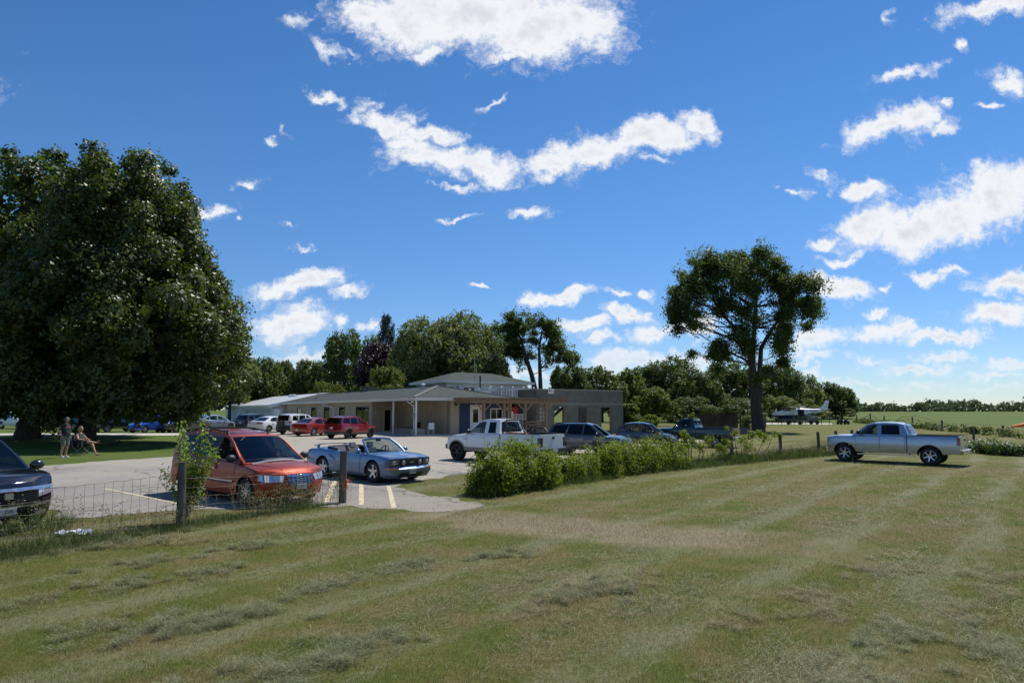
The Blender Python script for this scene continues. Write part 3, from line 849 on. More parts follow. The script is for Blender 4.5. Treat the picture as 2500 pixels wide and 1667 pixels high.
blob_tree("locust_tree", "airy two-stemmed locust tree behind the white deck railing", base, locust, M_ELM,
          [(list(range(0, 20)) + [28], [(1310, 1030), (1308, 960), (1298, 915), (1285, 875), (1275, 840), (1265, 810)], .5, .13),
           (list(range(4, 9)) + list(range(19, 30)), [(1322, 1030), (1320, 960), (1318, 900), (1316, 850), (1322, 815)], .42, .13)], 30000, .28, 22, freq=.7, thr=.50)
# bush at the foot of the elm
def shrub(name, label, base, blobs, m, n, size, seed, cat="shrub", group=None, stems=5, **kw):
    rs = random.Random(seed); t = thing(name, label, cat, base, 0, group)
    mb = MB()
    for i in range(stems):
        b = blobs[i * len(blobs) // stems]
        limb(mb, (b[0][0] * .35, b[0][1] * .35, -.05), (b[0][0], b[0][1], b[0][2] + .1), .02 + .01 * size / .1, .008, rs, .1, 5, 5)
    mb.build("stem", M_BARK, t, fix=False)
    crown_mesh("foliage", blobs, n, size, m, t, seed, **dict(dict(cl=5, spread=.12, shell=.4, upbias=.4), **kw))
    return t
e = at(1840, 1050)
shrub("shrub", "dark bush growing round the foot of the lone elm", e, [((-.6, 0, .6), .7), ((-1.2, -.2, .5), .6), ((-.3, -.4, 1.3), .7), ((.5, -.3, .5), .6), ((-.9, .2, 1.2), .6)], M_OAK, 2600, .16, 31)

# ---- tree variants for the belts behind the buildings, unit height and width
def variant(kind, n, size, seed, m):
    rs = random.Random(seed); bl = []
    if kind == 'oak':
        for i in range(34):
            az = i * 2.4; h = rs.uniform(.3, .96); R = .46 * math.sin(PI * min(1, (h - .12) / .9)) ** .6 * rs.uniform(.55, .95)
            r = rs.uniform(.12, .18); bl.append(((R * math.cos(az), R * math.sin(az), min(h, 1 - r * .8)), (r, r, r * .8)))
    elif kind == 'oval':
        for i in range(36):
            az = i * 2.4; h = rs.uniform(.16, .97); R = .40 * math.sin(PI * min(1, (h + .05) / 1.05)) ** .7 * rs.uniform(.6, .95)
            r = rs.uniform(.11, .17); bl.append(((R * math.cos(az), R * math.sin(az), min(h, 1 - r * .8)), (r, r, r * 1.0)))
    elif kind == 'plume':      # upswept silver maple
        for i in range(44):
            az = i * 2.4; h = rs.uniform(.15, .93); R = (.16 + .30 * math.sin(PI * min(1, h))) * rs.uniform(.4, 1.0)
            r = rs.uniform(.10, .155); bl.append(((R * math.cos(az), R * math.sin(az), min(h, 1 - r)), (r * .9, r * .9, r * 1.2)))
    elif kind == 'pine':
        for i in range(15):
            h = .12 + .86 * i / 14; w = (.46 * (1 - h) ** .55 + .03) * rs.uniform(.75, 1.1)
            for k in range(6):
                az = k * PI / 3 + i * .7 + rs.uniform(-.2, .2); q = w * rs.uniform(.4, .9)
                bl.append(((q * math.cos(az), q * math.sin(az), h + q * .12), (.11, .11, .035)))
    else:                      # low bush
        for i in range(26):
            az = i * 2.4; h = rs.uniform(.1, .9); R = .42 * math.sin(PI * min(1, h * .75 + .25)) ** .7 * rs.uniform(.4, 1)
            r = rs.uniform(.12, .19); bl.append(((R * math.cos(az), R * math.sin(az), min(h, 1 - r * .8)), (r, r, r * .85)))
    ns = np.random.RandomState(seed)
    P, N = lacy_points(bl, int(n * 1.4), ns, freq=9., thr=.44, cl=5, spread=.016, upbias=.35, grow=1.1, soft=.2, hollow=.35)
    q = leaf_quads(P, N, size, ns, .62)
    me_o = np_mesh("crown", q, 4, m); crown = me_o.data; bpy.data.objects.remove(me_o)
    mb = MB(); top = .72 if kind != 'pine' else .96
    mb.tube([(0, 0, -.02), (.005, 0, .2), (-.01, .01, .45), (0, 0, top)], [.034, .024, .016, .004], 7)
    if kind != 'pine':
        for b in bl[::2]: limb(mb, (0, 0, rs.uniform(.16, .4)), b[0], .010, .002, rs, .1, 4, 4)
    tr = mb.build("trunk", M_BARK, None, fix=False); trunk = tr.data; bpy.data.objects.remove(tr)
    return trunk, crown
VAR = {}
def belt_tree(name, label, px, py_top, wpx, d, kind, m, group, n=9000, seed=1, leaf=.46, base_z=None, cat="tree"):
    top = zat(py_top, d); b = atd(px, d); H = top - b.z; W = wpx / FPX * d * (1.3 if kind == 'plume' else 1.12)
    ls = leaf / max(4., (H + W) / 2)
    key = (kind, m.name, seed, round(ls, 3), n)
    if key not in VAR: VAR[key] = variant(kind, n, ls, seed * 13 + len(kind), m)
    tr, cr = VAR[key]
    t = thing(name, label, cat, b, (px * .37) % 6.28, group); t.scale = (W, W, H)
    link("trunk", tr, None, t); link("crown" if cat == "tree" else "foliage", cr, None, t)
    return t
G1 = "trees standing behind the clubhouse"
G2 = "trees of the belt beyond the airfield lane"
for a in [
 ("broadleaf_tree", "grey-green broadleaf tree beside the far end of the metal roof", 560, 872, 120, 118, 'oak', M_SILVER, G1, 8000, 3),
 ("broadleaf_tree", "bushy grey-green tree directly above the metal shed roof", 628, 874, 110, 132, 'oak', M_OAK, G1, 8000, 2),
 ("broadleaf_tree", "small round-topped dark tree right of the gap above the metal roof", 690, 884, 70, 150, 'oval', M_OAK, G1, 7000, 2),
 ("broadleaf_tree", "rugged dark tree above the ridge end of the metal roof", 755, 879, 95, 140, 'oak', M_OAK, G1, 8000, 4),
 ("broadleaf_tree", "tall dark green tree left of the purple maple", 838, 816, 118, 128, 'oval', M_ELM, G1, 9000, 5),
 ("broadleaf_tree", "bright green tree in front of the pine", 895, 824, 70, 150, 'plume', M_ELM, G1, 8000, 2),
 ("pine_tree", "dark spired pine rising above its neighbours", 940, 778, 78, 165, 'pine', M_PINE, G1, 8000, 1),
 ("purple_maple", "dark purple-leaved maple behind the long roof", 935, 836, 125, 118, 'oak', M_PURPLE, G1, 9000, 6),
 ("purple_maple", "lower dark purple maple left of the silver maple", 1000, 858, 95, 122, 'oval', M_PURPLE, G1, 8000, 3),
 ("silver_maple", "grey-green silver maple, left half of the broad windblown pair", 1045, 780, 185, 106, 'oak', M_SILVER, G1, 14000, 4),
 ("silver_maple", "tallest grey-green silver maple behind the upper storey", 1140, 766, 180, 110, 'oak', M_SILVER, G1, 14000, 5),
 ("silver_maple", "small silver maple at the right end of the windblown pair", 1190, 860, 105, 100, 'oak', M_SILVER, G1, 9000, 6),
 ("broadleaf_tree", "dark small tree at the right foot of the locust", 1392, 892, 95, 128, 'oak', M_OAK, G1, 7000, 4),
 ("willow_tree", "light green willow above the block wall", 1470, 898, 95, 135, 'plume', M_LIGHT, G1, 8000, 7),
 ("willow_tree", "light green willow at the right end of the block wall", 1530, 905, 85, 138, 'plume', M_BUSH, G1, 8000, 8),
 ("broadleaf_tree", "dark tree just right of the block wall top", 1575, 896, 105, 150, 'oak', M_OAK, G2, 8000, 2),
 ("broadleaf_tree", "highest round tree of the belt left of the elm", 1640, 870, 130, 150, 'oak', M_OAK, G2, 9000, 5),
 ("broadleaf_tree", "grey-green leaning tree between the round tree and the elm", 1692, 905, 105, 140, 'plume', M_OAK, G2, 8000, 4),
 ("broadleaf_tree", "dark belt tree seen through the lower elm limbs", 1768, 890, 130, 155, 'oval', M_OAK, G2, 8000, 6),
 ("broadleaf_tree", "dark belt tree just left of the elm trunk", 1815, 905, 110, 150, 'oak', M_OAK, G2, 8000, 3),
 ("broadleaf_tree", "rounded belt tree just right of the elm trunk", 1905, 892, 110, 160, 'oak', M_OAK, G2, 8000, 4),
 ("broadleaf_tree", "grey thin-leaved tree above the nose of the aeroplane", 1955, 918, 90, 172, 'plume', M_SILVER, G2, 8000, 4),
 ("broadleaf_tree", "rounded green tree above the wing of the aeroplane", 2010, 934, 90, 178, 'oak', M_OAK, G2, 8000, 5),
 ("broadleaf_tree", "last rounded tree at the right end of the belt", 2055, 948, 72, 185, 'oak', M_ELM, G2, 8000, 4),
]: belt_tree(*a)
for a in [
 ("bush", "yellow-green bush behind the long shingle roof", 945, 898, 125, 92, 'bush', M_BUSH, "bushes of the belts", 8000, 1),
 ("bush", "olive bush at the foot of the trees over the metal roof", 800, 930, 90, 120, 'bush', M_BUSH, "bushes of the belts", 6000, 2),
 ("bush", "light green bush between the block wall and the dark pickup", 1592, 945, 95, 104, 'bush', M_BUSH, "bushes of the belts", 8000, 2),
 ("bush", "low green bush against the right end of the block wall", 1535, 985, 60, 96, 'bush', M_BUSH, "bushes of the belts", 5000, 1),
 ("bush", "dark undergrowth below the belt left of the elm", 1690, 965, 120, 128, 'bush', M_OAK, "bushes of the belts", 6000, 3),
 ("bush", "dark undergrowth behind the elm trunk", 1790, 960, 130, 140, 'bush', M_OAK, "bushes of the belts", 6000, 4),
 ("bush", "grey-green undergrowth right of the elm trunk", 1900, 962, 100, 148, 'bush', M_SILVER, "bushes of the belts", 6000, 5),
 ("bush", "green undergrowth behind the aeroplane cabin", 1965, 972, 90, 160, 'bush', M_BUSH, "bushes of the belts", 6000, 6),
 ("bush", "green undergrowth at the right end of the belt", 2040, 978, 80, 180, 'bush', M_OAK, "bushes of the belts", 6000, 7),
 ("bush", "low clipped vine-covered bush beyond the dark pickup", 1585, 1010, 50, 84, 'bush', M_VINE, "bushes of the belts", 4000, 3),
 ("bush", "dark round bush on the far fence line, right of the silver pickup", 2373, 1040, 20, 72, 'bush', M_OAK, "bushes of the belts", 2500, 9),
]: belt_tree(*a, **dict(leaf=.30, cat="shrub"))

# ---- the far wood beyond the airfield and behind everything else: one mass
def far_wood():
    rs = np.random.RandomState(5); bl = []
    for px in np.arange(2075, 2560, 5.5):
        t = (px - 2075) / 430
        d = 470 + 60 * np.sin(px * .013) + rs.uniform(-20, 40)
        top = 983 + 5 * np.sin(px * .021) + 4 * np.sin(px * .06 + 1) + rs.uniform(-4, 5) - 3 * (t > .7)
        b = atd(px, d); H = zat(top, d) - b.z
        for h in (.2, .5, .78):
            r = rs.uniform(2.6, 4.2)
            bl.append(((b.x + rs.uniform(-2, 2), d + rs.uniform(-5, 5), b.z + H * h), (r, r, H * .22)))
    for px in np.arange(-900, 2090, 16.):
        d = 330 + rs.uniform(-25, 25)
        b = atd(px, d); H = rs.uniform(9, 14) * (.75 if px > 1500 else 1.0)
        for h in (.2, .5, .8):
            bl.append(((b.x + rs.uniform(-2, 2), d, b.z + H * h), (rs.uniform(4, 6), 4, H * .22)))
    for px in np.arange(2520, 4200, 22.):
        d = 480.; b = atd(px, d)
        for h in (3, 8): bl.append(((b.x, d, b.z + h), (5, 5, 4)))
    ns = np.random.RandomState(6)
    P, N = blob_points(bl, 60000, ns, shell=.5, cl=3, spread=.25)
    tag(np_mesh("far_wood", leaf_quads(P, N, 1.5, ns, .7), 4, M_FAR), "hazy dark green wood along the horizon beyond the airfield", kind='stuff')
far_wood()
# ------------------------------------------------------------------ clubhouse
E0 = Vector((-8.1, 57.0, 0)); UU = Vector((.8486, .5291, 0)); VV = Vector((-.5291, .8486, 0)); FB = .24
def W(s, t, z): return E0 + UU * s + VV * t + Vector((0, 0, FB + z))
def s_of(px, t):
    r = gno(px, 1003)[0]; B = E0 + VV * t
    return (r * B.y - B.x) / (UU.x - r * UU.y)
def t_of(px, s):
    r = gno(px, 1003)[0]; B = E0 + UU * s
    return (r * B.y - B.x) / (VV.x - r * VV.y)

def brick_mat(name, c1, c2, mortar, bw, bh, bump=.35, axis='s', rough=.9, var=.5):
    m, nt, p = newmat(name)
    pos = nt.pos()
    s = nt.v('DOT_PRODUCT', pos, tuple(UU)); t = nt.v('DOT_PRODUCT', pos, tuple(VV))
    z = nt.xyz(pos)[2]
    nrm = nt.n.new('ShaderNodeNewGeometry').outputs['Normal']
    onS = nt.step(nt.m('ABSOLUTE', nt.v('DOT_PRODUCT', nrm, tuple(UU))), .6, .8)
    a = nt.m('ADD', nt.m('MULTIPLY', s, nt.m('SUBTRACT', 1.0, onS)), nt.m('MULTIPLY', t, onS))
    b = nt.n.new('ShaderNodeTexBrick')
    nt.put(b.inputs['Vector'], nt.comb(a, z, 0)); nt.put(b.inputs['Color1'], c1); nt.put(b.inputs['Color2'], c2); nt.put(b.inputs['Mortar'], mortar)
    b.inputs['Scale'].default_value = 1.0; b.inputs['Brick Width'].default_value = bw; b.inputs['Row Height'].default_value = bh
    b.inputs['Mortar Size'].default_value = bh * .05; b.inputs['Mortar Smooth'].default_value = .3
    f = nt.noise(pos, .9, 6, .65)
    g = nt.m('ADD', 1 - var * .5, nt.m('MULTIPLY', f, var))
    st = nt.noise(nt.comb(nt.m('MULTIPLY', a, 3.), nt.m('MULTIPLY', z, .35), 0), 1.0, 5, .6)
    g = nt.m('MULTIPLY', g, nt.step(st, .2, .6, .82, 1.0))
    c = nt.mix(1.0, b.outputs['Color'], nt.comb(g, g, g), 'MULTIPLY')
    pset(nt, p, col=c, rough=rough, spec=.2, normal=nt.bump(nt.m('ADD', nt.m('MULTIPLY', b.outputs['Fac'], -1), nt.m('MULTIPLY', f, .4)), bump, .02))
    return m
def shingle_mat(name, c1, c2):
    m, nt, p = newmat(name)
    pos = nt.pos(); s = nt.v('DOT_PRODUCT', pos, tuple(UU)); t = nt.v('DOT_PRODUCT', pos, tuple(VV)); z = nt.xyz(pos)[2]
    b = nt.n.new('ShaderNodeTexBrick')
    nt.put(b.inputs['Vector'], nt.comb(nt.m('ADD', t, s), nt.m('MULTIPLY', z, 3.0), 0)); nt.put(b.inputs['Color1'], c1); nt.put(b.inputs['Color2'], c2); nt.put(b.inputs['Mortar'], tuple(q * .55 for q in c1))
    b.inputs['Scale'].default_value = 1.0; b.inputs['Brick Width'].default_value = .32; b.inputs['Row Height'].default_value = .14; b.inputs['Mortar Size'].default_value = .008
    f = nt.noise(pos, .55, 6, .65); fine = nt.noise(pos, 22, 3, .7)
    g = nt.m('ADD', .6, nt.m('ADD', nt.m('MULTIPLY', f, .5), nt.m('MULTIPLY', fine, .3)))
    pset(nt, p, col=nt.mix(1.0, b.outputs['Color'], nt.comb(g, g, g), 'MULTIPLY'), rough=.92, spec=.25, normal=nt.bump(fine, .5, .01))
    return m
M_TAN = brick_mat("tan_brick", (.50, .42, .31), (.45, .375, .275), (.40, .35, .28), .4, .1)
M_BLOCK = brick_mat("raw_concrete_block", (.195, .188, .155), (.16, .156, .132), (.135, .13, .112), .42, .21, var=.9)
M_SIDING = brick_mat("white_siding", (.74, .74, .72), (.71, .71, .69), (.50, .50, .49), 3.6, .16, bump=.3, var=.12)
M_SHING = shingle_mat("grey_shingle", (.062, .074, .066), (.044, .053, .048))
M_WHITE = mat("white_trim", (.82, .82, .80), .5, var=.06)
M_FASC = mat("weathered_fascia", (.70, .69, .64), .55, var=.1, scale=2)
M_BLUE = mat("navy_panel", (.022, .042, .105), .55, var=.1, scale=3)
M_DKBLUE = mat("blue_window_frame", (.03, .05, .12), .5)
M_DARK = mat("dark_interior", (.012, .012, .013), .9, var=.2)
M_ROOM = mat("dim_room", (.06, .055, .05), .9)
M_PGLASS = glassmat("window_glass", (.22, .25, .26))
M_TIMB = mat("weathered_timber", (.24, .165, .105), .85, var=.3, scale=4, bump=.3)
M_GALV = mat("galvanised_metal", (.42, .43, .44), .45, metal=.7, var=.15)
M_GREY = mat("grey_metal", (.25, .26, .27), .5, metal=.3)
M_BLACK = mat("black_plastic", (.015, .015, .016), .55)

def wall(mb, s0, t0, s1, t1, z0, z1, holes=(), th=.22, side=1):
    a = W(s0, t0, 0); b = W(s1, t1, 0); d = (b - a); L = d.length; d /= L
    nrm = Vector((d.y, -d.x, 0)) * side
    T = lambda u, v, w: a + d * u + Vector((0, 0, v)) + nrm * (-w)
    mb.holed([(0, z0), (L, z0), (L, z1), (0, z1)], [[(h[0], h[2]), (h[1], h[2]), (h[1], h[3]), (h[0], h[3])] for h in holes], T, th)
    return a, d, nrm
def wbox(mb, s0, s1, t0, t1, z0, z1):
    P = [W(s, t, z) for s in (s0, s1) for t in (t0, t1) for z in (z0, z1)]
    mb.add(P, [(0, 1, 3, 2), (4, 6, 7, 5), (0, 4, 5, 1), (2, 3, 7, 6), (0, 2, 6, 4), (1, 5, 7, 3)])
def opening(parent, frameO, d, nrm, u0, u1, z0, z1, fm, name='window', mull=1, fw=.06, rail=False, pane=True):
    """a framed window set in a wall opening, its pane a sub-part"""
    f = MB()
    def bx(mb, a, b, c, e, w0, w1):
        mb.add([frameO + d * x + Vector((0, 0, z)) - nrm * w for x in (a, b) for z in (c, e) for w in (w0, w1)],
               [(0, 1, 3, 2), (4, 6, 7, 5), (0, 4, 5, 1), (2, 3, 7, 6), (0, 2, 6, 4), (1, 5, 7, 3)])
    bx(f, u0 + .002, u1 - .002, z0 + .002, z0 + fw, -.03, .1); bx(f, u0 + .002, u1 - .002, z1 - fw, z1 - .002, -.03, .1)
    bx(f, u0 + .002, u0 + fw, z0 + fw, z1 - fw, -.03, .1); bx(f, u1 - fw, u1 - .002, z0 + fw, z1 - fw, -.03, .1)
    for i in range(1, mull + 1):
        x = u0 + (u1 - u0) * i / (mull + 1); bx(f, x - .03, x + .03, z0 + fw, z1 - fw, -.02, .09)
    o = f.build(name, fm, parent)
    if pane:
        g = MB(); bx(g, u0 + fw * .6, u1 - fw * .6, z0 + fw * .6, z1 - fw * .6, .03, .042); g.build('pane', M_PGLASS, o)
        b = MB(); bx(b, u0 + .02, u1 - .02, z0 + .02, z1 - .02, .20, .215); b.build('room_dark', M_ROOM, o)  # dark sheet behind the pane stands in for the unlit room
    return o

club = thing("clubhouse", "long low clubhouse with grey shingle hip roof, tan brick walls and blue panels", "building", (0, 0, 0))
RW, RL, EZ, RZ = 10.2, 46.0, 2.86, 4.32
wm = MB()
facade_h = []
for (p0, p1, z0) in ((869, 901, .5), (828, 842, .9), (791, 804, .9), (760, 773, .9), (725, 736, 1.0)):
    facade_h.append((t_of(p1, .6), t_of(p0, .6), z0))
tA = 11.6
# long facade (runs in t), seen from the lot; u measured from the far end
holes = [(RL - b, RL - a, z, 2.42) for a, b, z in facade_h]
fa, fd, fn = wall(wm, .6, RL, .6, tA, -.3, EZ, holes)
# porch recess: end wall with door, side wall
dpx = (s_of(937, tA), s_of(953, tA))
ea, ed, en = wall(wm, .6 + .23, tA, 3.5, tA, -.3, EZ, [(dpx[0] - .83, dpx[1] - .83 + .12, -.05, 2.15)])
wall(wm, 3.5, tA, 3.5, .8, -.3, EZ)
# facade to the right of the porch
sB = [s_of(q, .8) for q in (1121, 1148, 1176, 1197, 1228, 1246)]
ra, rd, rn = wall(wm, 3.5, .8, sB[0], .8, -.3, EZ)
wall(wm, sB[5], .8, RW - .4, .8, -.3, EZ)
wall(wm, RW - .4, .8, RW - .4, RL, -.3, EZ)
wall(wm, RW - .4, RL, .6, RL, -.3, EZ)
wm.build("wall", M_TAN, club, smooth=0)
bm_ = MB(); o0 = sB[0]
ba, bd, bn = wall(bm_, sB[0], .83, sB[5], .83, -.3, EZ, [(sB[1] - o0, sB[2] - o0, -.05, 2.5), (sB[3] - o0, sB[4] - o0, .75, 2.2)])
tag(bm_.build("panel", M_BLUE, club, smooth=0), "dark blue wall panel")
for i, (a, b, z) in enumerate(facade_h):
    opening(club, fa, fd, fn, RL - b, RL - a, z, 2.42, M_DKBLUE, mull=1 if i == 0 else 0, fw=.09)
w1 = opening(club, ba, bd, bn, sB[3] - o0, sB[4] - o0, .75, 2.2, M_WHITE, mull=1, fw=.09)
dr = opening(club, ba, bd, bn, sB[1] - o0, sB[2] - o0, -.05, 2.5, M_WHITE, name='door', mull=0, fw=.1, pane=False)
tag(dr, "white door with a glazed upper half")
lf = MB()
lf.holed([(sB[1] - o0 + .1, 0.05), (sB[2] - o0 - .1, 0.05), (sB[2] - o0 - .1, 2.38), (sB[1] - o0 + .1, 2.38)], [[(sB[1] - o0 + .32, .95), (sB[2] - o0 - .32, .95), (sB[2] - o0 - .32, 2.1), (sB[1] - o0 + .32, 2.1)]],
         lambda u, v, w: ba + bd * u + Vector((0, 0, v)) - bn * (w + .03), .05)
lf.build("leaf", M_WHITE, dr, smooth=0)
g = MB(); g.prism([(sB[1] - o0 + .3, .93), (sB[2] - o0 - .3, .93), (sB[2] - o0 - .3, 2.12), (sB[1] - o0 + .3, 2.12)], lambda u, v, w: ba + bd * u + Vector((0, 0, v)) - bn * (w + .05), .01); g.build("pane", M_PGLASS, dr)
g = MB(); g.bar(ba + bd * (sB[1] - o0 + .17) + Vector((0, 0, 1.05)) + bn * .03, ba + bd * (sB[1] - o0 + .27) + Vector((0, 0, 1.05)) + bn * .03, .03); g.build("handle", M_GREY, dr)
dd = opening(club, ea, ed, en, dpx[0] - .83, dpx[1] - .83 + .12, -.05, 2.15, M_FASC, name='door', mull=0, fw=.07)
tag(dd, "dark screen door at the end of the porch")
# floor, roof, fascia
fl = MB(); wbox(fl, -.2, RW - .4, -.2, RL, -.5, -.03); fl.build("floor", M_CONC, club, smooth=0)
rf = MB()
ax = RW / 2; ap0, ap1 = 6.2, RL
zr0 = EZ + .26
A, B, C_, D = W(-.04, -.04, zr0), W(RW + .04, -.04, zr0), W(RW + .04, RL, zr0), W(-.04, RL, zr0)
R0, R1 = W(ax, ap0, RZ), W(ax, RL, RZ)
rf.add([A, B, C_, D, R0, R1], [(0, 4, 5, 3), (0, 1, 4), (1, 2, 5, 4), (2, 3, 5)])
roof = rf.build("roof", M_SHING, club, smooth=0, fix=False)
cap = MB(); cap.bar(A + Vector((0, 0, .03)), R0 + Vector((0, 0, .03)), .28, .05); cap.bar(B + Vector((0, 0, .03)), R0 + Vector((0, 0, .03)), .28, .05); cap.bar(R0 + Vector((0, 0, .03)), R1 + Vector((0, 0, .03)), .28, .05)
cap.build("ridge_cap", mat("ridge_shingle", (.15, .16, .145), .9), roof)
fs = MB(); wbox(fs, -.02, .02, 0, RL, EZ - .02, zr0 - .02); wbox(fs, 0.02, RW, -.02, .02, EZ - .02, zr0 - .02); wbox(fs, RW - .02, RW + .02, .02, RL, EZ - .02, zr0 - .02); wbox(fs, -.1, -.025, -.1, RL, zr0 - .14, zr0 - .02); wbox(fs, -.1, RW, -.1, -.025, zr0 - .14, zr0 - .02)
fs.build("fascia", M_FASC, club, smooth=0)
sf = MB(); wbox(sf, .025, RW - .025, .025, RL, EZ, EZ + .03); sf.build("soffit", mat("soffit_paint", (.55, .52, .46), .7), club, smooth=0)
for (s, t) in ((.25, .25), (.25, 5.2)):
    p = MB(); wbox(p, s - .06, s + .06, t - .06, t + .06, -.3, EZ - .01); p.build("porch_post", M_WHITE, club, smooth=0)
ds = MB(); P0 = W(-.05, .9, EZ - .02); ds.tube([W(-.06, 1.5, zr0 - .15), W(-.06, 1.4, EZ - .1), W(.12, .55, EZ - .45), W(.14, .4, EZ - .9), W(.14, .4, 0)], .045, 8)
ds.build("downspout", M_WHITE, club); ds = MB()
P1 = t_of(815, .45); ds.tube([W(-.06, P1 + 3.2, zr0 - .15), W(-.02, P1 + 3.0, EZ - .15), W(.45, P1, EZ - .55), W(.48, P1, -.1)], .045, 8)
ds.build("downspout", M_WHITE, club)
pl = MB(); wbox(pl, .35, .5, .6, 5.4, -.3, .5); wbox(pl, 1.1, 1.25, .6, 5.4, -.3, .5); wbox(pl, .5, 1.1, .6, .75, -.3, .5); wbox(pl, .5, 1.1, 5.25, 5.4, -.3, .5); wbox(pl, -.1, .35 - .003, .3, .598, -.3, .45)
pl.build("planter", brick_mat("planter_stone", (.36, .34, .30), (.30, .285, .255), (.25, .24, .21), .5, .16), club, smooth=0)
pc = MB(); wbox(pc, .28, 1.32, .52, 5.48, .502, .56); pc.build("planter_cap", mat("dark_cap", (.06, .06, .065), .8), club, smooth=0)
mt = MB(); wbox(mt, .0, .17, .28, .48, 1.3, 1.75); mt.lathe([(.09, 0), (.09, .06), (0.0, .08)], 12, Matrix.Translation(W(.08, .2, 1.6)) @ Matrix.Rotation(PI / 2, 4, 'X')); mt.build("meter_box", M_GREY, club, smooth=0)
ll = MB(); c = W(s_of(1112, .8), .68, 2.55); ll.ball(c, .14); ll.bar(c, c + VV * .15, .05); ll.build("wall_lamp", M_BLACK, club)
for k in (.35, .6): fl2 = MB(); fl2.ball(W(-.02, k, EZ - .14), .07); fl2.bar(W(-.02, k, EZ - .14), W(.05, k, EZ), .03); fl2.build("floodlight", M_WHITE, club)
ch = MB(); q = t_of(891, 5.1); wbox(ch, 5.0, 6.0, q - 1.2, q + 1.2, 3.2, RZ + .42); wbox(ch, 4.92, 6.08, q - 1.28, q + 1.28, RZ + .422, RZ + .5); ch.build("chimney", M_BLOCK, roof, smooth=0)
v = MB(); q = W(4.2, 7.6, RZ - .2); v.lathe([(.17, -.1), (.17, .28), (.26, .30), (.26, .36), (.0, .5)], 12, Matrix.Translation(q)); tag(v.build("roof_vent", M_GALV, roof), "galvanised vent with a pale cap")
v = MB(); q = W(1.6, t_of(770, 1.6), EZ + .62); v.box((q.x, q.y, q.z), (.25, .25, .22)); v.build("roof_vent", M_BLACK, roof)
st = MB(); wbox(st, 1.5, 3.3, tA - 1.3, tA - .02, -.3, .0); st.build("step", M_CONC, club, smooth=0)

# upper storey
up = thing("upper_storey_house", "white-sided upper storey with its own grey hip roof behind the deck", "building", (0, 0, 0))
s0, s1, t0, t1 = 7.4, 18.5, 9.6, 18.3; ez = 4.86; rz = 6.15
um = MB(); L = s1 - s0 - 1.2
uh = []
for (p0, p1, za, zb) in ((1095, 1108, 3.55, 4.5), (1130, 1158, 3.2, 4.45), (1215, 1241, 2.95, 4.42)):
    uh.append((s_of(p0, t0 + .6) - s0 - .6, s_of(p1, t0 + .6) - s0 - .6, za, zb))
ua, ud, un = wall(um, s0 + .6, t0 + .6, s1 - .6, t0 + .6, -.3, ez, uh)
wall(um, s0 + .6, t1 - .6, s0 + .6, t0 + .83, -.3, ez, [(2.0, 4.4, 3.7, 4.5)]); wall(um, s1 - .6, t0 + .83, s1 - .6, t1 - .6, -.3, ez); wall(um, s1 - .83, t1 - .6, s0 + .83, t1 - .6, -.3, ez)
um.build("wall", M_SIDING, up, smooth=0)
for i, h in enumerate(uh): opening(up, ua, ud, un, *h, M_WHITE if i < 2 else M_GREY, mull=1 if i else 0)
ub, ubd = W(s0 + .6, t1 - .6, 0), -VV
opening(up, ub, ubd, Vector((ubd.y, -ubd.x, 0)), 2.0, 4.4, 3.7, 4.5, M_DKBLUE, mull=1)
r2 = MB(); zz = ez + .18
A, B, C_, D = W(s0, t0, zz), W(s1, t0, zz), W(s1, t1, zz), W(s0, t1, zz); R0 = W(s_of(1110, 13.95), 13.95, rz); R1 = W(s_of(1198, 13.95), 13.95, rz)
r2.add([A, B, C_, D, R0, R1], [(0, 1, 5, 4), (1, 2, 5), (2, 3, 4, 5), (3, 0, 4)])
ro2 = r2.build("roof", M_SHING, up, smooth=0, fix=False)
f2 = MB(); wbox(f2, s0, s1, t0 - .02, t0 + .02, ez - .04, zz); wbox(f2, s0 - .02, s0 + .02, t0 + .02, t1, ez - .04, zz); wbox(f2, s1 - .02, s1 + .02, t0 + .02, t1, ez - .04, zz); wbox(f2, s0 + .02, s1 - .02, t0 + .02, t1, ez - .04, ez); f2.build("fascia", M_FASC, up, smooth=0)
for px in (1118, 1251):
    l = MB(); c = W(s_of(px, t0 + .5), t0 + .5, 4.3); l.box((c.x, c.y, c.z), (.16, .16, .4)); l.build("wall_lamp", M_BLACK if px > 1200 else M_GREY, up)
dk = MB(); p0 = s_of(1253, t0 + .6) - s0 - .6; p1 = s_of(1281, t0 + .6) - s0 - .6
dk.prism([(p0, 2.95), (p1, 2.95), (p1, 4.45), (p0, 4.45)], lambda u, v, w: ua + ud * u + Vector((0, 0, v)) + un * (.02 - w), .06)
dk.build("shutter", mat("pale_blue_grey", (.42, .50, .54), .6), up)

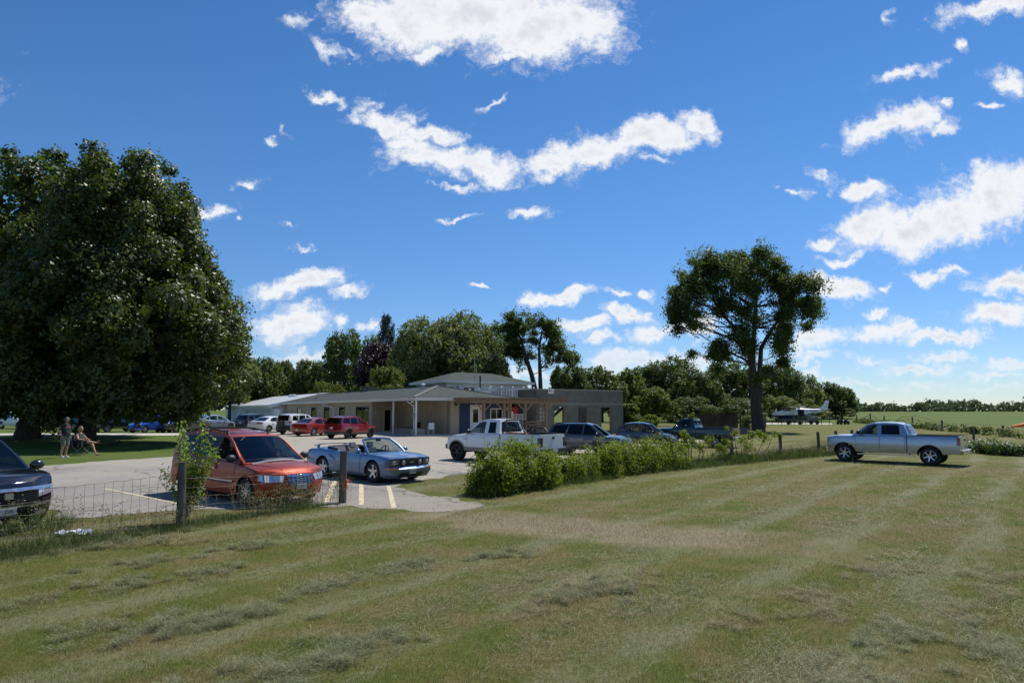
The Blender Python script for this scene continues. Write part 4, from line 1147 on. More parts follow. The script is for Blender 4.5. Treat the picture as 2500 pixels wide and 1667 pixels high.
# deck with white railing between clubhouse and block wall
dk = thing("roof_deck", "raised deck with white baluster railing above the pergola", "deck", (0, 0, 0))
da, db, dt = 8.9, 12.15, 3.0
d_ = MB(); wbox(d_, da, 14.0, dt, t0 + .58, 2.95, 3.08); d_.build("floor", mat("deck_board", (.30, .29, .28), .8), dk, smooth=0)
d_ = MB(); wbox(d_, da, 14.0, dt - .06, dt - .003, 2.9, 3.1); d_.build("edge_board", M_WHITE, dk, smooth=0)
for (s, t) in ((9.3, 3.3), (12.0, 3.3), (9.3, 8.6)):
    d_ = MB(); wbox(d_, s - .08, s + .08, t - .08, t + .08, -.3, 2.948); d_.build("post", M_TIMB, dk, smooth=0)
def railing(mb, a, b, z0, h=1.0, posts=3, step=.13):
    a = Vector(a); b = Vector(b); L = (b - a).length; n = int(L / step)
    up_ = Vector((0, 0, 1))
    mb.bar(a + up_ * (z0 + h), b + up_ * (z0 + h), .07, .05); mb.bar(a + up_ * (z0 + .12), b + up_ * (z0 + .12), .05, .05)
    for i in range(1, n): p = a.lerp(b, i / n); mb.bar(p + up_ * (z0 + .145), p + up_ * (z0 + h - .025), .065)
    for i in range(posts):
        p = a.lerp(b, i / (posts - 1)); mb.bar(p + up_ * z0, p + up_ * (z0 + h + .1), .13); mb.ball(p + up_ * (z0 + h + .13), .09, 8, 5)
ra_ = MB(); railing(ra_, W(9.1, 3.1, 0), W(14.0, 3.1, 0), 3.08, 1.02, 5, .17); ra_.build("railing", M_WHITE, dk, smooth=0)
ra_ = MB(); railing(ra_, W(9.1, 3.3, 0), W(9.1, 7.2, 0), 3.08, .85, 3); ra_.build("railing", M_WHITE, dk, smooth=0)
pp = thing("radio_mast", "thin grey pole rising in front of the upper storey", "mast", W(s_of(1158, 6), 6.0, 3.0))
m_ = MB(); m_.tube([(0, 0, -.3), (0, 0, 3.9)], .03, 6); m_.build("pole", M_GALV, pp); m_ = MB(); m_.tube([(0, 0, 3.9), (0, 0, 5.2)], .012, 5); m_.build("antenna", M_GALV, pp)
pp = thing("vent_pipe", "short dark flue pipe beside the thin pole", "flue", W(s_of(1172, 6.4), 6.4, 3.0))
m_ = MB(); m_.tube([(0, 0, -.3), (0, 0, 2.35)], .075, 8); m_.lathe([(.12, 2.35), (.12, 2.42), (.0, 2.5)], 8); m_.build("pipe", M_BLACK, pp)

# unfinished block building
bk = thing("block_building", "roofless raw concrete block building with open doorways", "building", (0, 0, 0))
bs0, bs1, bt0, bt1, bh = 12.2, 22.7, 0.0, 9.0, 3.92
k = MB(); X = lambda px: s_of(px, bt0) - bs0
fh = [(X(1353), X(1381), .55, 2.32), (X(1412), X(1437), -.05, 2.32), (X(1468), X(1493), -.05, 2.32)]
ka, kd, kn = wall(k, bs0, bt0, bs1, bt0, -.4, bh, fh)
wall(k, bs0, bt1, bs0, bt0 + .223, -.4, bh, [(2, 4.5, .4, 2.3)]); wall(k, bs1, bt0 + .223, bs1, bt1, -.4, bh, [(max(.3, t_of(1462, bs1) - .223), min(8.4, t_of(1503, bs1) - .223), .0, 2.45)] if t_of(1462, bs1) < t_of(1503, bs1) else [(max(.3, t_of(1503, bs1) - .223), min(8.4, t_of(1462, bs1) - .223), .0, 2.45)])
wall(k, bs1 - .223, bt1, bs0 + .223, bt1, -.4, bh, [(.3, 3.2, -.1, 2.4), (6.2, 8.8, .2, 2.4)])
k.build("wall", M_BLOCK, bk, smooth=0)
cp = MB(); wbox(cp, bs0 - .03, bs1 + .03, bt0 - .03, bt0 + .25, bh + .002, bh + .1); wbox(cp, bs1 - .25, bs1 + .03, bt0 + .252, bt1, bh + .002, bh + .1); wbox(cp, bs0 - .03, bs0 + .25, bt0 + .252, bt1, bh + .002, bh + .1); cp.build("coping", mat("pale_coping", (.33, .31, .26), .9), bk, smooth=0)
bd_ = MB(); wbox(bd_, bs0 + .5, bs1, bt0 - .012, bt0 - .003, 2.55, 2.72); bd_.build("bond_beam", mat("beam_concrete", (.25, .24, .20), .9), bk, smooth=0)
br = MB(); 
for i in range(2):
    for j in range(4): wbox(br, bs0 + .35 + i * .36, bs0 + .62 + i * .36, bt0 - .02, bt0 - .004, .95 + j * .36, 1.2 + j * .36)
br.build("breeze_block", mat("breeze", (.36, .35, .31), .9), bk, smooth=0)
dr = MB(); wbox(dr, bs0 + X(1412) + .05, bs0 + X(1437) + .9, 2.6, 2.7, -.3, 2.6); dr.build("board", mat("brown_board", (.12, .075, .05), .8), bk, smooth=0)
fj = MB()
for (a, b, z0, z1) in fh: wbox(fj, bs0 + b - .12, bs0 + b - .003, bt0 + .02, bt0 + .2, z0 + .003, z1 - .003)
fj.build("door_frame", M_TIMB, bk, smooth=0)
sg = thing("wall_sign", "small white sign with a red mark high on the block wall", "sign", (0, 0, 0))
sx = X(1338); sz = zat(961, 64.5) - FB
m_ = MB(); m_.prism([(sx, sz), (sx + .66, sz), (sx + .66, sz + .46), (sx, sz + .46)], lambda u, v, w: ka + kd * u + Vector((0, 0, v)) + kn * (.012 + w), .03); m_.build("board", M_WHITE, sg, smooth=0)
m_ = MB(); m_.prism([(sx + .05, sz + .26), (sx + .12, sz + .4), (sx + .26, sz + .36), (sx + .28, sz + .2), (sx + .17, sz + .08), (sx + .15, sz + .22)], lambda u, v, w: ka + kd * u + Vector((0, 0, v)) + kn * (.044 + w), .004); m_.build("mark", mat("sign_red", (.55, .06, .03), .5), sg, smooth=0)
m_ = MB()
for i in range(3): m_.prism([(sx + .34, sz + .1 + i * .11), (sx + .6 - .06 * i, sz + .1 + i * .11), (sx + .6 - .06 * i, sz + .14 + i * .11), (sx + .34, sz + .14 + i * .11)], lambda u, v, w: ka + kd * u + Vector((0, 0, v)) + kn * (.044 + w), .003)
m_.build("lettering", M_GREY, sg, smooth=0)
ss = thing("staircase", "dark open stair seen through the left opening of the block wall", "stairs", W(15.2, 3.2, 0))
m_ = MB(); n_ = MB(); D_ = UU
for i in range(12):
    p = D_ * (-.9 + i * .26) + Vector((0, 0, .2 + i * .2)); q = VV * .5
    m_.bar(p - q, p + q, .27, .04); n_.bar(p - q - D_ * .14 + Vector((0, 0, .0)), p + q - D_ * .14, .03, .05)
m_.bar(D_ * -1.0 + Vector((0, 0, .05)) + VV * .52, D_ * 2.1 + Vector((0, 0, 2.4)) + VV * .52, .06, .25); m_.bar(D_ * -1.0 + Vector((0, 0, .05)) - VV * .52, D_ * 2.1 + Vector((0, 0, 2.4)) - VV * .52, .06, .25)
m_.build("tread", M_BLACK, ss, smooth=0); n_.build("nosing", M_WHITE, ss, smooth=0)
# small red canopy box + inner white rail seen between clubhouse and block wall
rc = thing("vending_cooler", "red box seen through the passage right of the tan brick corner", "box", W(11.0, 2.2, 0))
m_ = MB(); m_.box((0, 0, 1.95), (1.0, .7, .7)); m_.box((0, 0, .7), (.9, .6, 1.79)); m_.build("cabinet", mat("faded_red", (.42, .03, .025), .5), rc, bevel=.03)
rr = MB(); railing(rr, W(10.3, 1.2, 0), W(11.6, 1.2, 0), -.1, 1.75, 2, .16)
tag(rr.build("railing_gate", M_WHITE, None, smooth=0), "white slatted gate below the pergola", "gate")
# shrub seen through the passage
shrub("shrub", "green shrub seen through the passage beside the block wall", W(13.0, 14.5, -.1), [((0, 0, 1.2), 1.4), ((1.2, .5, .9), 1.1), ((-1.3, .3, 1.0), 1.2), ((.3, .6, 2.1), 1.0)], M_BUSH, 4200, .2, 71)

# pergola
pg = thing("pergola", "weathered timber pergola in front of the blue panels", "pergola", (0, 0, 0))
pt0, pt1, pz = -3.3, -.35, 2.62
for px in (1181, 1231, 1282, 1333):
    s = s_of(px, pt0 + .3); m_ = MB(); wbox(m_, s - .1, s + .1, pt0 + .2, pt0 + .4, -.4, pz - .002); m_.build("post", M_TIMB, pg, smooth=0)
    m_ = MB(); m_.bar(W(s - .75, pt0 + .3, pz - .02), W(s - .1, pt0 + .3, pz - .62), .08, .1); m_.bar(W(s + .75, pt0 + .3, pz - .02), W(s + .1, pt0 + .3, pz - .62), .08, .1); m_.build("brace", M_TIMB, pg, smooth=0)
m_ = MB(); sA, sZ = 3.6, 13.0
for t in (pt0 + .16, pt0 + .44, pt1): wbox(m_, sA + .1, sZ - .1, t - .035, t + .035, pz, pz + .22)
m_.build("beam", M_TIMB, pg, smooth=0)
m_ = MB(); n = 24
for i in range(n):
    s = sA + (sZ - sA) * i / (n - 1); wbox(m_, s - .025, s + .025, pt0 - .45, pt1 + .2, pz + .222, pz + .40)
m_.build("rafter", M_TIMB, pg, smooth=0)
m_ = MB()
for i in range(12): t = pt0 - .3 + i * .3; wbox(m_, sA - .2, sZ + .2, t - .02, t + .02, pz + .402, pz + .45)
m_.build("batten", M_TIMB, pg, smooth=0)
fr = MB()
for i, s in enumerate((9.2, 11.1)): wbox(fr, s - .05, s + .05, pt0 + .6, pt0 + .7, -.3, 1.05)
for z in (.45, .75, 1.02): wbox(fr, 9.0, 11.4, pt0 + .702, pt0 + .74, z - .06, z + .05)
tag(fr.build("timber_rail", M_TIMB, None, smooth=0), "low weathered timber rail under the right end of the pergola", "railing")

# porch furniture
def porch_chair(name, label, P, m, rz):
    c = thing(name, label, "chair", P, rz)
    a = MB(); a.box((0, 0, .44), (.5, .5, .05)); a.build("seat", m, c, bevel=.015)
    a = MB(); a.box((-.24, 0, .72), (.05, .5, .52), None); a.build("backrest", m, c, bevel=.015)
    for x in (-.22, .22):
        for y in (-.22, .22):
            a = MB(); a.bar((x, y, 0), (x, y, .64 if x > 0 else .44), .04); a.build("leg", m, c)
    for y in (-.25, .25):
        a = MB(); a.box((0, y, .655), (.5, .05, .03)); a.build("armrest", m, c)
porch_chair("porch_chair", "dark chair on the porch behind the left porch post", W(2.2, 4.4, -.03), M_BLACK, 2.4)
porch_chair("porch_chair", "white plastic chair beside the corner post of the porch", W(1.9, .9, -.03), M_WHITE, 2.0)

# metal-roofed shed wing
sh = thing("metal_shed", "white shed wing with a pale sloping metal roof at the far left of the clubhouse", "building", (0, 0, 0))
a0, a1, s_, sb = RL + .02, RL + 36, -1.2, 6.6
hz0, hz1 = 2.75, 4.55
def metal_roof():
    m, nt, p = newmat("pale_metal_roof")
    pos = nt.pos(); t = nt.v('DOT_PRODUCT', pos, tuple(VV)); f = nt.noise(pos, .5, 5, .6)
    w = nt.step(nt.m('ABSOLUTE', nt.m('SINE', nt.m('MULTIPLY', t, PI / .9))), .12, .02)
    lt = nt.step(nt.m('SINE', nt.m('MULTIPLY', t, .7)), .93, .98)
    c = nt.mix(nt.step(f, .3, .7), (.46, .46, .45), (.56, .56, .55)); c = nt.mix(nt.m('MULTIPLY', lt, .7), c, (.80, .82, .82))
    pset(nt, p, col=nt.mix(nt.m('MULTIPLY', w, .35), c, (.30, .30, .30)), rough=.5, metal=.35)
    return m
m_ = MB(); th = [W(s_ - .4, a0 - .3, hz0), W(s_ - .4, a1 + .3, hz0), W(sb + .3, a1 + .3, hz1), W(sb + .3, a0 - .3, hz1)]
m_.add(th + [p + Vector((0, 0, .08)) for p in th], [(0, 1, 2, 3), (4, 7, 6, 5), (0, 4, 5, 1), (1, 5, 6, 2), (2, 6, 7, 3), (3, 7, 4, 0)])
th = [W(sb + .3, a0 - .3, hz1), W(sb + .3, a1 + .3, hz1), W(sb + 7.5, a1 + .3, hz0), W(sb + 7.5, a0 - .3, hz0)]
m_.add(th + [p + Vector((0, 0, .08)) for p in th], [(0, 1, 2, 3), (4, 7, 6, 5), (0, 4, 5, 1), (1, 5, 6, 2), (2, 6, 7, 3), (3, 7, 4, 0)])
rr = m_.build("roof", metal_roof(), sh, smooth=0)
m_ = MB(); m_.bar(W(s_ - .42, a0 - .33, hz0 - .12), W(sb + .3, a0 - .33, hz1 - .12), .05, .42); m_.bar(W(sb + .35, a0 - .33, hz1 - .12), W(sb + 7.5, a0 - .33, hz0 - .12), .05, .42); m_.bar(W(s_ - .43, a0 - .3, hz0 - .03), W(s_ - .43, a1 + .3, hz0 - .03), .05, .18); m_.build("fascia", M_WHITE, sh, smooth=0)
m_ = MB(); tt = lambda px: t_of(px, s_)
def shh(p0, p1): return (a1 - tt(p0), a1 - tt(p1))
H = [(*shh(588, 604), 1.1, 2.25), (*shh(606, 622), 1.1, 2.25), (*shh(624, 640), 1.1, 2.25), (*shh(668, 684), .0, 2.3)]
sa, sd, sn = wall(m_, s_, a1, s_, a0, -.4, hz0, H)
m_.build("wall", mat("white_board_wall", (.66, .67, .66), .7, var=.12, scale=.7), sh, smooth=0)
m_ = MB(); wall(m_, s_ + .24, a0 + .02, sb + 7, a0 + .02, -.4, hz0 - .05); m_.add([W(s_, a0 + .01, hz0 - .03), W(sb + .3, a0 + .01, hz1 - .04), W(sb + 7.4, a0 + .01, hz0 - .03)], [(0, 1, 2)]); m_.build("gable", M_WHITE, sh, smooth=0)
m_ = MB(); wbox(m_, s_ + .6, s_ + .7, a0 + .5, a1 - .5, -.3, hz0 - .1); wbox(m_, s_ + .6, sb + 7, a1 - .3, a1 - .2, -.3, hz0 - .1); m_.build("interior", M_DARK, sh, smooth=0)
for h in H[:3]: opening(sh, sa, sd, sn, *h, M_GREY, mull=0, fw=.08, pane=False)
opening(sh, sa, sd, sn, *H[3], M_GREY, name='door', mull=0, fw=.08, pane=False)
m_ = MB(); wbox(m_, s_ - .03, s_ - .004, tt(655), tt(585), -.2, 1.0)
m_.build("board", mat("grey_board", (.36, .36, .33), .8, var=.3, scale=3), sh, smooth=0)
q = W(5.2, a0 + 12, hz1 - .2); m_ = MB(); m_.tube([q, q + VV * 4], .25, 8); m_.build("roof_vent", M_WHITE, rr)
# ------------------------------------------------------------------ vehicles
M_TYRE = mat("tyre_rubber", (.018, .018, .019), .85, var=.25, bump=.2, scale=20)
M_RIM = mat("alloy", (.55, .56, .58), .28, metal=.85, var=.05)
M_RIMD = mat("dark_alloy", (.035, .036, .038), .35, metal=.6, var=.05)
M_CHROME = mat("chrome", (.62, .62, .62), .24, metal=1., var=.03)
M_TRIM = mat("black_trim", (.016, .016, .018), .5, var=.2)
M_CLAD = mat("grey_cladding", (.045, .045, .047), .65)
M_SEAT = mat("seat_fabric", (.05, .05, .055), .8)
M_SEATG = mat("grey_leather", (.20, .20, .21), .6)
M_INT = mat("cabin_plastic", (.035, .036, .04), .7)
M_GLASS = glassmat("car_glass", (.40, .47, .46))
M_GLASSD = glassmat("privacy_glass", (.04, .045, .05))
M_LAMP = mat("headlamp", (.55, .58, .62), .1, metal=.6, coat=1, var=.25, scale=30)
M_TAIL = mat("tail_lamp", (.30, .012, .012), .2, coat=1, var=.2, scale=20)
M_TAILD = mat("dark_tail_lamp", (.05, .012, .014), .2, coat=1)
M_AMBER = mat("amber_lamp", (.75, .22, .02), .25, coat=1)
M_PLATE = mat("number_plate", (.62, .64, .63), .5, var=.08)
M_INK = mat("dark_ink", (.03, .035, .07), .6)
M_UNDER = mat("underbody", (.008, .008, .008), .95)

def ip(x, pts):
    xs = [p[0] for p in pts]; ys = [p[1] for p in pts]
    if xs[0] > xs[-1]: xs = xs[::-1]; ys = ys[::-1]
    return float(np.interp(x, xs, ys))

CF = [0, .3, .6, .85]     # fractions across the top used by ring and end caps
class Body:
    def __init__(s, **k):
        s.sill = .24; s.nose = [(0, -.06), (.45, 0), (.7, -.02), (1.0, -.12)]; s.tail = [(0, .05), (.5, 0), (1.1, .06)]
        s.bf = .16; s.br = .10; s.kf = .14; s.kr = .09; s.crown = [(-3, .02), (3, .02)]; s.wells = []; s.rw = .33; s.arch = .06
        s.bumpf = .26; s.bumpr = .30; s.tuck = .06; s.archtop = 1.0
        s.__dict__.update(k)
        s.xf = s.wb / 2 + s.fo; s.xr = -s.wb / 2 - s.ro
        s.zb_ref = ip(0, s.top)
    def zt(s, x): return ip(x, s.top)
    def zbot(s, x):
        z = s.sill
        if x > s.wb / 2 + .5: z = s.sill + (s.bumpf - s.sill) * min(1, (x - s.wb / 2 - .5) / .3)
        if x < -s.wb / 2 - .5: z = s.sill + (s.bumpr - s.sill) * min(1, (-x - s.wb / 2 - .5) / .3)
        ra = s.rw + s.arch
        for xa in (s.wb / 2, -s.wb / 2):
            q = ra * ra - (x - xa) ** 2
            if q > 0: z = max(z, s.rw * s.archtop + math.sqrt(q))
        return z
    def plan(s, x):
        f = max(0, (x - (s.xf - .85)) / .85) ** 2.2 * s.kf; r = max(0, ((s.xr + .7) - x) / .7) ** 2.2 * s.kr
        return 1 - f - r
    def half(s, x, z):
        a = (z - s.sill) / max(.3, s.zb_ref - s.sill)
        a = min(1.25, max(-.1, a))
        prof = ip(a, [(-.1, .94), (0, .965), (.2, .99), (.45, 1.0), (.7, .99), (.92, .965), (1.05, .94), (1.25, .90)])
        return s.W / 2 * prof * s.plan(x)
    def shift(s, x, z, c):
        """nose and tail shaping: how far a surface point at station x moves along the car"""
        d = 0
        w = max(0, (x - (s.xf - .55)) / .55) ** 1.4
        d += w * (ip(z, s.nose) - s.bf * abs(c) ** 2.4)
        w = max(0, ((s.xr + .5) - x) / .5) ** 1.4
        d += w * (ip(z, s.tail) + s.br * abs(c) ** 2.6)
        return d
    def side(s, x, z, off=0.): 
        return (x + s.shift(x, z, 1.0), s.half(x, z) + off, z)
    def front(s, c, z, off=0.):
        y = s.half(s.xf, z) * c
        return (s.xf + s.shift(s.xf, z, c) + off, y + off * .6 * c, z)
    def rear(s, c, z, off=0.):
        y = s.half(s.xr, z) * c
        return (s.xr + s.shift(s.xr, z, c) - off, y + off * .6 * c, z)
    def stations(s):
        ra = s.rw + s.arch; xs = list(np.linspace(s.xr, s.xf, 30))
        for d in (.04, .1, .18, .28, .42): xs += [s.xf - d, s.xr + d]
        for xa in (s.wb / 2, -s.wb / 2):
            xs = [x for x in xs if abs(abs(x - xa) - ra) > .02]
            xs += [xa - ra - .002, xa + ra + .002] + [xa + (ra - .001) * math.cos(k * PI / 12) for k in range(13)]
        for w in s.wells:
            xs = [x for x in xs if abs(x - w[0]) > .02 and abs(x - w[1]) > .02]
            xs += [w[0] - .002, w[0] + .002, w[1] - .002, w[1] + .002]
        xs = sorted(xs); out = [xs[0]]
        for x in xs[1:]:
            if x - out[-1] > .0015: out.append(x)
        return out
    def ring(s, x):
        zb = s.zbot(x); zt = s.zt(x); pts = []
        n = 7
        for i in range(n):
            z = zb + (zt - .045 - zb) * i / (n - 1)
            pts.append((s.half(x, z), z, 1.0))
        ys = s.half(x, zt - .045)
        pts.append((ys - .018, zt - .010, 1.0))
        well = None
        for w in s.wells:
            if w[0] < x < w[1]: well = w
        if well:
            lip = well[3] if len(well) > 3 else .09
            pts += [(ys - lip, zt, 1.), (ys - lip - .01, well[2], 1.), (ys * .45, well[2], 1.), (0, well[2], 1.)]
        else:
            cr = ip(x, s.crown)
            for c in (.85, .6, .3, 0): pts.append(((ys - .018) * c, zt + cr * (1 - c * c), c))
        return [(x + s.shift(x, z, c), y, z) for (y, z, c) in pts], well

def body_mesh(B, name, pm, parent, well_mats=None):
    st = B.stations(); mb = MB(); wmb = {}
    rings = []
    for x in st:
        r, w = B.ring(x)
        full = r + [(p[0], -p[1], p[2]) for p in r[-2::-1]]
        rings.append((full, w))
    n = len(rings[0][0]); base = [p for r, _ in rings for p in r]
    fo = []; fw = {}
    half = 7
    for i in range(len(rings) - 1):
        wa, wb_ = rings[i][1], rings[i + 1][1]
        well = wa or wb_
        for k in range(n - 1):
            q = (i * n + k, i * n + k + 1, (i + 1) * n + k + 1, (i + 1) * n + k)
            top = half + 1 <= k < n - 2 - half
            if well and top: fw.setdefault(B.wells.index(well), []).append(q)
            else: fo.append(q)
    mb.add(base, fo)
    # end caps
    for end, fn, x in ((0, B.rear, B.xr), (len(rings) - 1, B.front, B.xf)):
        R = rings[end][0]; cs = [1, .85, .6, .3, 0, -.3, -.6, -.85, -1]
        rows = []
        for k in range(half):
            z = R[k][2]; y = R[k][1]
            rows.append([(x + B.shift(x, z, c), y * c, z) for c in cs])
        rows.append([R[k] for k in range(half, n - half)][:])
        top = [R[half]] + [R[half + 1 + j] for j in range(n - 2 * half - 2)] + [R[n - 1 - half]]
        rows[-1] = top if len(top) == 9 else [R[half], *[R[k] for k in range(half + 1, n - 1 - half)], R[n - 1 - half]]
        m = len(rows[0]); fs = []
        vs = [p for r in rows for p in r]
        for a in range(len(rows) - 1):
            for b in range(m - 1):
                q = (a * m + b, a * m + b + 1, (a + 1) * m + b + 1, (a + 1) * m + b); fs.append(q)
        mb.add(vs, fs)
    o = mb.build(name, pm, parent, smooth=32)
    for wi, fs in fw.items():
        w_ = MB(); w_.add(base, fs)
        # drop unused verts through build's own clean-up
        used = sorted({i for q in fs for i in q}); mp = {u: j for j, u in enumerate(used)}
        w_.v = [base[u] for u in used]; w_.f = [tuple(mp[i] for i in q) for q in fs]
        nm, m = (well_mats or {}).get(wi, ('cabin_tub', M_INT))
        w_.build(nm, m, parent, smooth=30)
    u = MB(); z1 = .58
    u.box(((B.xf + B.xr) / 2, 0, (B.sill + .03 + z1) / 2), (B.xf - B.xr - .5, B.W - .72, z1 - B.sill - .03))
    u.box((0, 0, (B.sill + .06)), (B.wb - 2 * (B.rw + B.arch) - .02, B.W - .12, .06))
    for xa in (B.wb / 2, -B.wb / 2):
        u.bar((xa, -B.W / 2 + .15, B.rw), (xa, B.W / 2 - .15, B.rw), .09)
        for sgn in (-1, 1):   # dark wheel-well linings
            ra = B.rw + B.arch - .004
            pr = [(xa + ra * math.cos(t), B.rw * B.archtop + ra * math.sin(t)) for t in np.linspace(0, PI, 11)]
            for (a, b) in zip(pr[:-1], pr[1:]):
                y0, y1 = sgn * (B.W / 2 - .09), sgn * (B.W / 2 - .40)
                u.add([(a[0], y0, a[1]), (b[0], y0, b[1]), (b[0], y1, b[1]), (a[0], y1, a[1])], [(0, 1, 2, 3)])
    u.build("underbody", M_UNDER, parent, smooth=0, fix=False)
    return o

def patch(fn, quad, nu=6, nv=3, off=.012, th=.03, edge_round=0):
    """a thin piece lying on a body surface; quad = 4 corners in the surface's own (a, z)"""
    mb = MB(); (a, b, c, d) = [Vector((*q, 0)) for q in quad]; g = []
    for j in range(nv + 1):
        for i in range(nu + 1):
            u, v = i / nu, j / nv
            p = a.lerp(b, u).lerp(d.lerp(c, u), v); g.append((p.x, p.y))
    m = nu + 1; V = [fn(p[0], p[1], off) for p in g] + [fn(p[0], p[1], off - th) for p in g]; N = len(g); fs = []
    for j in range(nv):
        for i in range(nu): q = (j * m + i, j * m + i + 1, (j + 1) * m + i + 1, (j + 1) * m + i); fs.append(q)
    rim = [i for i in range(m)] + [j * m + nu for j in range(1, nv + 1)] + [nv * m + i for i in range(nu - 1, -1, -1)] + [j * m for j in range(nv - 1, 0, -1)]
    for i in range(len(rim)): p, q = rim[i], rim[(i + 1) % len(rim)]; fs.append((p, q, q + N, p + N))
    mb.add(V, fs); return mb

def sidefn(B, sgn): return lambda x, z, off: (lambda p: (p[0], sgn * p[1], p[2]))(B.side(x, z, off))

def wheel(parent, x, y, B, style, tw=.22, rr=.66, dark=False):
    sg = 1 if y > 0 else -1; r = B.rw
    M = Matrix.Translation((x, y, r)) @ Matrix.Rotation(-sg * PI / 2, 4, 'X')    # local z -> outward
    R = r * rr; h = tw / 2
    t = MB(); t.lathe([(R, -h), (r * .93, -h), (r, -h * .62), (r, h * .62), (r * .955, h * .95), (R + .012, h), (R, h * .9)], 40, M, closed=True)
    w = t.build("wheel", M_TYRE, parent, smooth=40)
    rm = MB()
    rm.lathe([(R, -h * .9), (R, h * .86), (R * .93, h * .92), (R * .90, h * .55), (R * .9, -h * .9)], 32, M, closed=True)
    rm.lathe([(.001, h * .70), (R * .20, h * .70), (R * .24, h * .35), (R * .24, -h * .3), (0.001, -h * .3)], 16, M)
    k = style
    for i in range(k):
        a = 2 * PI * i / k + .3; ca, sa = math.cos(a), math.sin(a); wd = R * (.34 if k == 5 else .22 if k <= 7 else .12)
        P = lambda u, v, z: M @ Vector((ca * u - sa * v, sa * u + ca * v, z))
        rm.add([P(R * .15, -wd * .55, h * .72), P(R * .15, wd * .55, h * .72), P(R * .94, wd * .36, h * .84), P(R * .94, -wd * .36, h * .84),
                P(R * .15, -wd * .55, h * .35), P(R * .15, wd * .55, h * .35), P(R * .94, wd * .36, h * .5), P(R * .94, -wd * .36, h * .5)],
               [(0, 1, 2, 3), (0, 4, 5, 1), (1, 5, 6, 2), (3, 2, 6, 7), (0, 3, 7, 4)])
    rm.build("rim", M_RIMD if dark else M_RIM, w, smooth=35)
    bk = MB(); bk.lathe([(.001, -h * .15), (R * .9, -h * .15), (R * .9, -h * .25), (.001, -h * .25)], 20, M); bk.build("brake_disc", M_CLAD, w)
    return w

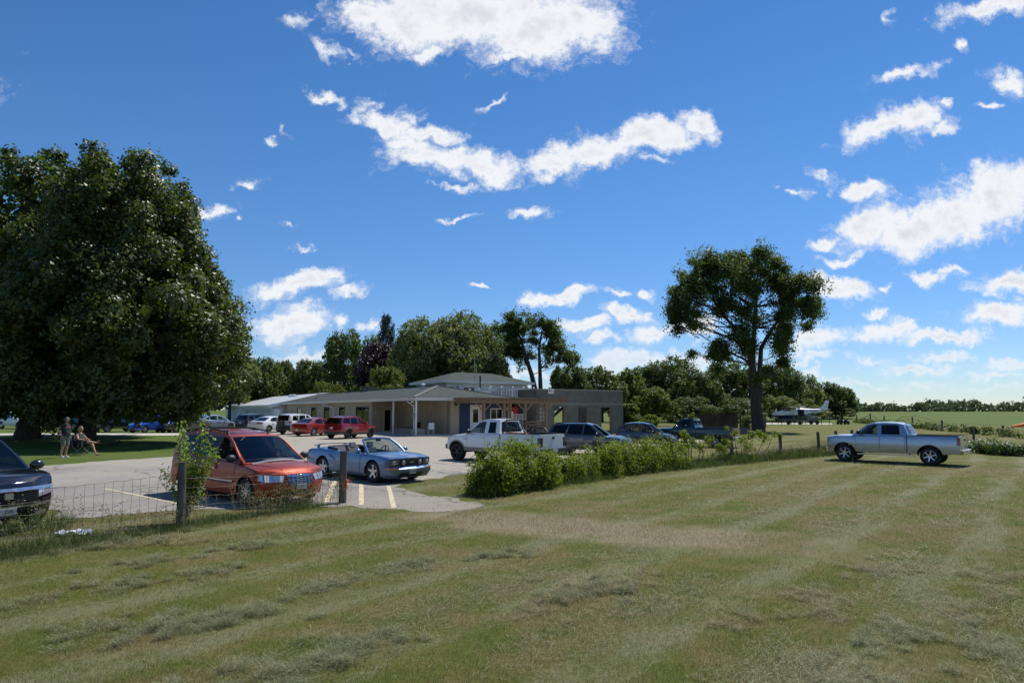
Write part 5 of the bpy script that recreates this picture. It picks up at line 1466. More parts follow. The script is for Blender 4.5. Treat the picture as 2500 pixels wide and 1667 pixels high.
class Cabin:
    """greenhouse: side outline (x,z) from the windscreen foot over the roof to the rear foot; windows are holes in it"""
    def __init__(s, B, outline, i_top, i_rear, wins, roof_half, inset=.035, crown=.05, wbulge=.10, rbulge=.06):
        s.B = B; s.o = outline; s.it = i_top; s.ir = i_rear; s.wins = wins; s.rh = roof_half; s.inset = inset; s.cr = crown; s.wbu = wbulge; s.rbu = rbulge
        s.zr = max(p[1] for p in outline)
    def y(s, x, z):
        zb = s.B.zt(x) - .01; yb = s.B.half(min(max(x, s.B.xr + .2), s.B.xf - .2), zb - .03) - s.inset
        t = (z - zb) / max(.1, s.zr - zb)
        t = min(1, max(-.1, t))
        return yb + (s.rh - yb) * (t * .72 + t * t * .28)
    def build(s, parent, pm, glass_side, glass_front=None, glass_rear=None, rear_glass=(.08, .8), pillar=None, rear_c=.84, roofm=None):
        out = []
        fr = MB()
        # refine long edges so the panel follows the body curve
        def refine(lp):
            r = []
            for i in range(len(lp)):
                a, b = Vector(lp[i]), Vector(lp[(i + 1) % len(lp)]); k = max(1, int((b - a).length / .3))
                for j in range(k): q = a.lerp(b, j / k); r.append((q.x, q.y))
            return r
        ol = refine(s.o); hs = [refine(w) for w in s.wins]
        for sg in (1, -1):
            fr.holed(ol, hs, lambda u, v, w, sg=sg: (u, sg * (s.y(u, v) - w), v), .03)
        # roof
        tp = s.o[s.it:s.ir + 1]; cs = [-1, -.8, -.5, -.2, 0, .2, .5, .8, 1]; vs = []; fs = []
        tp2 = []
        for a, b in zip(tp[:-1], tp[1:]):
            k = max(1, int((Vector(b) - Vector(a)).length / .35))
            for j in range(k): tp2.append((a[0] + (b[0] - a[0]) * j / k, a[1] + (b[1] - a[1]) * j / k))
        tp2.append(tp[-1])
        for p in tp2:
            e = min(1, (min(abs(p[0] - tp2[0][0]), abs(p[0] - tp2[-1][0]))) / .4)
            for c in cs: vs.append((p[0] + (s.wbu * .5 * (1 - c * c) if p == tp2[0] else 0) - (s.rbu * .5 * (1 - c * c) if p == tp2[-1] else 0), c * s.y(*p), p[1] + s.cr * (1 - c * c) * (.45 + .55 * e)))
        m = len(cs)
        for i in range(len(tp2) - 1):
            for j in range(m - 1): fs.append((i * m + j, i * m + j + 1, (i + 1) * m + j + 1, (i + 1) * m + j))
        rf = MB(); rf.add(vs, fs); rf.add([(q[0], q[1], q[2] - .03) for q in vs], [f[::-1] for f in fs])
        out.append(rf.build("roof", roofm or pm, parent, smooth=40))
        # windscreen and rear window: painted border + pane
        def screen(a, b, bul, bt, bb, bc, nm, gm, zcr):
            cc = [-1, -bc, -bc * .6, -bc * .25, 0, bc * .25, bc * .6, bc, 1]; tt = [0, bb, (bb + 1 - bt) / 2, 1 - bt, 1]
            pts = []
            for t in tt:
                x = a[0] + (b[0] - a[0]) * t; z = a[1] + (b[1] - a[1]) * t
                for c in cc: pts.append((x + bul * (1 - c * c) * (1 - .5 * t), c * s.y(x, z), z + zcr * t * (1 - c * c) * .45))
            m = len(cc); fb = []; fg = []
            for i in range(4):
                for j in range(m - 1):
                    q = (i * m + j, i * m + j + 1, (i + 1) * m + j + 1, (i + 1) * m + j)
                    (fg if 0 < j < m - 2 and 0 < i < 3 else fb).append(q)
            fr.add(pts, fb)
            g = MB(); g.add(pts, fg); return g.build(nm, gm, parent, smooth=50)
        a, b = s.o[0], s.o[s.it]
        screen(a, b, s.wbu, .05, .04, .94, "windshield", glass_front or M_GLASS, s.cr)
        a, b = s.o[-1], s.o[s.ir]
        screen(a, b, -s.rbu, 1 - rear_glass[1], rear_glass[0], rear_c, "rear_window", glass_rear or (glass_side[-1] if isinstance(glass_side, (list, tuple)) else glass_side) or M_GLASSD, s.cr)
        out.append(fr.build("cabin_frame", pm, parent, smooth=30))
        for i, w in enumerate(hs):
            for sg in (1, -1):
                gm = glass_side[i] if isinstance(glass_side, (list, tuple)) else glass_side
                if gm is None: continue
                g = MB(); g.prism(w, lambda u, v, q, sg=sg: (u, sg * (s.y(u, v) - .012 - q), v), 0); g.build("side_window", gm, parent, smooth=40)
        if pillar:
            p = MB()
            for (x, z0, z1, wd) in pillar:
                for sg in (1, -1):
                    p.add([(x - wd / 2, sg * (s.y(x, z0) + .006), z0), (x + wd / 2, sg * (s.y(x, z0) + .006), z0), (x + wd / 2, sg * (s.y(x, z1) + .006), z1), (x - wd / 2, sg * (s.y(x, z1) + .006), z1)], [(0, 1, 2, 3)])
            p.build("pillar_trim", M_TRIM, parent, smooth=0, fix=False)
        return out

def seat(parent, x, y, z, m=None, h=.62, head=True, w=.46, name="seat"):
    s = MB(); s.box((x + .1, y, z + .05), (.5, w, .16))
    Mx = Matrix.Translation((x - .16, y, z + .1)) @ Matrix.Rotation(-.22, 4, 'Y')
    s.box((0, 0, h / 2), (.13, w, h), Mx)
    if head: s.box((0, 0, h + .12), (.1, w * .52, .18), Mx); s.box((0, 0, h + .02), (.03, .12, .1), Mx)
    return s.build(name, m or M_SEAT, parent, bevel=.03, smooth=50)

def steering(parent, x, y, z):
    M = Matrix.Translation((x, y, z)) @ Matrix.Rotation(-1.15, 4, 'Y')
    s = MB(); n = 20
    ringp = [M @ Vector((.185 * math.cos(a), .185 * math.sin(a), 0)) for a in np.linspace(0, 2 * PI, n + 1)]
    s.tube(ringp, .017, 6, cap=False)
    for a in (0, 2.2, 4.1): s.bar(M @ Vector((0, 0, -.02)), M @ Vector((.18 * math.cos(a), .18 * math.sin(a), 0)), .04, .02)
    s.bar(M @ Vector((0, 0, -.02)), M @ Vector((0, 0, -.3)), .06)
    return s.build("steering_wheel", M_TRIM, parent)

def mirror(parent, x, y, z, m, sg, s=1.0):
    a = MB(); a.ball((x, y + sg * .13 * s, z + .06 * s), 1, 12, 8, (.075 * s, .12 * s, .085 * s))
    a.bar((x + .03, y - sg * .03, z), (x + .01, y + sg * .07, z + .03), .06, .035)
    return a.build("mirror", m, parent, smooth=60)

def plate(parent, fn, c0, c1, z0, z1, body=None, off=.03, sgn=1):
    p = patch(fn, [(c0, z0), (c1, z0), (c1, z1), (c0, z1)], 1, 1, off, .02).build("number_plate", M_PLATE, parent, smooth=0)
    if body:
        a = Vector(fn((c0 + c1) / 2, (z0 + z1) / 2, off + .004)); e = (Vector(fn(c1, z0, off)) - Vector(fn(c0, z0, off))); w = e.length; e.normalize()
        u = (Vector(fn(c0, z1, off)) - Vector(fn(c0, z0, off))).normalized(); nn = e.cross(u).normalized()
        if nn.x * sgn < 0: e = -e; nn = e.cross(u).normalized()
        M = Matrix((( e.x, u.x, nn.x, a.x), (e.y, u.y, nn.y, a.y), (e.z, u.z, nn.z, a.z), (0, 0, 0, 1)))
        lettering("plate_lettering", body, (z1 - z0) * .62, M, M_INK, p, sx=.9)
    return p

def handles(parent, B, xs, z, m, sides=(1, -1)):
    for x in xs:
        for sg in sides:
            f = sidefn(B, sg)
            a = MB(); p = f(x, z, .028); q = f(x - .2, z, .028); a.bar(p, q, .03, .028)
            a.bar(f(x, z, .0), p, .025); a.bar(f(x - .2, z, 0), q, .025); a.build("door_handle", m, parent)

def doors(parent, B, pm, spans, z0, sides=(1, -1), ztop=.03):
    """door skins standing a hair proud of the body with a dark shut line round them"""
    for (x0, x1) in spans:
        for sg in sides:
            f = sidefn(B, sg)
            zt = lambda x: B.zt(x) - ztop
            g = MB()
            for (xa, xb) in ((x0 - .012, x0 - .001), (x1 + .001, x1 + .012)):
                zt_ = min(zt(xa), zt(xb))
                n = 8
                for i in range(n):
                    za = z0 + (zt_ - z0) * i / n; zb = z0 + (zt_ - z0) * (i + 1) / n
                    g.add([f(xa, za, .004), f(xb, za, .004), f(xb, zb, .004), f(xa, zb, .004)], [(0, 1, 2, 3)])
            for i in range(6):
                xa = x0 + (x1 - x0) * i / 6; xb = x0 + (x1 - x0) * (i + 1) / 6
                g.add([f(xa, z0 - .012, .004), f(xb, z0 - .012, .004), f(xb, z0 - .001, .004), f(xa, z0 - .001, .004)], [(0, 1, 2, 3)])
            g.build("door_gap", M_TRIM, parent, smooth=0, fix=False)
            mb = patch(lambda x, z, off: f(x, z, off), [(x0, z0), (x1, z0), (x1, zt(x1)), (x0, zt(x0))], 6, 8, .005, .004)
            mb.build("door", pm, parent, smooth=50)

def flares(parent, B, m, wd=.05, off=.022):
    ra = B.rw + B.arch - .004
    for xa in (B.wb / 2, -B.wb / 2):
        for sg in (1, -1):
            a = MB(); f = sidefn(B, sg); n = 18; vs = []
            for i in range(n + 1):
                t = -.12 + (PI + .24) * i / n
                for r, o in ((ra, -.06), (ra, off), (ra + wd * .55, off), (ra + wd, .002)):
                    x = xa + r * math.cos(t); z = max(B.sill + .005, B.rw * B.archtop + r * math.sin(t)); vs.append(f(x, z, o))
            fs = [(i * 4 + k, i * 4 + k + 1, i * 4 + 5 + k, i * 4 + 4 + k) for i in range(n) for k in range(3)]
            a.add(vs, fs); a.build("wheel_arch", m, parent, smooth=40)

def band(parent, name, B, m, x0, x1, z0, z1, off=.014, sides=(1, -1), n=10, th=.03):
    for sg in sides:
        f = sidefn(B, sg)
        patch(lambda x, z, o: f(x, z, o), [(x0, z0), (x1, z0), (x1, z1), (x0, z1)], n, 1, off, th).build(name, m, parent, smooth=40)

def wheels(parent, B, style, tw=.21, rr=.66, dark=False, dy=0.02):
    for x in (B.wb / 2, -B.wb / 2):
        for sg in (1, -1): wheel(parent, x, sg * (B.W / 2 - tw / 2 - dy), B, style, tw, rr, dark)

def grille_bars(parent, B, m, mb_bg, c, z0, z1, n, off=.02, vert=0, name="grille"):
    o = patch(B.front, [(-c, z0), (c, z0), (c, z1), (-c, z1)], 8, 2, off * .5, .03).build(name, mb_bg, parent, smooth=40)
    a = MB()
    for i in range(n):
        z = z0 + (z1 - z0) * (i + .5) / n; h = (z1 - z0) / n * .15
        q = patch(B.front, [(-c, z - h), (c, z - h), (c, z + h), (-c, z + h)], 8, 1, off + .006, .02); a.add(q.v, q.f)
    for i in range(vert):
        y = -c + 2 * c * (i + 1) / (vert + 1); q = patch(B.front, [(y - .008, z0), (y + .008, z0), (y + .008, z1), (y - .008, z1)], 1, 2, off + .008, .02); a.add(q.v, q.f)
    if a.v: a.build("grille_bar", m, o, smooth=40)
    return o

def place(t, P, hd, B=None):
    """stand a vehicle (local x = forward) on the terrain"""
    h = Vector((hd[0], hd[1])).normalized(); wb = B.wb if B else 2.6; tr = (B.W if B else 1.7) - .25
    g = lambda a, b: float(gz(P[0] + h.x * a - h.y * b, P[1] + h.y * a + h.x * b))
    zf = (g(wb / 2, tr / 2) + g(wb / 2, -tr / 2)) / 2; zr = (g(-wb / 2, tr / 2) + g(-wb / 2, -tr / 2)) / 2
    zl = (g(wb / 2, tr / 2) + g(-wb / 2, tr / 2)) / 2; zr2 = (g(wb / 2, -tr / 2) + g(-wb / 2, -tr / 2)) / 2
    f = Vector((h.x, h.y, (zf - zr) / wb)).normalized(); l = Vector((-h.y, h.x, (zl - zr2) / tr)).normalized(); u = f.cross(l).normalized(); l = u.cross(f)
    zc = (zf + zr) / 2 + PAVE
    t.rotation_euler = Matrix(((f.x, l.x, u.x), (f.y, l.y, u.y), (f.z, l.z, u.z))).to_euler()
    t.location = (P[0], P[1], zc)
PAVE = .008
def from_contact(C, hd, B, fore, side):
    """centre of the vehicle when a given wheel stands at C"""
    h = Vector((hd[0], hd[1])).normalized(); l = Vector((-h.y, h.x)); tr = B.W / 2 - .13
    return Vector((C.x, C.y)) - h * (fore * B.wb / 2) - l * (side * tr)

HD = (.78, -.625)       # heading of the cars that face the field
HB = (.43, .90)         # heading of the row nosed in to the clubhouse

# ---- orange minivan
def minivan():
    P = paint("burnt_orange_paint", (.31, .038, .008), .5, .36, coat=.4, dirt=.05)
    B = Body(wb=3.03, fo=.93, ro=1.08, W=1.97, sill=.24, rw=.335, arch=.07, top=[(-2.6, 1.10), (-2.3, 1.10), (-1.0, 1.07), (.6, 1.03), (1.15, 1.00), (1.5, .955), (2.0, .87), (2.45, .76)],
             crown=[(-2.6, 0), (.9, 0), (1.1, .05), (1.7, .10), (2.2, .085), (2.45, .02)], wells=[(-2.25, .88, .45)], nose=[(.2, -.09), (.38, .0), (.55, .0), (.62, -.03), (.80, -.10)],
             tail=[(.2, .1), (.45, 0), (.62, .02), (.66, .09), (1.1, .16)], bf=.32, br=.16, kf=.16, kr=.08, bumpf=.22)
    t = thing("minivan", "burnt orange minivan with a dark sunroof and roof rails, parked nose to the wire fence", "minivan")
    body_mesh(B, "body", P, t)
    o = [(1.32, 1.0), (1.12, 1.12), (.55, 1.50), (.25, 1.645), (-.3, 1.71), (-1.0, 1.735), (-1.8, 1.70), (-2.12, 1.64), (-2.42, 1.10)]
    wins = [[(.92, 1.075), (1.06, 1.10), (.52, 1.47), (.17, 1.60), (-.02, 1.61), (-.04, 1.075)],
            [(-.12, 1.085), (-.10, 1.615), (-1.02, 1.63), (-1.02, 1.10)],
            [(-1.10, 1.11), (-1.10, 1.63), (-1.85, 1.60), (-2.02, 1.50), (-2.20, 1.13)]]
    cb = Cabin(B, o, 3, 7, wins, .66, crown=.06, wbulge=.22)
    cb.build(t, P, [None, M_GLASSD, M_GLASSD], M_GLASS, M_GLASSD, pillar=[(-.07, 1.07, 1.62, .10), (-1.06, 1.1, 1.63, .10)])
    g = MB(); g.prism(wins[0], lambda u, v, q: (u, (cb.y(u, v) - .012 - q), v), 0); g.build("side_window", M_GLASS, t)
    sr = MB()
    for (x0, x1) in ((-.05, -.62), (-.70, -1.2)):
        V = [(x, y, 1.0) for x in (x0, x1) for y in (-.42, .42)]
        sr.add([(x, y, ip(x, [(p[0], p[1]) for p in o[::-1][1:6]]) + .066 - .05 * (y / .66) ** 2) for (x, y, _) in V], [(0, 1, 3, 2)])
    sunf = MB()
    z_ = lambda x: ip(x, [(p[0], p[1]) for p in o[::-1][1:6]]) + .06
    for y in (-.47, .47): sunf.bar((-.02, y, z_(-.02) - .02), (-1.25, y, z_(-1.25) - .02), .05, .03)
    for x in (-.0, -.66, -1.25): sunf.bar((x, -.47, z_(x) - .018), (x, .47, z_(x) - .018), .05, .03)
    so = sunf.build("sunroof", mat("pale_blue_seal", (.35, .42, .52), .4), t); sr.build("pane", mat("sunroof_glass", (.02, .03, .06), .05, coat=1), so, smooth=0, fix=False)
    for sg in (1, -1):
        r = MB(); r.tube([(.05, sg * .60, 1.66), (-.05, sg * .60, 1.735), (-.9, sg * .62, 1.80), (-1.7, sg * .61, 1.775), (-1.95, sg * .60, 1.69)], .024, 6)
        for x in (-.05, -.9, -1.7): r.bar((x, sg * .61, 1.66), (x, sg * .61, 1.78), .05)
        r.build("roof_rail", M_TRIM, t)
    r = MB()
    for x in (-.75, -1.45): r.bar((x, -.62, 1.81), (x, .62, 1.81), .06, .025)
    r.build("roof_crossbar", M_TRIM, t)
    wheels(t, B, 9, .215, .64)
    for sg in (1, -1):
        mirror(t, 1.0, sg * .93, 1.05, M_TRIM, sg, 1.15)
        h = patch(B.front, [(sg * .56, .60), (sg * .985, .60), (sg * .985, .76), (sg * .50, .74)], 8, 3, .014, .03); hl = h.build("headlight", M_LAMP, t)
        f = sidefn(B, sg); patch(lambda x, z, o: f(x, z, o), [(B.xf - .36, .64), (B.xf - .02, .60), (B.xf - .02, .755), (B.xf - .36, .775)], 6, 2, .012, .03).build("headlight", M_LAMP, t)
        patch(lambda x, z, o: f(x, z, o), [(B.xr + .25, .85), (B.xr + .02, .80), (B.xr + .02, 1.07), (B.xr + .22, 1.07)], 3, 3, .012, .03).build("tail_light", M_TAIL, t)
    grille_bars(t, B, M_CHROME, M_TRIM, .40, .52, .72, 5, .024, 5)
    patch(B.front, [(-.44, .722), (.44, .722), (.44, .765), (-.44, .765)], 8, 1, .04, .04).build("grille_trim", M_CHROME, t)
    eb = MB(); c = B.front(0, .745, .05); eb.ball(c, 1, 10, 6, (.01, .045, .025)); eb.build("emblem", M_CHROME, t)
    patch(B.front, [(-.7, .27), (.7, .27), (.6, .36), (-.6, .36)], 8, 1, .008, .03).build("air_intake", M_TRIM, t)
    plate(t, B.front, -.17, .17, .41, .54, "735 BLT", .035)
    band(t, "body_moulding", B, M_TRIM, -1.05, .98, .50, .56, .018); band(t, "chrome_strip", B, M_CHROME, -1.05, .98, .545, .572, .026)
    doors(t, B, P, [(-.06, 1.0), (-1.15, -.07)], .34); handles(t, B, [.12, -.2], .86, P)
    # hood shut lines
    hg = MB()
    for sg in (1, -1):
        pr = []
        for x, c in ((2.25, .42), (1.9, .60), (1.55, .80), (1.28, .9)):
            y = (B.half(x, B.zt(x) - .045) - .018) * c; pr.append((x + B.shift(x, .8, c), sg * y, B.zt(x) + ip(x, B.crown) * (1 - c * c) + .004))
        hg.tube(pr, .008, 4)
    hg.build("hood_gap", M_TRIM, t)
    w = MB(); w.tube([(1.30, -.7, 1.02), (1.38, -.2, 1.09), (1.36, .5, 1.08)], .02, 5); w.bar((1.32, -.25, 1.09), (1.22, .35, 1.14), .02); w.bar((1.30, .2, 1.09), (1.15, .72, 1.13), .02); w.build("wiper", M_TRIM, t)
    cw = MB(); cw.tube([(1.42, -.75, .985), (1.52, -.3, 1.05), (1.54, 0, 1.062), (1.52, .3, 1.05), (1.42, .75, .985)], .035, 6); cw.build("cowl", mat("cowl_grey", (.35, .35, .36), .5), t)
    d = MB(); d.box((.92, 0, 1.0), (.55, 1.55, .12)); d.build("dashboard", mat("grey_dash", (.12, .14, .14), .7), t, bevel=.04)
    for y in (-.42, .42): seat(t, .0, y, .72); seat(t, -1.0, y, .72)
    steering(t, .62, .42, 1.13)
    ip_ = MB(); ip_.box((.52, .0, 1.5), (.02, .24, .07)); ip_.build("rear_view_mirror", M_TRIM, t, bevel=.01)
    C = at(606, 1234); hd = (.79, -.61)
    place(t, from_contact(C, hd, B, 1, -1), hd, B)
    return t, B
VAN, VAN_B = minivan()

# ---- blue convertible
def convertible():
    P = paint("windveil_blue_paint", (.095, .185, .335), .5, .30)
    B = Body(wb=2.72, fo=.92, ro=1.12, W=1.88, sill=.21, rw=.345, arch=.055, top=[(-2.5, .90), (-2.2, .955), (-1.5, .985), (-1.0, .955), (-.2, .925), (.7, .91), (1.2, .90), (1.8, .865), (2.28, .80)],
             crown=[(-2.5, .02), (-1.7, .05), (-1.5, 0), (.7, 0), (.85, .04), (1.5, .085), (2.1, .055), (2.28, .015)], wells=[(-1.45, .72, .45, .16)], nose=[(.18, -.12), (.34, .02), (.48, .03), (.54, .02), (.56, -.08), (.80, -.02)],
             tail=[(.2, .1), (.5, 0), (.9, .06)], bf=.10, br=.08, kf=.06, kr=.07, bumpf=.17)
    t = thing("convertible_car", "sky blue convertible with its top down, behind the right fence post", "car")
    body_mesh(B, "body", P, t)
    # windscreen
    A0, A1 = Vector((.98, 0, .925)), Vector((.42, 0, 1.335)); yb, yt = .80, .60
    f = MB(); zt_ = lambda c: 1.335 + .05 * (1 - c * c)
    top = [(A1.x + .12 * (1 - c * c), c * yt, zt_(c)) for c in (-1, -.5, 0, .5, 1)]
    f.tube(top, .034, 8)
    for sg in (1, -1): f.tube([(A0.x, sg * yb, A0.z - .03), (.72, sg * .72, 1.14), (A1.x, sg * yt, A1.z)], [.045, .036, .034], 8)
    f.build("windshield_frame", P, t)
    g = MB(); cs = [-1, -.6, -.2, .2, .6, 1]; v = []
    for tt in (0, .5, 1):
        for c in cs: x = A0.x + (A1.x - A0.x) * tt; v.append((x + .15 * (1 - c * c), c * (yb + (yt - yb) * tt), .935 + (1.335 - .935) * tt + .05 * (1 - c * c) * tt))
    g.add(v, [(i * 6 + j, i * 6 + j + 1, i * 6 + j + 7, i * 6 + j + 6) for i in range(2) for j in range(5)]); g.build("windshield", M_GLASS, t)
    m_ = MB(); m_.box((.50, .0, 1.31), (.02, .22, .07)); m_.build("rear_view_mirror", M_TRIM, t, bevel=.01)
    for y in (-.38, .38): seat(t, -.10, y, .36, M_SEATG, .56)
    b = MB(); b.box((-.95, 0, .62), (.45, 1.15, .18)); Mx = Matrix.Translation((-1.18, 0, .66)) @ Matrix.Rotation(-.3, 4, 'Y'); b.box((0, -.3, .18), (.12, .5, .42), Mx); b.box((0, .3, .18), (.12, .5, .42), Mx); b.build("rear_bench", M_SEATG, t, bevel=.03)
    d = MB(); d.box((.66, 0, .86), (.34, 1.45, .14)); d.build("dashboard", M_TRIM, t, bevel=.04)
    steering(t, .40, .38, .95)
    tn = MB(); tn.tube([(-.85, -.72, .96), (-1.35, -.66, 1.01), (-1.52, 0, 1.03), (-1.35, .66, 1.01), (-.85, .72, .96)], .06, 8); tn.build("folded_top", M_TRIM, t)
    sp = MB()
    y_ = .74; zz = 1.10
    vs = []; n = 12
    for i in range(n + 1):
        y = -y_ + 2 * y_ * i / n; e = abs(y / y_); x = -2.28 + .12 * e * e
        vs += [(x, y, zz - .03 * e ** 4), (x + .20, y, zz + .012 - .03 * e ** 4), (x + .20, y, zz - .012 - .03 * e ** 4), (x, y, zz - .035 - .03 * e ** 4)]
    sp.add(vs, [(i * 4 + k, i * 4 + (k + 1) % 4, i * 4 + 4 + (k + 1) % 4, i * 4 + 4 + k) for i in range(n) for k in range(4)] + [(0, 1, 2, 3), (n * 4 + 3, n * 4 + 2, n * 4 + 1, n * 4)])
    for y in (-.58, .58): sp.box((-2.12, y, 1.03), (.12, .05, .12))
    sp.build("spoiler", P, t)
    wheels(t, B, 5, .235, .70)
    for sg in (1, -1):
        mirror(t, .74, sg * .90, .93, P, sg, .95)
        fn = sidefn(B, sg)
        patch(lambda x, z, o: fn(x, z, o), [(B.xr + .30, .60), (B.xr + .06, .60), (B.xr + .06, .66), (B.xr + .30, .66)], 2, 1, .01, .02).build("side_marker", M_TAIL, t)
        patch(lambda x, z, o: fn(x, z, o), [(-1.05, .80), (-.62, .62), (-.50, .63), (-.95, .83)], 4, 1, .004, .01).build("side_scoop", mat("scoop_shade", (.05, .09, .17), .4), t)
        fl = MB()
    # front: dark panel across with lamps in it
    patch(B.front, [(-.98, .56), (.98, .56), (.98, .765), (-.98, .765)], 12, 2, .005, .04).build("grille", M_TRIM, t)
    for sg in (1, -1):
        patch(B.front, [(sg * .60, .575), (sg * .97, .575), (sg * .97, .755), (sg * .60, .755)], 5, 2, .016, .03).build("headlight", mat("smoked_lamp", (.10, .11, .12), .08, metal=.4, coat=1), t)
        hb = MB(); c = Vector(B.front(sg * .80, .668, .02)); hb.lathe([(.07, 0), (.065, .012), (.0, .03)], 16, Matrix.Translation(c) @ Matrix.Rotation(PI / 2, 4, 'Y')); hb.build("bulb", M_LAMP, t)
        fg = MB(); c = Vector(B.front(sg * .40, .665, .02)); fg.lathe([(.075, 0), (.07, .02), (0, .035)], 16, Matrix.Translation(c) @ Matrix.Rotation(PI / 2, 4, 'Y')); fg.build("fog_light", M_LAMP, t)
        patch(B.front, [(sg * .64, .455), (sg * .99, .455), (sg * .99, .505), (sg * .64, .495)], 4, 1, .01, .02).build("turn_signal", M_AMBER, t)
        fsd = sidefn(B, sg); patch(lambda x, z, o: fsd(x, z, o), [(B.xf - .22, .46), (B.xf - .02, .455), (B.xf - .02, .505), (B.xf - .22, .50)], 3, 1, .01, .02).build("turn_signal", M_AMBER, t)
    hs = MB()                             # running horse badge, simplified outline in the grille
    pts = [(-.13, .0), (-.06, .02), (-.02, .05), (.04, .03), (.11, .045), (.13, .02), (.07, .0), (.10, -.04), (.05, -.02), (.0, -.01), (-.04, -.045), (-.05, -.01)]
    hs.prism(pts, lambda u, v, w: (lambda p: (p[0] + .018 + w, u, .665 + v))(B.front(u, .665)), .008); hs.build("emblem", M_CHROME, t, smooth=0)
    patch(B.front, [(-.62, .20), (.62, .20), (.55, .34), (-.55, .34)], 8, 1, .008, .03).build("air_intake", M_TRIM, t)
    plate(t, B.front, -.16, .16, .30, .44, "555 YBW", .03)
    doors(t, B, P, [(-.62, .72)], .30, ztop=.02); handles(t, B, [-.28], .74, P)
    band(t, "sill_strip", B, mat("dark_sill", (.035, .06, .11), .5), -.92, .90, .235, .27, .01)
    lettering("lettering", "GT", .10, Matrix.Translation((1.03, -.955, .56)) @ Matrix.Rotation(PI / 2, 4, 'X'), M_CHROME, t)
    w = MB(); w.bar((1.12, -.3, .955), (1.02, .25, .985), .015); w.tube([(1.05, -.66, .93), (1.12, -.64, .97)], .008, 5); w.build("wiper", M_TRIM, t)
    C = at(914, 1178); hd = (.77, -.638)
    C = Vector((C.x, C.y, 0))
    place(t, from_contact(C, hd, B, 1, -1), hd, B)
    return t, B
CONV, CONV_B = convertible()

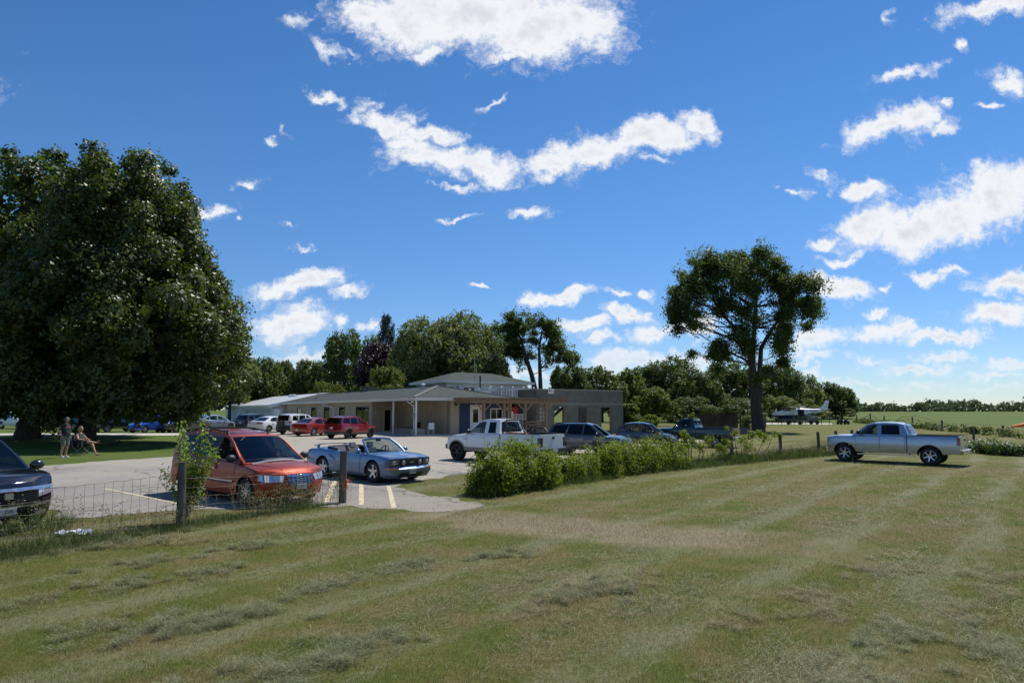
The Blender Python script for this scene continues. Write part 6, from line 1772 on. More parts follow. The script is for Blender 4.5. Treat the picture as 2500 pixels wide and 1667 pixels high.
# ---- generic station car: SUV / hatch / sedan built from one outline
def autocar(name, label, cat, pm, B, outline, it, ir, wins, rh, rims=(7, .21, .66, False), glass=M_GLASS, clad=None, flare=False, headq=None, tailq=None, tail_side=None, grille=None, plate_r=None, plate_f=None,
            rail=False, spans=(), hz=.82, rear_glass=(.08, .82), rear_c=.84, mir=None, seats=True, tail_m=None, group=None, win_m=None, rbulge=.06, mats_handle=None, roofm=None, intake=True, crown=.05, doorz=.36, rear_m=None):
    t = thing(name, label, cat, group=group)
    body_mesh(B, "body", pm, t)
    cb = Cabin(B, outline, it, ir, wins, rh, rbulge=rbulge, crown=crown)
    cb.build(t, pm, win_m or glass, glass if not isinstance(glass, (list, tuple)) else M_GLASS, rear_m, rear_glass=rear_glass, rear_c=rear_c, roofm=roofm)
    wheels(t, B, *rims[:1], tw=rims[1], rr=rims[2], dark=rims[3])
    if clad:
        band(t, "sill_cladding", B, clad, -B.wb / 2 + B.rw + .1, B.wb / 2 - B.rw - .1, B.sill + .005, B.sill + .16, .018)
        patch(B.rear, [(-.98, B.bumpr + .005), (.98, B.bumpr + .005), (.98, B.bumpr + .22), (-.98, B.bumpr + .22)], 10, 2, .012, .03).build("bumper", clad, t)
        patch(B.front, [(-.98, B.bumpf + .005), (.98, B.bumpf + .005), (.98, B.bumpf + .14), (-.98, B.bumpf + .14)], 10, 2, .012, .03).build("bumper", clad, t)
        for sg in (1, -1):
            f = sidefn(B, sg); patch(lambda x, z, o: f(x, z, o), [(B.xr + .03, B.bumpr + .005), (-B.wb / 2 - B.rw - .1, B.sill + .02), (-B.wb / 2 - B.rw - .1, B.bumpr + .2), (B.xr + .03, B.bumpr + .22)], 4, 1, .012, .03).build("bumper_corner", clad, t)
    if flare: flares(t, B, clad or M_CLAD)
    for sg in (1, -1):
        if headq: patch(B.front, [(sg * a, z) for a, z in headq], 6, 2, .012, .03).build("headlight", M_LAMP, t)
        if headq:
            f = sidefn(B, sg); z0, z1 = headq[1][1], headq[2][1]
            patch(lambda x, z, o: f(x, z, o), [(B.xf - .32, (z0 + z1) / 2), (B.xf - .02, z0), (B.xf - .02, z1), (B.xf - .34, z1)], 5, 2, .012, .03).build("headlight", M_LAMP, t)
        if tailq: patch(B.rear, [(sg * a, z) for a, z in tailq], 4, 2, .012, .03).build("tail_light", tail_m or M_TAIL, t)
        if tail_side:
            f = sidefn(B, sg); patch(lambda x, z, o: f(x, z, o), [(B.xr + a, z) for a, z in tail_side], 4, 2, .012, .03).build("tail_light", tail_m or M_TAIL, t)
        if mir: mirror(t, mir[0], sg * (B.W / 2 - .04), mir[1], mir[2] if len(mir) > 2 else pm, sg, 1.0)
        if rail:
            r = MB(); tp = outline[it:ir + 1]; pts = [(p[0], sg * (rh - .05), p[1] + .05) for p in tp[1:-1]]
            if len(pts) >= 2:
                pts = [(tp[0][0] - .15, sg * (rh - .05), tp[0][1] + .01)] + pts + [(tp[-1][0] + .05, sg * (rh - .05), tp[-1][1] + .01)]
                r.tube(pts, .02, 6); r.build("roof_rail", M_TRIM, t)
    if grille: grille_bars(t, B, *grille)
    if intake: patch(B.front, [(-.6, B.bumpf + .03), (.6, B.bumpf + .03), (.52, B.bumpf + .14), (-.52, B.bumpf + .14)], 8, 1, .016, .03).build("air_intake", M_TRIM, t)
    if plate_r: plate(t, B.rear, -.16, .16, plate_r, plate_r + .15, None, .02)
    if plate_f: plate(t, B.front, -.16, .16, plate_f, plate_f + .14, None, .03)
    if spans: doors(t, B, pm, spans, doorz); handles(t, B, [s[0] + .24 for s in spans], hz, mats_handle or pm)
    if seats:
        hr_ = max(p[1] for p in outline)
        for y in (-.38, .38): seat(t, -.05, y, hr_ - 1.04); seat(t, -.90, y, hr_ - 1.04 - (.12 if hr_ < 1.5 else 0), head=hr_ > 1.55)
        d = MB(); x = outline[0][0] - .35; d.box((x, 0, B.zt(x) - .03), (.4, B.W - .5, .12)); d.build("dashboard", M_TRIM, t, bevel=.03)
        steering(t, x - .3, .38, B.zt(x) + .05)
    return t

def stand(t, B, px, d, hd, dz=0):
    b = atd(px, d); place(t, (b.x, b.y), hd, B); return t
P_RED = paint("ruby_red_paint", (.30, .010, .016), .4, .3)
P_RED2 = paint("bright_red_paint", (.36, .022, .014), .25, .3)
P_WHITE = paint("white_paint", (.74, .75, .74), 0., .35)
P_SILVER = paint("silver_paint", (.42, .45, .50), .75, .3)
P_DGREY = paint("dark_grey_paint", (.045, .048, .055), .5, .3)
P_SLATE = paint("slate_grey_paint", (.060, .068, .085), .6, .28)
P_BLUE = paint("bright_blue_paint", (.012, .075, .42), .4, .28)
P_BROWN = paint("brown_beige_paint", (.17, .15, .125), .6, .32)
P_NAVY = paint("black_blue_paint", (.008, .010, .018), .3, .2, dirt=.1)
P_GREEN = paint("deep_green_paint", (.010, .036, .034), .4, .32)
P_ICE = paint("pale_silver_blue_paint", (.46, .51, .56), .6, .3)

def suv_body(wb=2.69, fo=.90, ro=.95, W=1.84, belt=1.06, **k):
    d = dict(wb=wb, fo=fo, ro=ro, W=W, sill=.30, rw=.355, arch=.065, top=[(-2.4, belt + .03), (-1.2, belt + .03), (.5, belt - .02), (.95, belt - .05), (1.6, belt - .10), (wb / 2 + fo, belt - .22)],
             crown=[(-3, 0), (.7, 0), (.95, .05), (1.6, .08), (2.1, .05), (wb / 2 + fo, .015)], wells=[(-wb / 2 - ro + .25, .75, .5)], nose=[(.25, -.08), (.5, 0), (.7, -.03), (.95, -.14)], tail=[(.3, .04), (.6, 0), (.8, .03), (1.1, .08)], bf=.2, br=.12, bumpf=.28, bumpr=.34)
    d.update(k); return Body(**d)
def suv_outline(B, roof=1.66, b=1.06, xr=None):
    xr = xr if xr is not None else B.xr + .14
    o = [(1.02, b - .045), (.20, roof - .07), (-.1, roof - .01), (-.8, roof), (-1.5, roof - .03), (xr + .30, roof - .08), (xr, b + .02)]
    w = [[(.62, b + .02), (.72, b + .06), (.12, roof - .11), (-.12, roof - .08), (-.16, b + .03)],
         [(-.24, b + .03), (-.22, roof - .08), (-.92, roof - .085), (-1.08, b + .045)],
         [(-1.16, b + .05), (-1.02, roof - .09), (xr + .40, roof - .13), (xr + .22, b + .12)]]
    return o, 1, 5, w

# ---- the row nosed in to the clubhouse (numbers: photo column, depth)
GR = "cars parked nose-in before the clubhouse"
B = suv_body(); o = suv_outline(B, 1.64, 1.06)
red_suv = autocar("parked_suv", "dark red crossover at the right end of the row before the clubhouse", "car", P_RED, B, *o, .60, rims=(5, .22, .68, True), clad=M_CLAD, flare=True, tailq=[(.66, .90), (.985, .90), (.985, 1.05), (.70, 1.02)], tail_side=[(.30, .95), (.02, .90), (.02, 1.05), (.34, 1.06)],
    headq=[(.5, .78), (.98, .80), (.98, .92), (.55, .88)], plate_r=.74, rail=True, spans=[(-.20, .80), (-1.05, -.21)], mir=(.62, 1.06), rear_glass=(.12, .86), group=GR, win_m=[M_GLASS, M_GLASSD, M_GLASSD], rear_m=M_GLASSD)
stand(red_suv, B, 858, 52.8, HB)

B = Body(wb=2.70, fo=.92, ro=1.05, W=1.82, sill=.20, rw=.335, arch=.05, top=[(-2.4, .98), (-1.9, 1.03), (-1.4, 1.0), (-.2, .95), (.7, .90), (1.2, .86), (1.8, .78), (2.27, .66)], crown=[(-3, .02), (-1.6, .03), (-1.3, 0), (.8, 0), (1, .05), (1.6, .08), (2.27, .02)], wells=[(-1.35, .75, .45)],
         nose=[(.2, -.1), (.4, 0), (.66, -.12)], tail=[(.2, .1), (.5, 0), (.8, .02), (1.0, .08)], bf=.25, br=.16)
sed_o = [(1.12, .87), (.22, 1.36), (-.1, 1.435), (-.6, 1.44), (-1.05, 1.36), (-1.85, 1.02)]
sed_w = [[(.70, .95), (.86, .965), (.20, 1.31), (-.12, 1.375), (-.18, .965)], [(-.26, .97), (-.22, 1.375), (-.62, 1.37), (-1.02, 1.28), (-1.28, 1.05), (-1.1, 1.0)]]
SED = (sed_o, 1, 4, sed_w)
SB = B
def sedan(label, pm, group, rims=(7, .2, .68, False), tm=None, name="sedan_car", glass=M_GLASS, Bd=None, pf=None, pr=.62):
    return autocar(name, label, "car", pm, Bd or SB, *SED, .57, rims=rims, tailq=[(.42, .82), (.99, .80), (.99, .93), (.48, .90)], tail_side=[(.28, .86), (.02, .80), (.02, .93), (.30, .93)], headq=[(.5, .56), (.98, .58), (.98, .70), (.55, .66)],
                   plate_r=pr, plate_f=pf, spans=[(-.22, .82), (-1.05, -.23)], mir=(.66, .95), rear_glass=(.06, .92), rear_c=.88, group=group, doorz=.30, hz=.80, tail_m=tm, grille=(M_CHROME, M_TRIM, .42, .42, .60, 3, .02), glass=glass)
t = sedan("bright red sedan with full-width rear lamps, left of the dark red crossover", P_RED2, GR, pr=.42); stand(t, SB, 776, 57.0, HB)
B = suv_body(2.62, .88, .92, 1.80, 1.08); o = suv_outline(B, 1.70, 1.08)
crv = autocar("parked_suv", "white boxy crossover with a dark covered spare wheel on its back door", "car", P_WHITE, B, [(1.0, 1.03), (.30, 1.60), (0, 1.68), (-.8, 1.70), (-1.6, 1.69), (B.xr + .20, 1.64), (B.xr + .08, 1.10)], 1, 5, o[3], .62,
    rims=(6, .21, .62, False), clad=M_CLAD, tail_side=[(.16, 1.0), (.01, 1.0), (.01, 1.08), (.16, 1.08)], headq=[(.5, .78), (.98, .80), (.98, .92), (.55, .88)], plate_r=None, spans=[(-.20, .78), (-1.02, -.21)], mir=(.62, 1.08, M_TRIM), rear_glass=(.10, .90), rear_c=.80, group=GR, win_m=[M_GLASS, M_GLASS, M_GLASS], rear_m=M_GLASSD)
for sg in (1, -1):
    q = MB(); xa = B.xr + .10
    q.add([(xa, sg * .80, 1.0), (xa - .03, sg * .68, 1.0), (xa + .06, sg * .52, 1.62), (xa + .10, sg * .60, 1.62), (xa + .1, sg * .86, 1.0), (xa + .2, sg * .66, 1.62)], [(0, 1, 2, 3), (0, 3, 5, 4)]); q.build("tail_light", M_TAIL, crv, fix=False)
sw = MB(); sw.lathe([(.001, .0), (.27, .0), (.335, .03), (.345, .10), (.335, .2), (.001, .2)], 28, Matrix.Translation((B.xr + .04, .08, .86)) @ Matrix.Rotation(-PI / 2, 4, 'Y')); sw.build("spare_wheel", M_CLAD, crv)
patch(B.rear, [(-.97, .345), (.97, .345), (.97, .78), (-.97, .78)], 8, 2, .014, .03).build("lower_tailgate", mat("dark_lower_body", (.03, .032, .034), .6), crv)
plate(crv, B.rear, .45, .75, .62, .76, None, .03)
stand(crv, B, 735, 60.0, HB)
Bw = Body(wb=2.85, fo=.95, ro=1.07, W=1.85, sill=.20, rw=.335, arch=.05, top=SB.top, crown=SB.crown, wells=[(-1.35, .75, .45)], nose=SB.nose, tail=SB.tail, bf=.25, br=.18)
t = sedan("white sedan with red wrap-around tail lamps, left of the spare-wheel crossover", P_WHITE, GR, (9, .2, .68, False), Bd=Bw); stand(t, Bw, 669, 63.5, HB)
B = suv_body(2.60, .88, .86, 1.78, 1.02); o = suv_outline(B, 1.58, 1.02)
t = autocar("parked_suv", "small dark grey crossover at the left end of the row on the asphalt", "car", P_DGREY, B, *o, .58, clad=M_CLAD, tailq=[(.66, .86), (.985, .86), (.985, 1.0), (.70, .98)], tail_side=[(.24, .9), (.02, .86), (.02, 1.0), (.26, 1.0)], headq=[(.5, .74), (.98, .76), (.98, .88), (.55, .84)], plate_r=.7, spans=[(-.20, .78), (-1.02, -.21)], mir=(.62, 1.02), group=GR, glass=M_GLASS)
stand(t, B, 628, 69.0, HB)
GL = "cars parked on the lawn beside the great maples"
Bp = Body(wb=2.70, fo=.90, ro=.86, W=1.75, sill=.21, rw=.315, arch=.05, top=[(-2.3, 1.02), (-1.6, 1.03), (-.5, .96), (.7, .90), (1.2, .86), (1.7, .78), (2.25, .64)], crown=[(-3, .01), (-1.9, 0), (.9, 0), (1.1, .05), (1.7, .08), (2.25, .02)], wells=[(-1.9, .8, .45)], nose=[(.2, -.08), (.4, 0), (.62, -.14)], tail=[(.3, .05), (.6, 0), (1.0, .1)], bf=.25, br=.14)
hat_o = [(1.35, .86), (.30, 1.42), (-.05, 1.485), (-.6, 1.48), (-1.3, 1.36), (-1.98, 1.14), (-2.08, 1.02)]
hat_w = [[(.72, .96), (1.0, .965), (.28, 1.36), (-.08, 1.425), (-.14, .985)], [(-.22, .985), (-.16, 1.425), (-.62, 1.42), (-1.05, 1.34), (-1.05, 1.05)], [(-1.13, 1.06), (-1.13, 1.32), (-1.45, 1.22), (-1.55, 1.10)]]
t = autocar("hatchback_car", "pale silver hatchback alone on the grass left of the asphalt row", "car", P_ICE, Bp, hat_o, 1, 4, hat_w, .56, rims=(10, .19, .68, False), tailq=[(.74, .78), (.985, .78), (.985, 1.0), (.80, 1.0)], tail_side=[(.20, .84), (.02, .78), (.02, 1.0), (.22, 1.0)], headq=[(.5, .56), (.98, .58), (.98, .70), (.55, .66)], plate_r=.62, spans=[(-.18, .85), (-1.08, -.19)], mir=(.72, .95), rear_glass=(.10, .92), group=GL, rear_m=M_GLASSD)
stand(t, Bp, 523, 68.5, (.46, .888))
HL = (-.40, -.917)
t = sedan("low brown-beige sedan facing out, right end of the row under the maple", P_BROWN, GL, (7, .19, .62, False), name="sedan_car"); stand(t, SB, 447, 62.5, HL)
Bh = Body(wb=2.52, fo=.82, ro=.72, W=1.70, sill=.22, rw=.31, arch=.05, top=[(-2.0, .98), (-1.4, .98), (.5, .92), (.9, .88), (1.5, .80), (2.08, .66)], crown=[(-3, .01), (-1.7, 0), (.7, 0), (.95, .05), (1.5, .08), (2.08, .02)], wells=[(-1.6, .7, .45)], nose=[(.2, -.08), (.4, 0), (.64, -.14)], tail=[(.3, .05), (.6, 0), (1.0, .1)], bf=.25, br=.14)
def hatch(label, pm, group, rails=False, hh=1.50, glass=M_GLASS):
    o = [(1.08, .87), (.25, hh - .08), (-.1, hh - .01), (-.7, hh), (-1.3, hh - .07), (-1.72, hh - .36), (-1.82, 1.0)]
    w = [[(.62, .95), (.78, .965), (.22, hh - .13), (-.1, hh - .07), (-.16, .97)], [(-.24, .97), (-.18, hh - .07), (-.72, hh - .06), (-.95, hh - .10), (-1.0, 1.0)], [(-1.07, 1.03), (-1.02, hh - .11), (-1.25, hh - .15), (-1.45, hh - .32), (-1.3, 1.08)]]
    return autocar("hatchback_car", label, "car", pm, Bh, o, 1, 4, w, .55, rims=(7, .19, .66, False), tailq=[(.70, .74), (.985, .74), (.985, .96), (.76, .94)], tail_side=[(.22, .80), (.02, .74), (.02, .96), (.24, .96)], headq=[(.42, .58), (.98, .60), (.98, .78), (.5, .70)], plate_r=.6, spans=[(-.18, .75), (-.95, -.19)], mir=(.60, .94), rear_glass=(.12, .92), group=group, glass=glass)
t = hatch("bright blue small car facing out between the dark estate and the brown sedan", P_BLUE, GL); stand(t, Bh, 372, 61.0, HL)
B = suv_body(2.85, .95, 1.0, 1.92, 1.08); o = suv_outline(B, 1.75, 1.08)
t = autocar("parked_suv", "large dark car with alloy wheels in the maple's shade, left of the bright blue one", "car", P_NAVY, B, *o, .62, tailq=[(.66, .92), (.985, .92), (.985, 1.06), (.70, 1.05)], tail_side=[(.24, .96), (.02, .92), (.02, 1.06), (.26, 1.06)], headq=[(.5, .78), (.98, .80), (.98, .92), (.55, .88)], plate_r=.84, spans=[(-.20, .80), (-1.05, -.21)], mir=(.62, 1.08), group=GL)
band(t, "chrome_strip", B, M_CHROME, -.9, .95, .40, .44, .03)
stand(t, B, 288, 62.5, (.46, .888))
B = suv_body(2.85, .95, 1.0, 1.92, 1.08); o = suv_outline(B, 1.75, 1.08)
t = autocar("parked_suv", "dark car with a bright sill strip, mostly hidden behind the nearer maple trunk", "car", P_GREEN, B, *o, .62, tailq=[(.66, .92), (.985, .92), (.985, 1.06), (.70, 1.05)], headq=[(.5, .78), (.98, .80), (.98, .92), (.55, .88)], plate_r=.84, mir=(.62, 1.08), group=GL)
band(t, "chrome_strip", B, M_CHROME, -.9, .95, .40, .47, .03)
stand(t, B, 212, 66.5, (.60, .80))
B = suv_body(2.7, .92, .95, 1.86, 1.05); o = suv_outline(B, 1.66, 1.05)
t = autocar("parked_suv", "white car facing right, half hidden behind the left maple trunk", "car", P_WHITE, B, *o, .60, rims=(5, .22, .68, False), tailq=[(.66, .90), (.985, .90), (.985, 1.05), (.70, 1.02)], headq=[(.5, .76), (.98, .78), (.98, .90), (.55, .86)], spans=[(-.20, .80), (-1.05, -.21)], mir=(.62, 1.05), group=GL)
stand(t, B, 48, 71.0, (.93, -.36))

# ---- dark cars right of the white pickup
B = suv_body(2.66, .93, .98, 1.85, 1.06); o = suv_outline(B, 1.66, 1.06)
t = autocar("parked_suv", "dark slate crossover with roof rails, just right of the white pickup", "car", P_SLATE, B, *o, .60, clad=M_CLAD, tailq=[(.66, .90), (.985, .90), (.985, 1.04), (.70, 1.02)], tail_side=[(.45, 1.0), (.02, .93), (.02, 1.06), (.40, 1.07)], headq=[(.42, .78), (.98, .82), (.98, .92), (.5, .86)], rail=True, spans=[(-.20, .80), (-1.05, -.21)], mir=(.62, 1.06), win_m=[M_GLASSD, M_GLASSD, M_GLASSD], grille=(M_CHROME, M_TRIM, .5, .68, .80, 2, .02), mats_handle=P_SLATE)
stand(t, B, 1440, 37.0, (.93, -.36))
HC = Bh
t = hatch("dark slate hatchback with clear side windows, left of the dark green pickup", P_SLATE, None, hh=1.55); stand(t, Bh, 1577, 44.5, (.92, -.38))

# ---- pickups
def pickup(name, label, pm, B, outline, it, ir, wins, rh, bed, rims, glass, mir, headq, tailq, spans, hz, low=None, flare=None, bumper=M_CHROME, grille=None, roof_bar=False, tgz=(.72, 1.18), win_m=None, tail_m=None, hm=None, crown=.05):
    t = thing(name, label, "pickup truck")
    body_mesh(B, "body", pm, t, {0: ('cabin_tub', M_INT), 1: ('cargo_bed', M_CLAD)})
    cb = Cabin(B, outline, it, ir, wins, rh, rbulge=.04, crown=crown); cb.build(t, pm, win_m or glass, glass, glass, rear_glass=(.12, .86), rear_c=.86)
    wheels(t, B, rims[0], tw=rims[1], rr=rims[2], dark=rims[3])
    for sg in (1, -1):
        patch(B.front, [(sg * a, z) for a, z in headq], 5, 2, .012, .03).build("headlight", M_LAMP, t)
        f = sidefn(B, sg); z0, z1 = headq[1][1], headq[2][1]
        patch(lambda x, z, o: f(x, z, o), [(B.xf - .2, z0), (B.xf - .01, z0), (B.xf - .01, z1), (B.xf - .2, z1)], 3, 2, .012, .03).build("headlight", M_LAMP, t)
        patch(B.rear, [(sg * a, z) for a, z in tailq], 2, 3, .012, .03).build("tail_light", tail_m or M_TAIL, t)
        f2 = sidefn(B, sg); za, zb = tailq[0][1], tailq[2][1]
        patch(lambda x, z, o: f2(x, z, o), [(B.xr + .13, za), (B.xr + .005, za), (B.xr + .005, zb), (B.xr + .13, zb)], 2, 3, .012, .03).build("tail_light", tail_m or M_TAIL, t)
        mirror(t, mir[0], sg * (B.W / 2 - .05), mir[1], mir[2], sg, mir[3])
    tg = patch(B.rear, [(-.80, tgz[0]), (.80, tgz[0]), (.80, tgz[1]), (-.80, tgz[1])], 6, 3, .012, .02).build("tailgate", pm, t)
    a = MB(); c = B.rear(0, tgz[1] - .13, .02); a.box(c, (.03, .17, .10)); a.build("handle", M_TRIM, tg, bevel=.01)
    rb = patch(B.rear, [(-1.0, B.bumpr + .02), (1.0, B.bumpr + .02), (1.0, B.bumpr + .20), (-1.0, B.bumpr + .20)], 8, 2, .13, .16).build("rear_bumper", bumper, t)
    plate(t, B.rear, -.16, .16, B.bumpr + .04, B.bumpr + .18, None, .14)
    fb = patch(B.front, [(-1.0, B.bumpf + .02), (1.0, B.bumpf + .02), (1.0, B.bumpf + .24), (-1.0, B.bumpf + .24)], 10, 2, .06, .09).build("front_bumper", bumper, t)
    if grille: grille_bars(t, B, *grille)
    if low: band(t, "lower_body", B, low, -B.wb / 2 + B.rw + .09, B.wb / 2 - B.rw - .09, B.sill + .005, B.sill + .17, .010); band(t, "lower_body", B, low, B.xr + .04, -B.wb / 2 - B.rw - .09, B.sill + .03, B.sill + .17, .010)
    if flare: flares(t, B, flare, .07, .03)
    doors(t, B, pm, spans, B.sill + .12); handles(t, B, [s[0] + .26 for s in spans], hz, hm or pm)
    bg = MB()
    for sg in (1, -1):
        f = sidefn(B, sg); x = bed
        for i in range(8):
            za = B.sill + .05 + (B.zt(x) - .03 - B.sill - .05) * i / 8; zb = B.sill + .05 + (B.zt(x) - .03 - B.sill - .05) * (i + 1) / 8
            bg.add([f(x - .02, za, .006), f(x + .02, za, .006), f(x + .02, zb, .006), f(x - .02, zb, .006)], [(0, 1, 2, 3)])
    bg.build("bed_gap", M_TRIM, t, smooth=0, fix=False)
    rails = MB()
    for sg in (1, -1): rails.bar((bed - .08, sg * (B.half(bed, B.zt(bed) - .05) - .07), B.zt(bed) + .012), (B.xr + .1, sg * (B.half(B.xr + .1, B.zt(B.xr) - .05) - .07), B.zt(B.xr) + .012), .10, .03)
    rails.build("bed_rail", M_TRIM, t)
    for y in (-.42, .42): seat(t, -.05, y, .80)
    d = MB(); x = outline[0][0] - .35; d.box((x, 0, B.zt(x) - .02), (.4, B.W - .5, .14)); d.build("dashboard", M_TRIM, t, bevel=.03)
    steering(t, x - .3, .42, B.zt(x) + .08)
    return t

# white extended-cab pickup facing left
Bf = Body(wb=3.52, fo=.92, ro=1.15, W=1.98, sill=.48, rw=.40, arch=.09, top=[(-2.95, 1.30), (-.72, 1.30), (-.70, 1.26), (.9, 1.23), (1.35, 1.20), (2.0, 1.14), (2.68, 1.02)], crown=[(-3, 0), (.9, 0), (1.15, .05), (1.8, .08), (2.68, .03)], wells=[(-.58, 1.05, .8), (-2.80, -.78, .78, .11)],
          nose=[(.4, -.02), (.62, 0), (.85, -.03), (1.05, -.12)], tail=[(.5, 0), (1.4, .0)], bf=.22, br=.02, kf=.12, kr=.01, bumpf=.50, bumpr=.50)
oF = [(1.28, 1.21), (.62, 1.80), (.35, 1.88), (-.2, 1.90), (-.55, 1.88), (-.70, 1.27)]
wF = [[(.92, 1.30), (1.02, 1.34), (.58, 1.74), (.36, 1.80), (.20, 1.80), (.18, 1.29)], [(-.02, 1.30), (.0, 1.78), (-.38, 1.79), (-.46, 1.30)]]
M_TANLOW = mat("grey_two_tone", (.21, .195, .175), .45, metal=.3)
wp = pickup("pickup_truck", "white extended-cab pickup with a black bed rack, facing left", P_WHITE, Bf, oF, 1, 4, wF, .66, -.72, (5, .26, .56, True), M_GLASS, (.95, 1.28, M_TRIM, 1.2), [(.58, .92), (.985, .92), (.985, 1.06), (.62, 1.06)], [(.80, .78), (.995, .78), (.995, 1.16), (.80, 1.16)], [(.10, 1.12)], 1.10,
            low=M_TANLOW, flare=M_TANLOW, bumper=M_CLAD, grille=(M_CHROME, M_TRIM, .52, .88, 1.06, 3, .02), tgz=(.70, 1.28), win_m=[M_GLASS, M_GLASSD], tail_m=M_TAILD)
hr = MB()     # headache rack and side bars
for sg in (1, -1):
    hr.tube([(-.80, sg * .82, 1.32), (-.86, sg * .78, 1.62), (-.90, sg * .68, 1.88)], .032, 8)
    hr.tube([(-.90, sg * .80, 1.84), (-1.10, sg * .84, 1.55), (-1.25, sg * .84, 1.36)], .032, 8)
    hr.tube([(-1.12, sg * .84, 1.54), (-1.9, sg * .84, 1.52), (-2.08, sg * .84, 1.36)], .032, 8)
hr.tube([(-.90, -.68, 1.88), (-.90, .68, 1.88)], .032, 8); hr.tube([(-.84, -.8, 1.48), (-.84, .8, 1.48)], .025, 8)
for i in range(9): y = -.6 + i * .15; hr.tube([(-.84, y, 1.48), (-.895, y, 1.88)], .010, 5)
for z in (1.58, 1.68, 1.78): hr.tube([(-.86, -.7, z), (-.86, .7, z)], .010, 5)
tag(hr.build("bed_rack", M_TRIM, wp), "black tubular rack over the bed")
rs_ = MB(); rs_.bar((-1.05, .915, 1.345), (-2.3, .915, 1.345), .02, .05); rs_.build("reflector", mat("orange_reflector", (.60, .09, .03), .3, coat=1), wp)
lettering("lettering", "FX4", .17, Matrix.Translation((-2.28, 1.000, 1.06)) @ Matrix.Rotation(PI, 4, 'Z') @ Matrix.Rotation(PI / 2, 4, 'X'), mat("decal_red", (.30, .05, .05), .5), wp, sx=1.25)
lettering("lettering", "F-150", .07, Matrix.Translation((1.22, 1.003, 1.0)) @ Matrix.Rotation(PI, 4, 'Z') @ Matrix.Rotation(PI / 2, 4, 'X'), M_INK, wp)
hw = (-.80, .60)
place(wp, from_contact(at(1118, 1124), hw, Bf, 1, 1), hw, Bf)

# silver crew-cab pickup on the mown field
Bs = Body(wb=3.64, fo=.96, ro=1.24, W=2.03, sill=.50, rw=.405, arch=.10, top=[(-3.1, 1.33), (-.92, 1.33), (-.90, 1.30), (1.1, 1.26), (1.5, 1.245), (2.2, 1.23), (2.78, 1.16)], crown=[(-3.2, 0), (1.0, 0), (1.3, .05), (1.9, .07), (2.78, .04)], wells=[(-.78, 1.18, .8), (-2.95, -1.0, .80, .11)],
          nose=[(.4, -.03), (.62, 0), (.9, 0), (1.2, -.04)], tail=[(.5, 0), (1.4, .02)], bf=.16, br=.03, kf=.09, kr=.01, bumpf=.42, bumpr=.52)
oS = [(1.48, 1.245), (.80, 1.80), (.52, 1.875), (0, 1.90), (-.50, 1.885), (-.76, 1.83), (-1.0, 1.31)]
wS = [[(1.0, 1.345), (1.14, 1.37), (.72, 1.75), (.46, 1.80), (.34, 1.80), (.32, 1.34)], [(.16, 1.345), (.17, 1.80), (-.46, 1.80), (-.58, 1.77), (-.64, 1.35)]]
sp = pickup("pickup_truck", "silver crew-cab pickup parked on the mown field", P_SILVER, Bs, oS, 1, 5, wS, .70, -.92, (6, .27, .68, False), M_GLASS, (1.1, 1.36, M_TRIM, 1.25), [(.56, .92), (.985, .92), (.985, 1.14), (.62, 1.14)], [(.80, .92), (.995, .92), (.995, 1.27), (.80, 1.27)], [(.24, 1.28), (-.82, .22)], 1.18,
            bumper=M_CHROME, grille=(M_CHROME, M_TRIM, .54, .80, 1.12, 4, .03), tgz=(.74, 1.30), win_m=[M_GLASS, M_GLASSD], hm=M_CHROME)
rb_ = MB()
for sg in (1, -1): rb_.bar((1.22, sg * .98, .40), (-1.22, sg * .98, .40), .14, .06); rb_.bar((1.0, sg * .8, .48), (1.0, sg * .98, .42), .05); rb_.bar((-1.0, sg * .8, .48), (-1.0, sg * .98, .42), .05)
rb_.build("running_board", M_CHROME, sp)
flares(sp, Bs, M_TRIM, .028, .016)
bl = MB(); bl.box((-.80, 0, 1.885), (.05, .42, .035)); bl.build("brake_light", M_TAIL, sp)
hs_ = (-.745, .667)
place(sp, from_contact(at(2064, 1125.4), hs_, Bs, 1, 1), hs_, Bs)

# old dark green regular-cab pickup
Bg = Body(wb=3.38, fo=.78, ro=1.15, W=1.98, sill=.48, rw=.385, arch=.08, top=[(-2.85, 1.27), (-.42, 1.27), (-.40, 1.24), (.9, 1.21), (1.3, 1.19), (1.9, 1.16), (2.47, 1.08)], crown=[(-3.2, 0), (.9, 0), (1.15, .03), (1.8, .05), (2.47, .02)], wells=[(-.30, 1.0, .8), (-2.70, -.50, .78, .11)],
          nose=[(.4, 0), (1.1, -.02)], tail=[(.5, 0), (1.4, 0)], bf=.06, br=.02, kf=.05, kr=.01, bumpf=.46, bumpr=.48)
oG = [(1.12, 1.20), (.62, 1.78), (.38, 1.83), (0, 1.84), (-.25, 1.82), (-.42, 1.25)]
wG = [[(.62, 1.29), (.86, 1.31), (.54, 1.73), (.40, 1.76), (-.02, 1.76), (-.08, 1.29)]]
gp = pickup("pickup_truck", "old dark green regular-cab pickup by the board fence, tailgate to the field", P_GREEN, Bg, oG, 1, 4, wG, .66, -.42, (8, .24, .58, False), M_GLASS, (.78, 1.26, M_CHROME, 1.0), [(.66, .84), (.98, .84), (.98, 1.0), (.66, 1.0)], [(.82, .78), (.995, .78), (.995, 1.12), (.82, 1.12)], [(-.22, 1.0)], 1.05,
            bumper=M_CHROME, grille=(M_CHROME, M_TRIM, .6, .80, 1.0, 3, .02), tgz=(.70, 1.25))
b = atd(1690, 46.0); place(gp, (b.x, b.y), (-.86, .51), Bg)

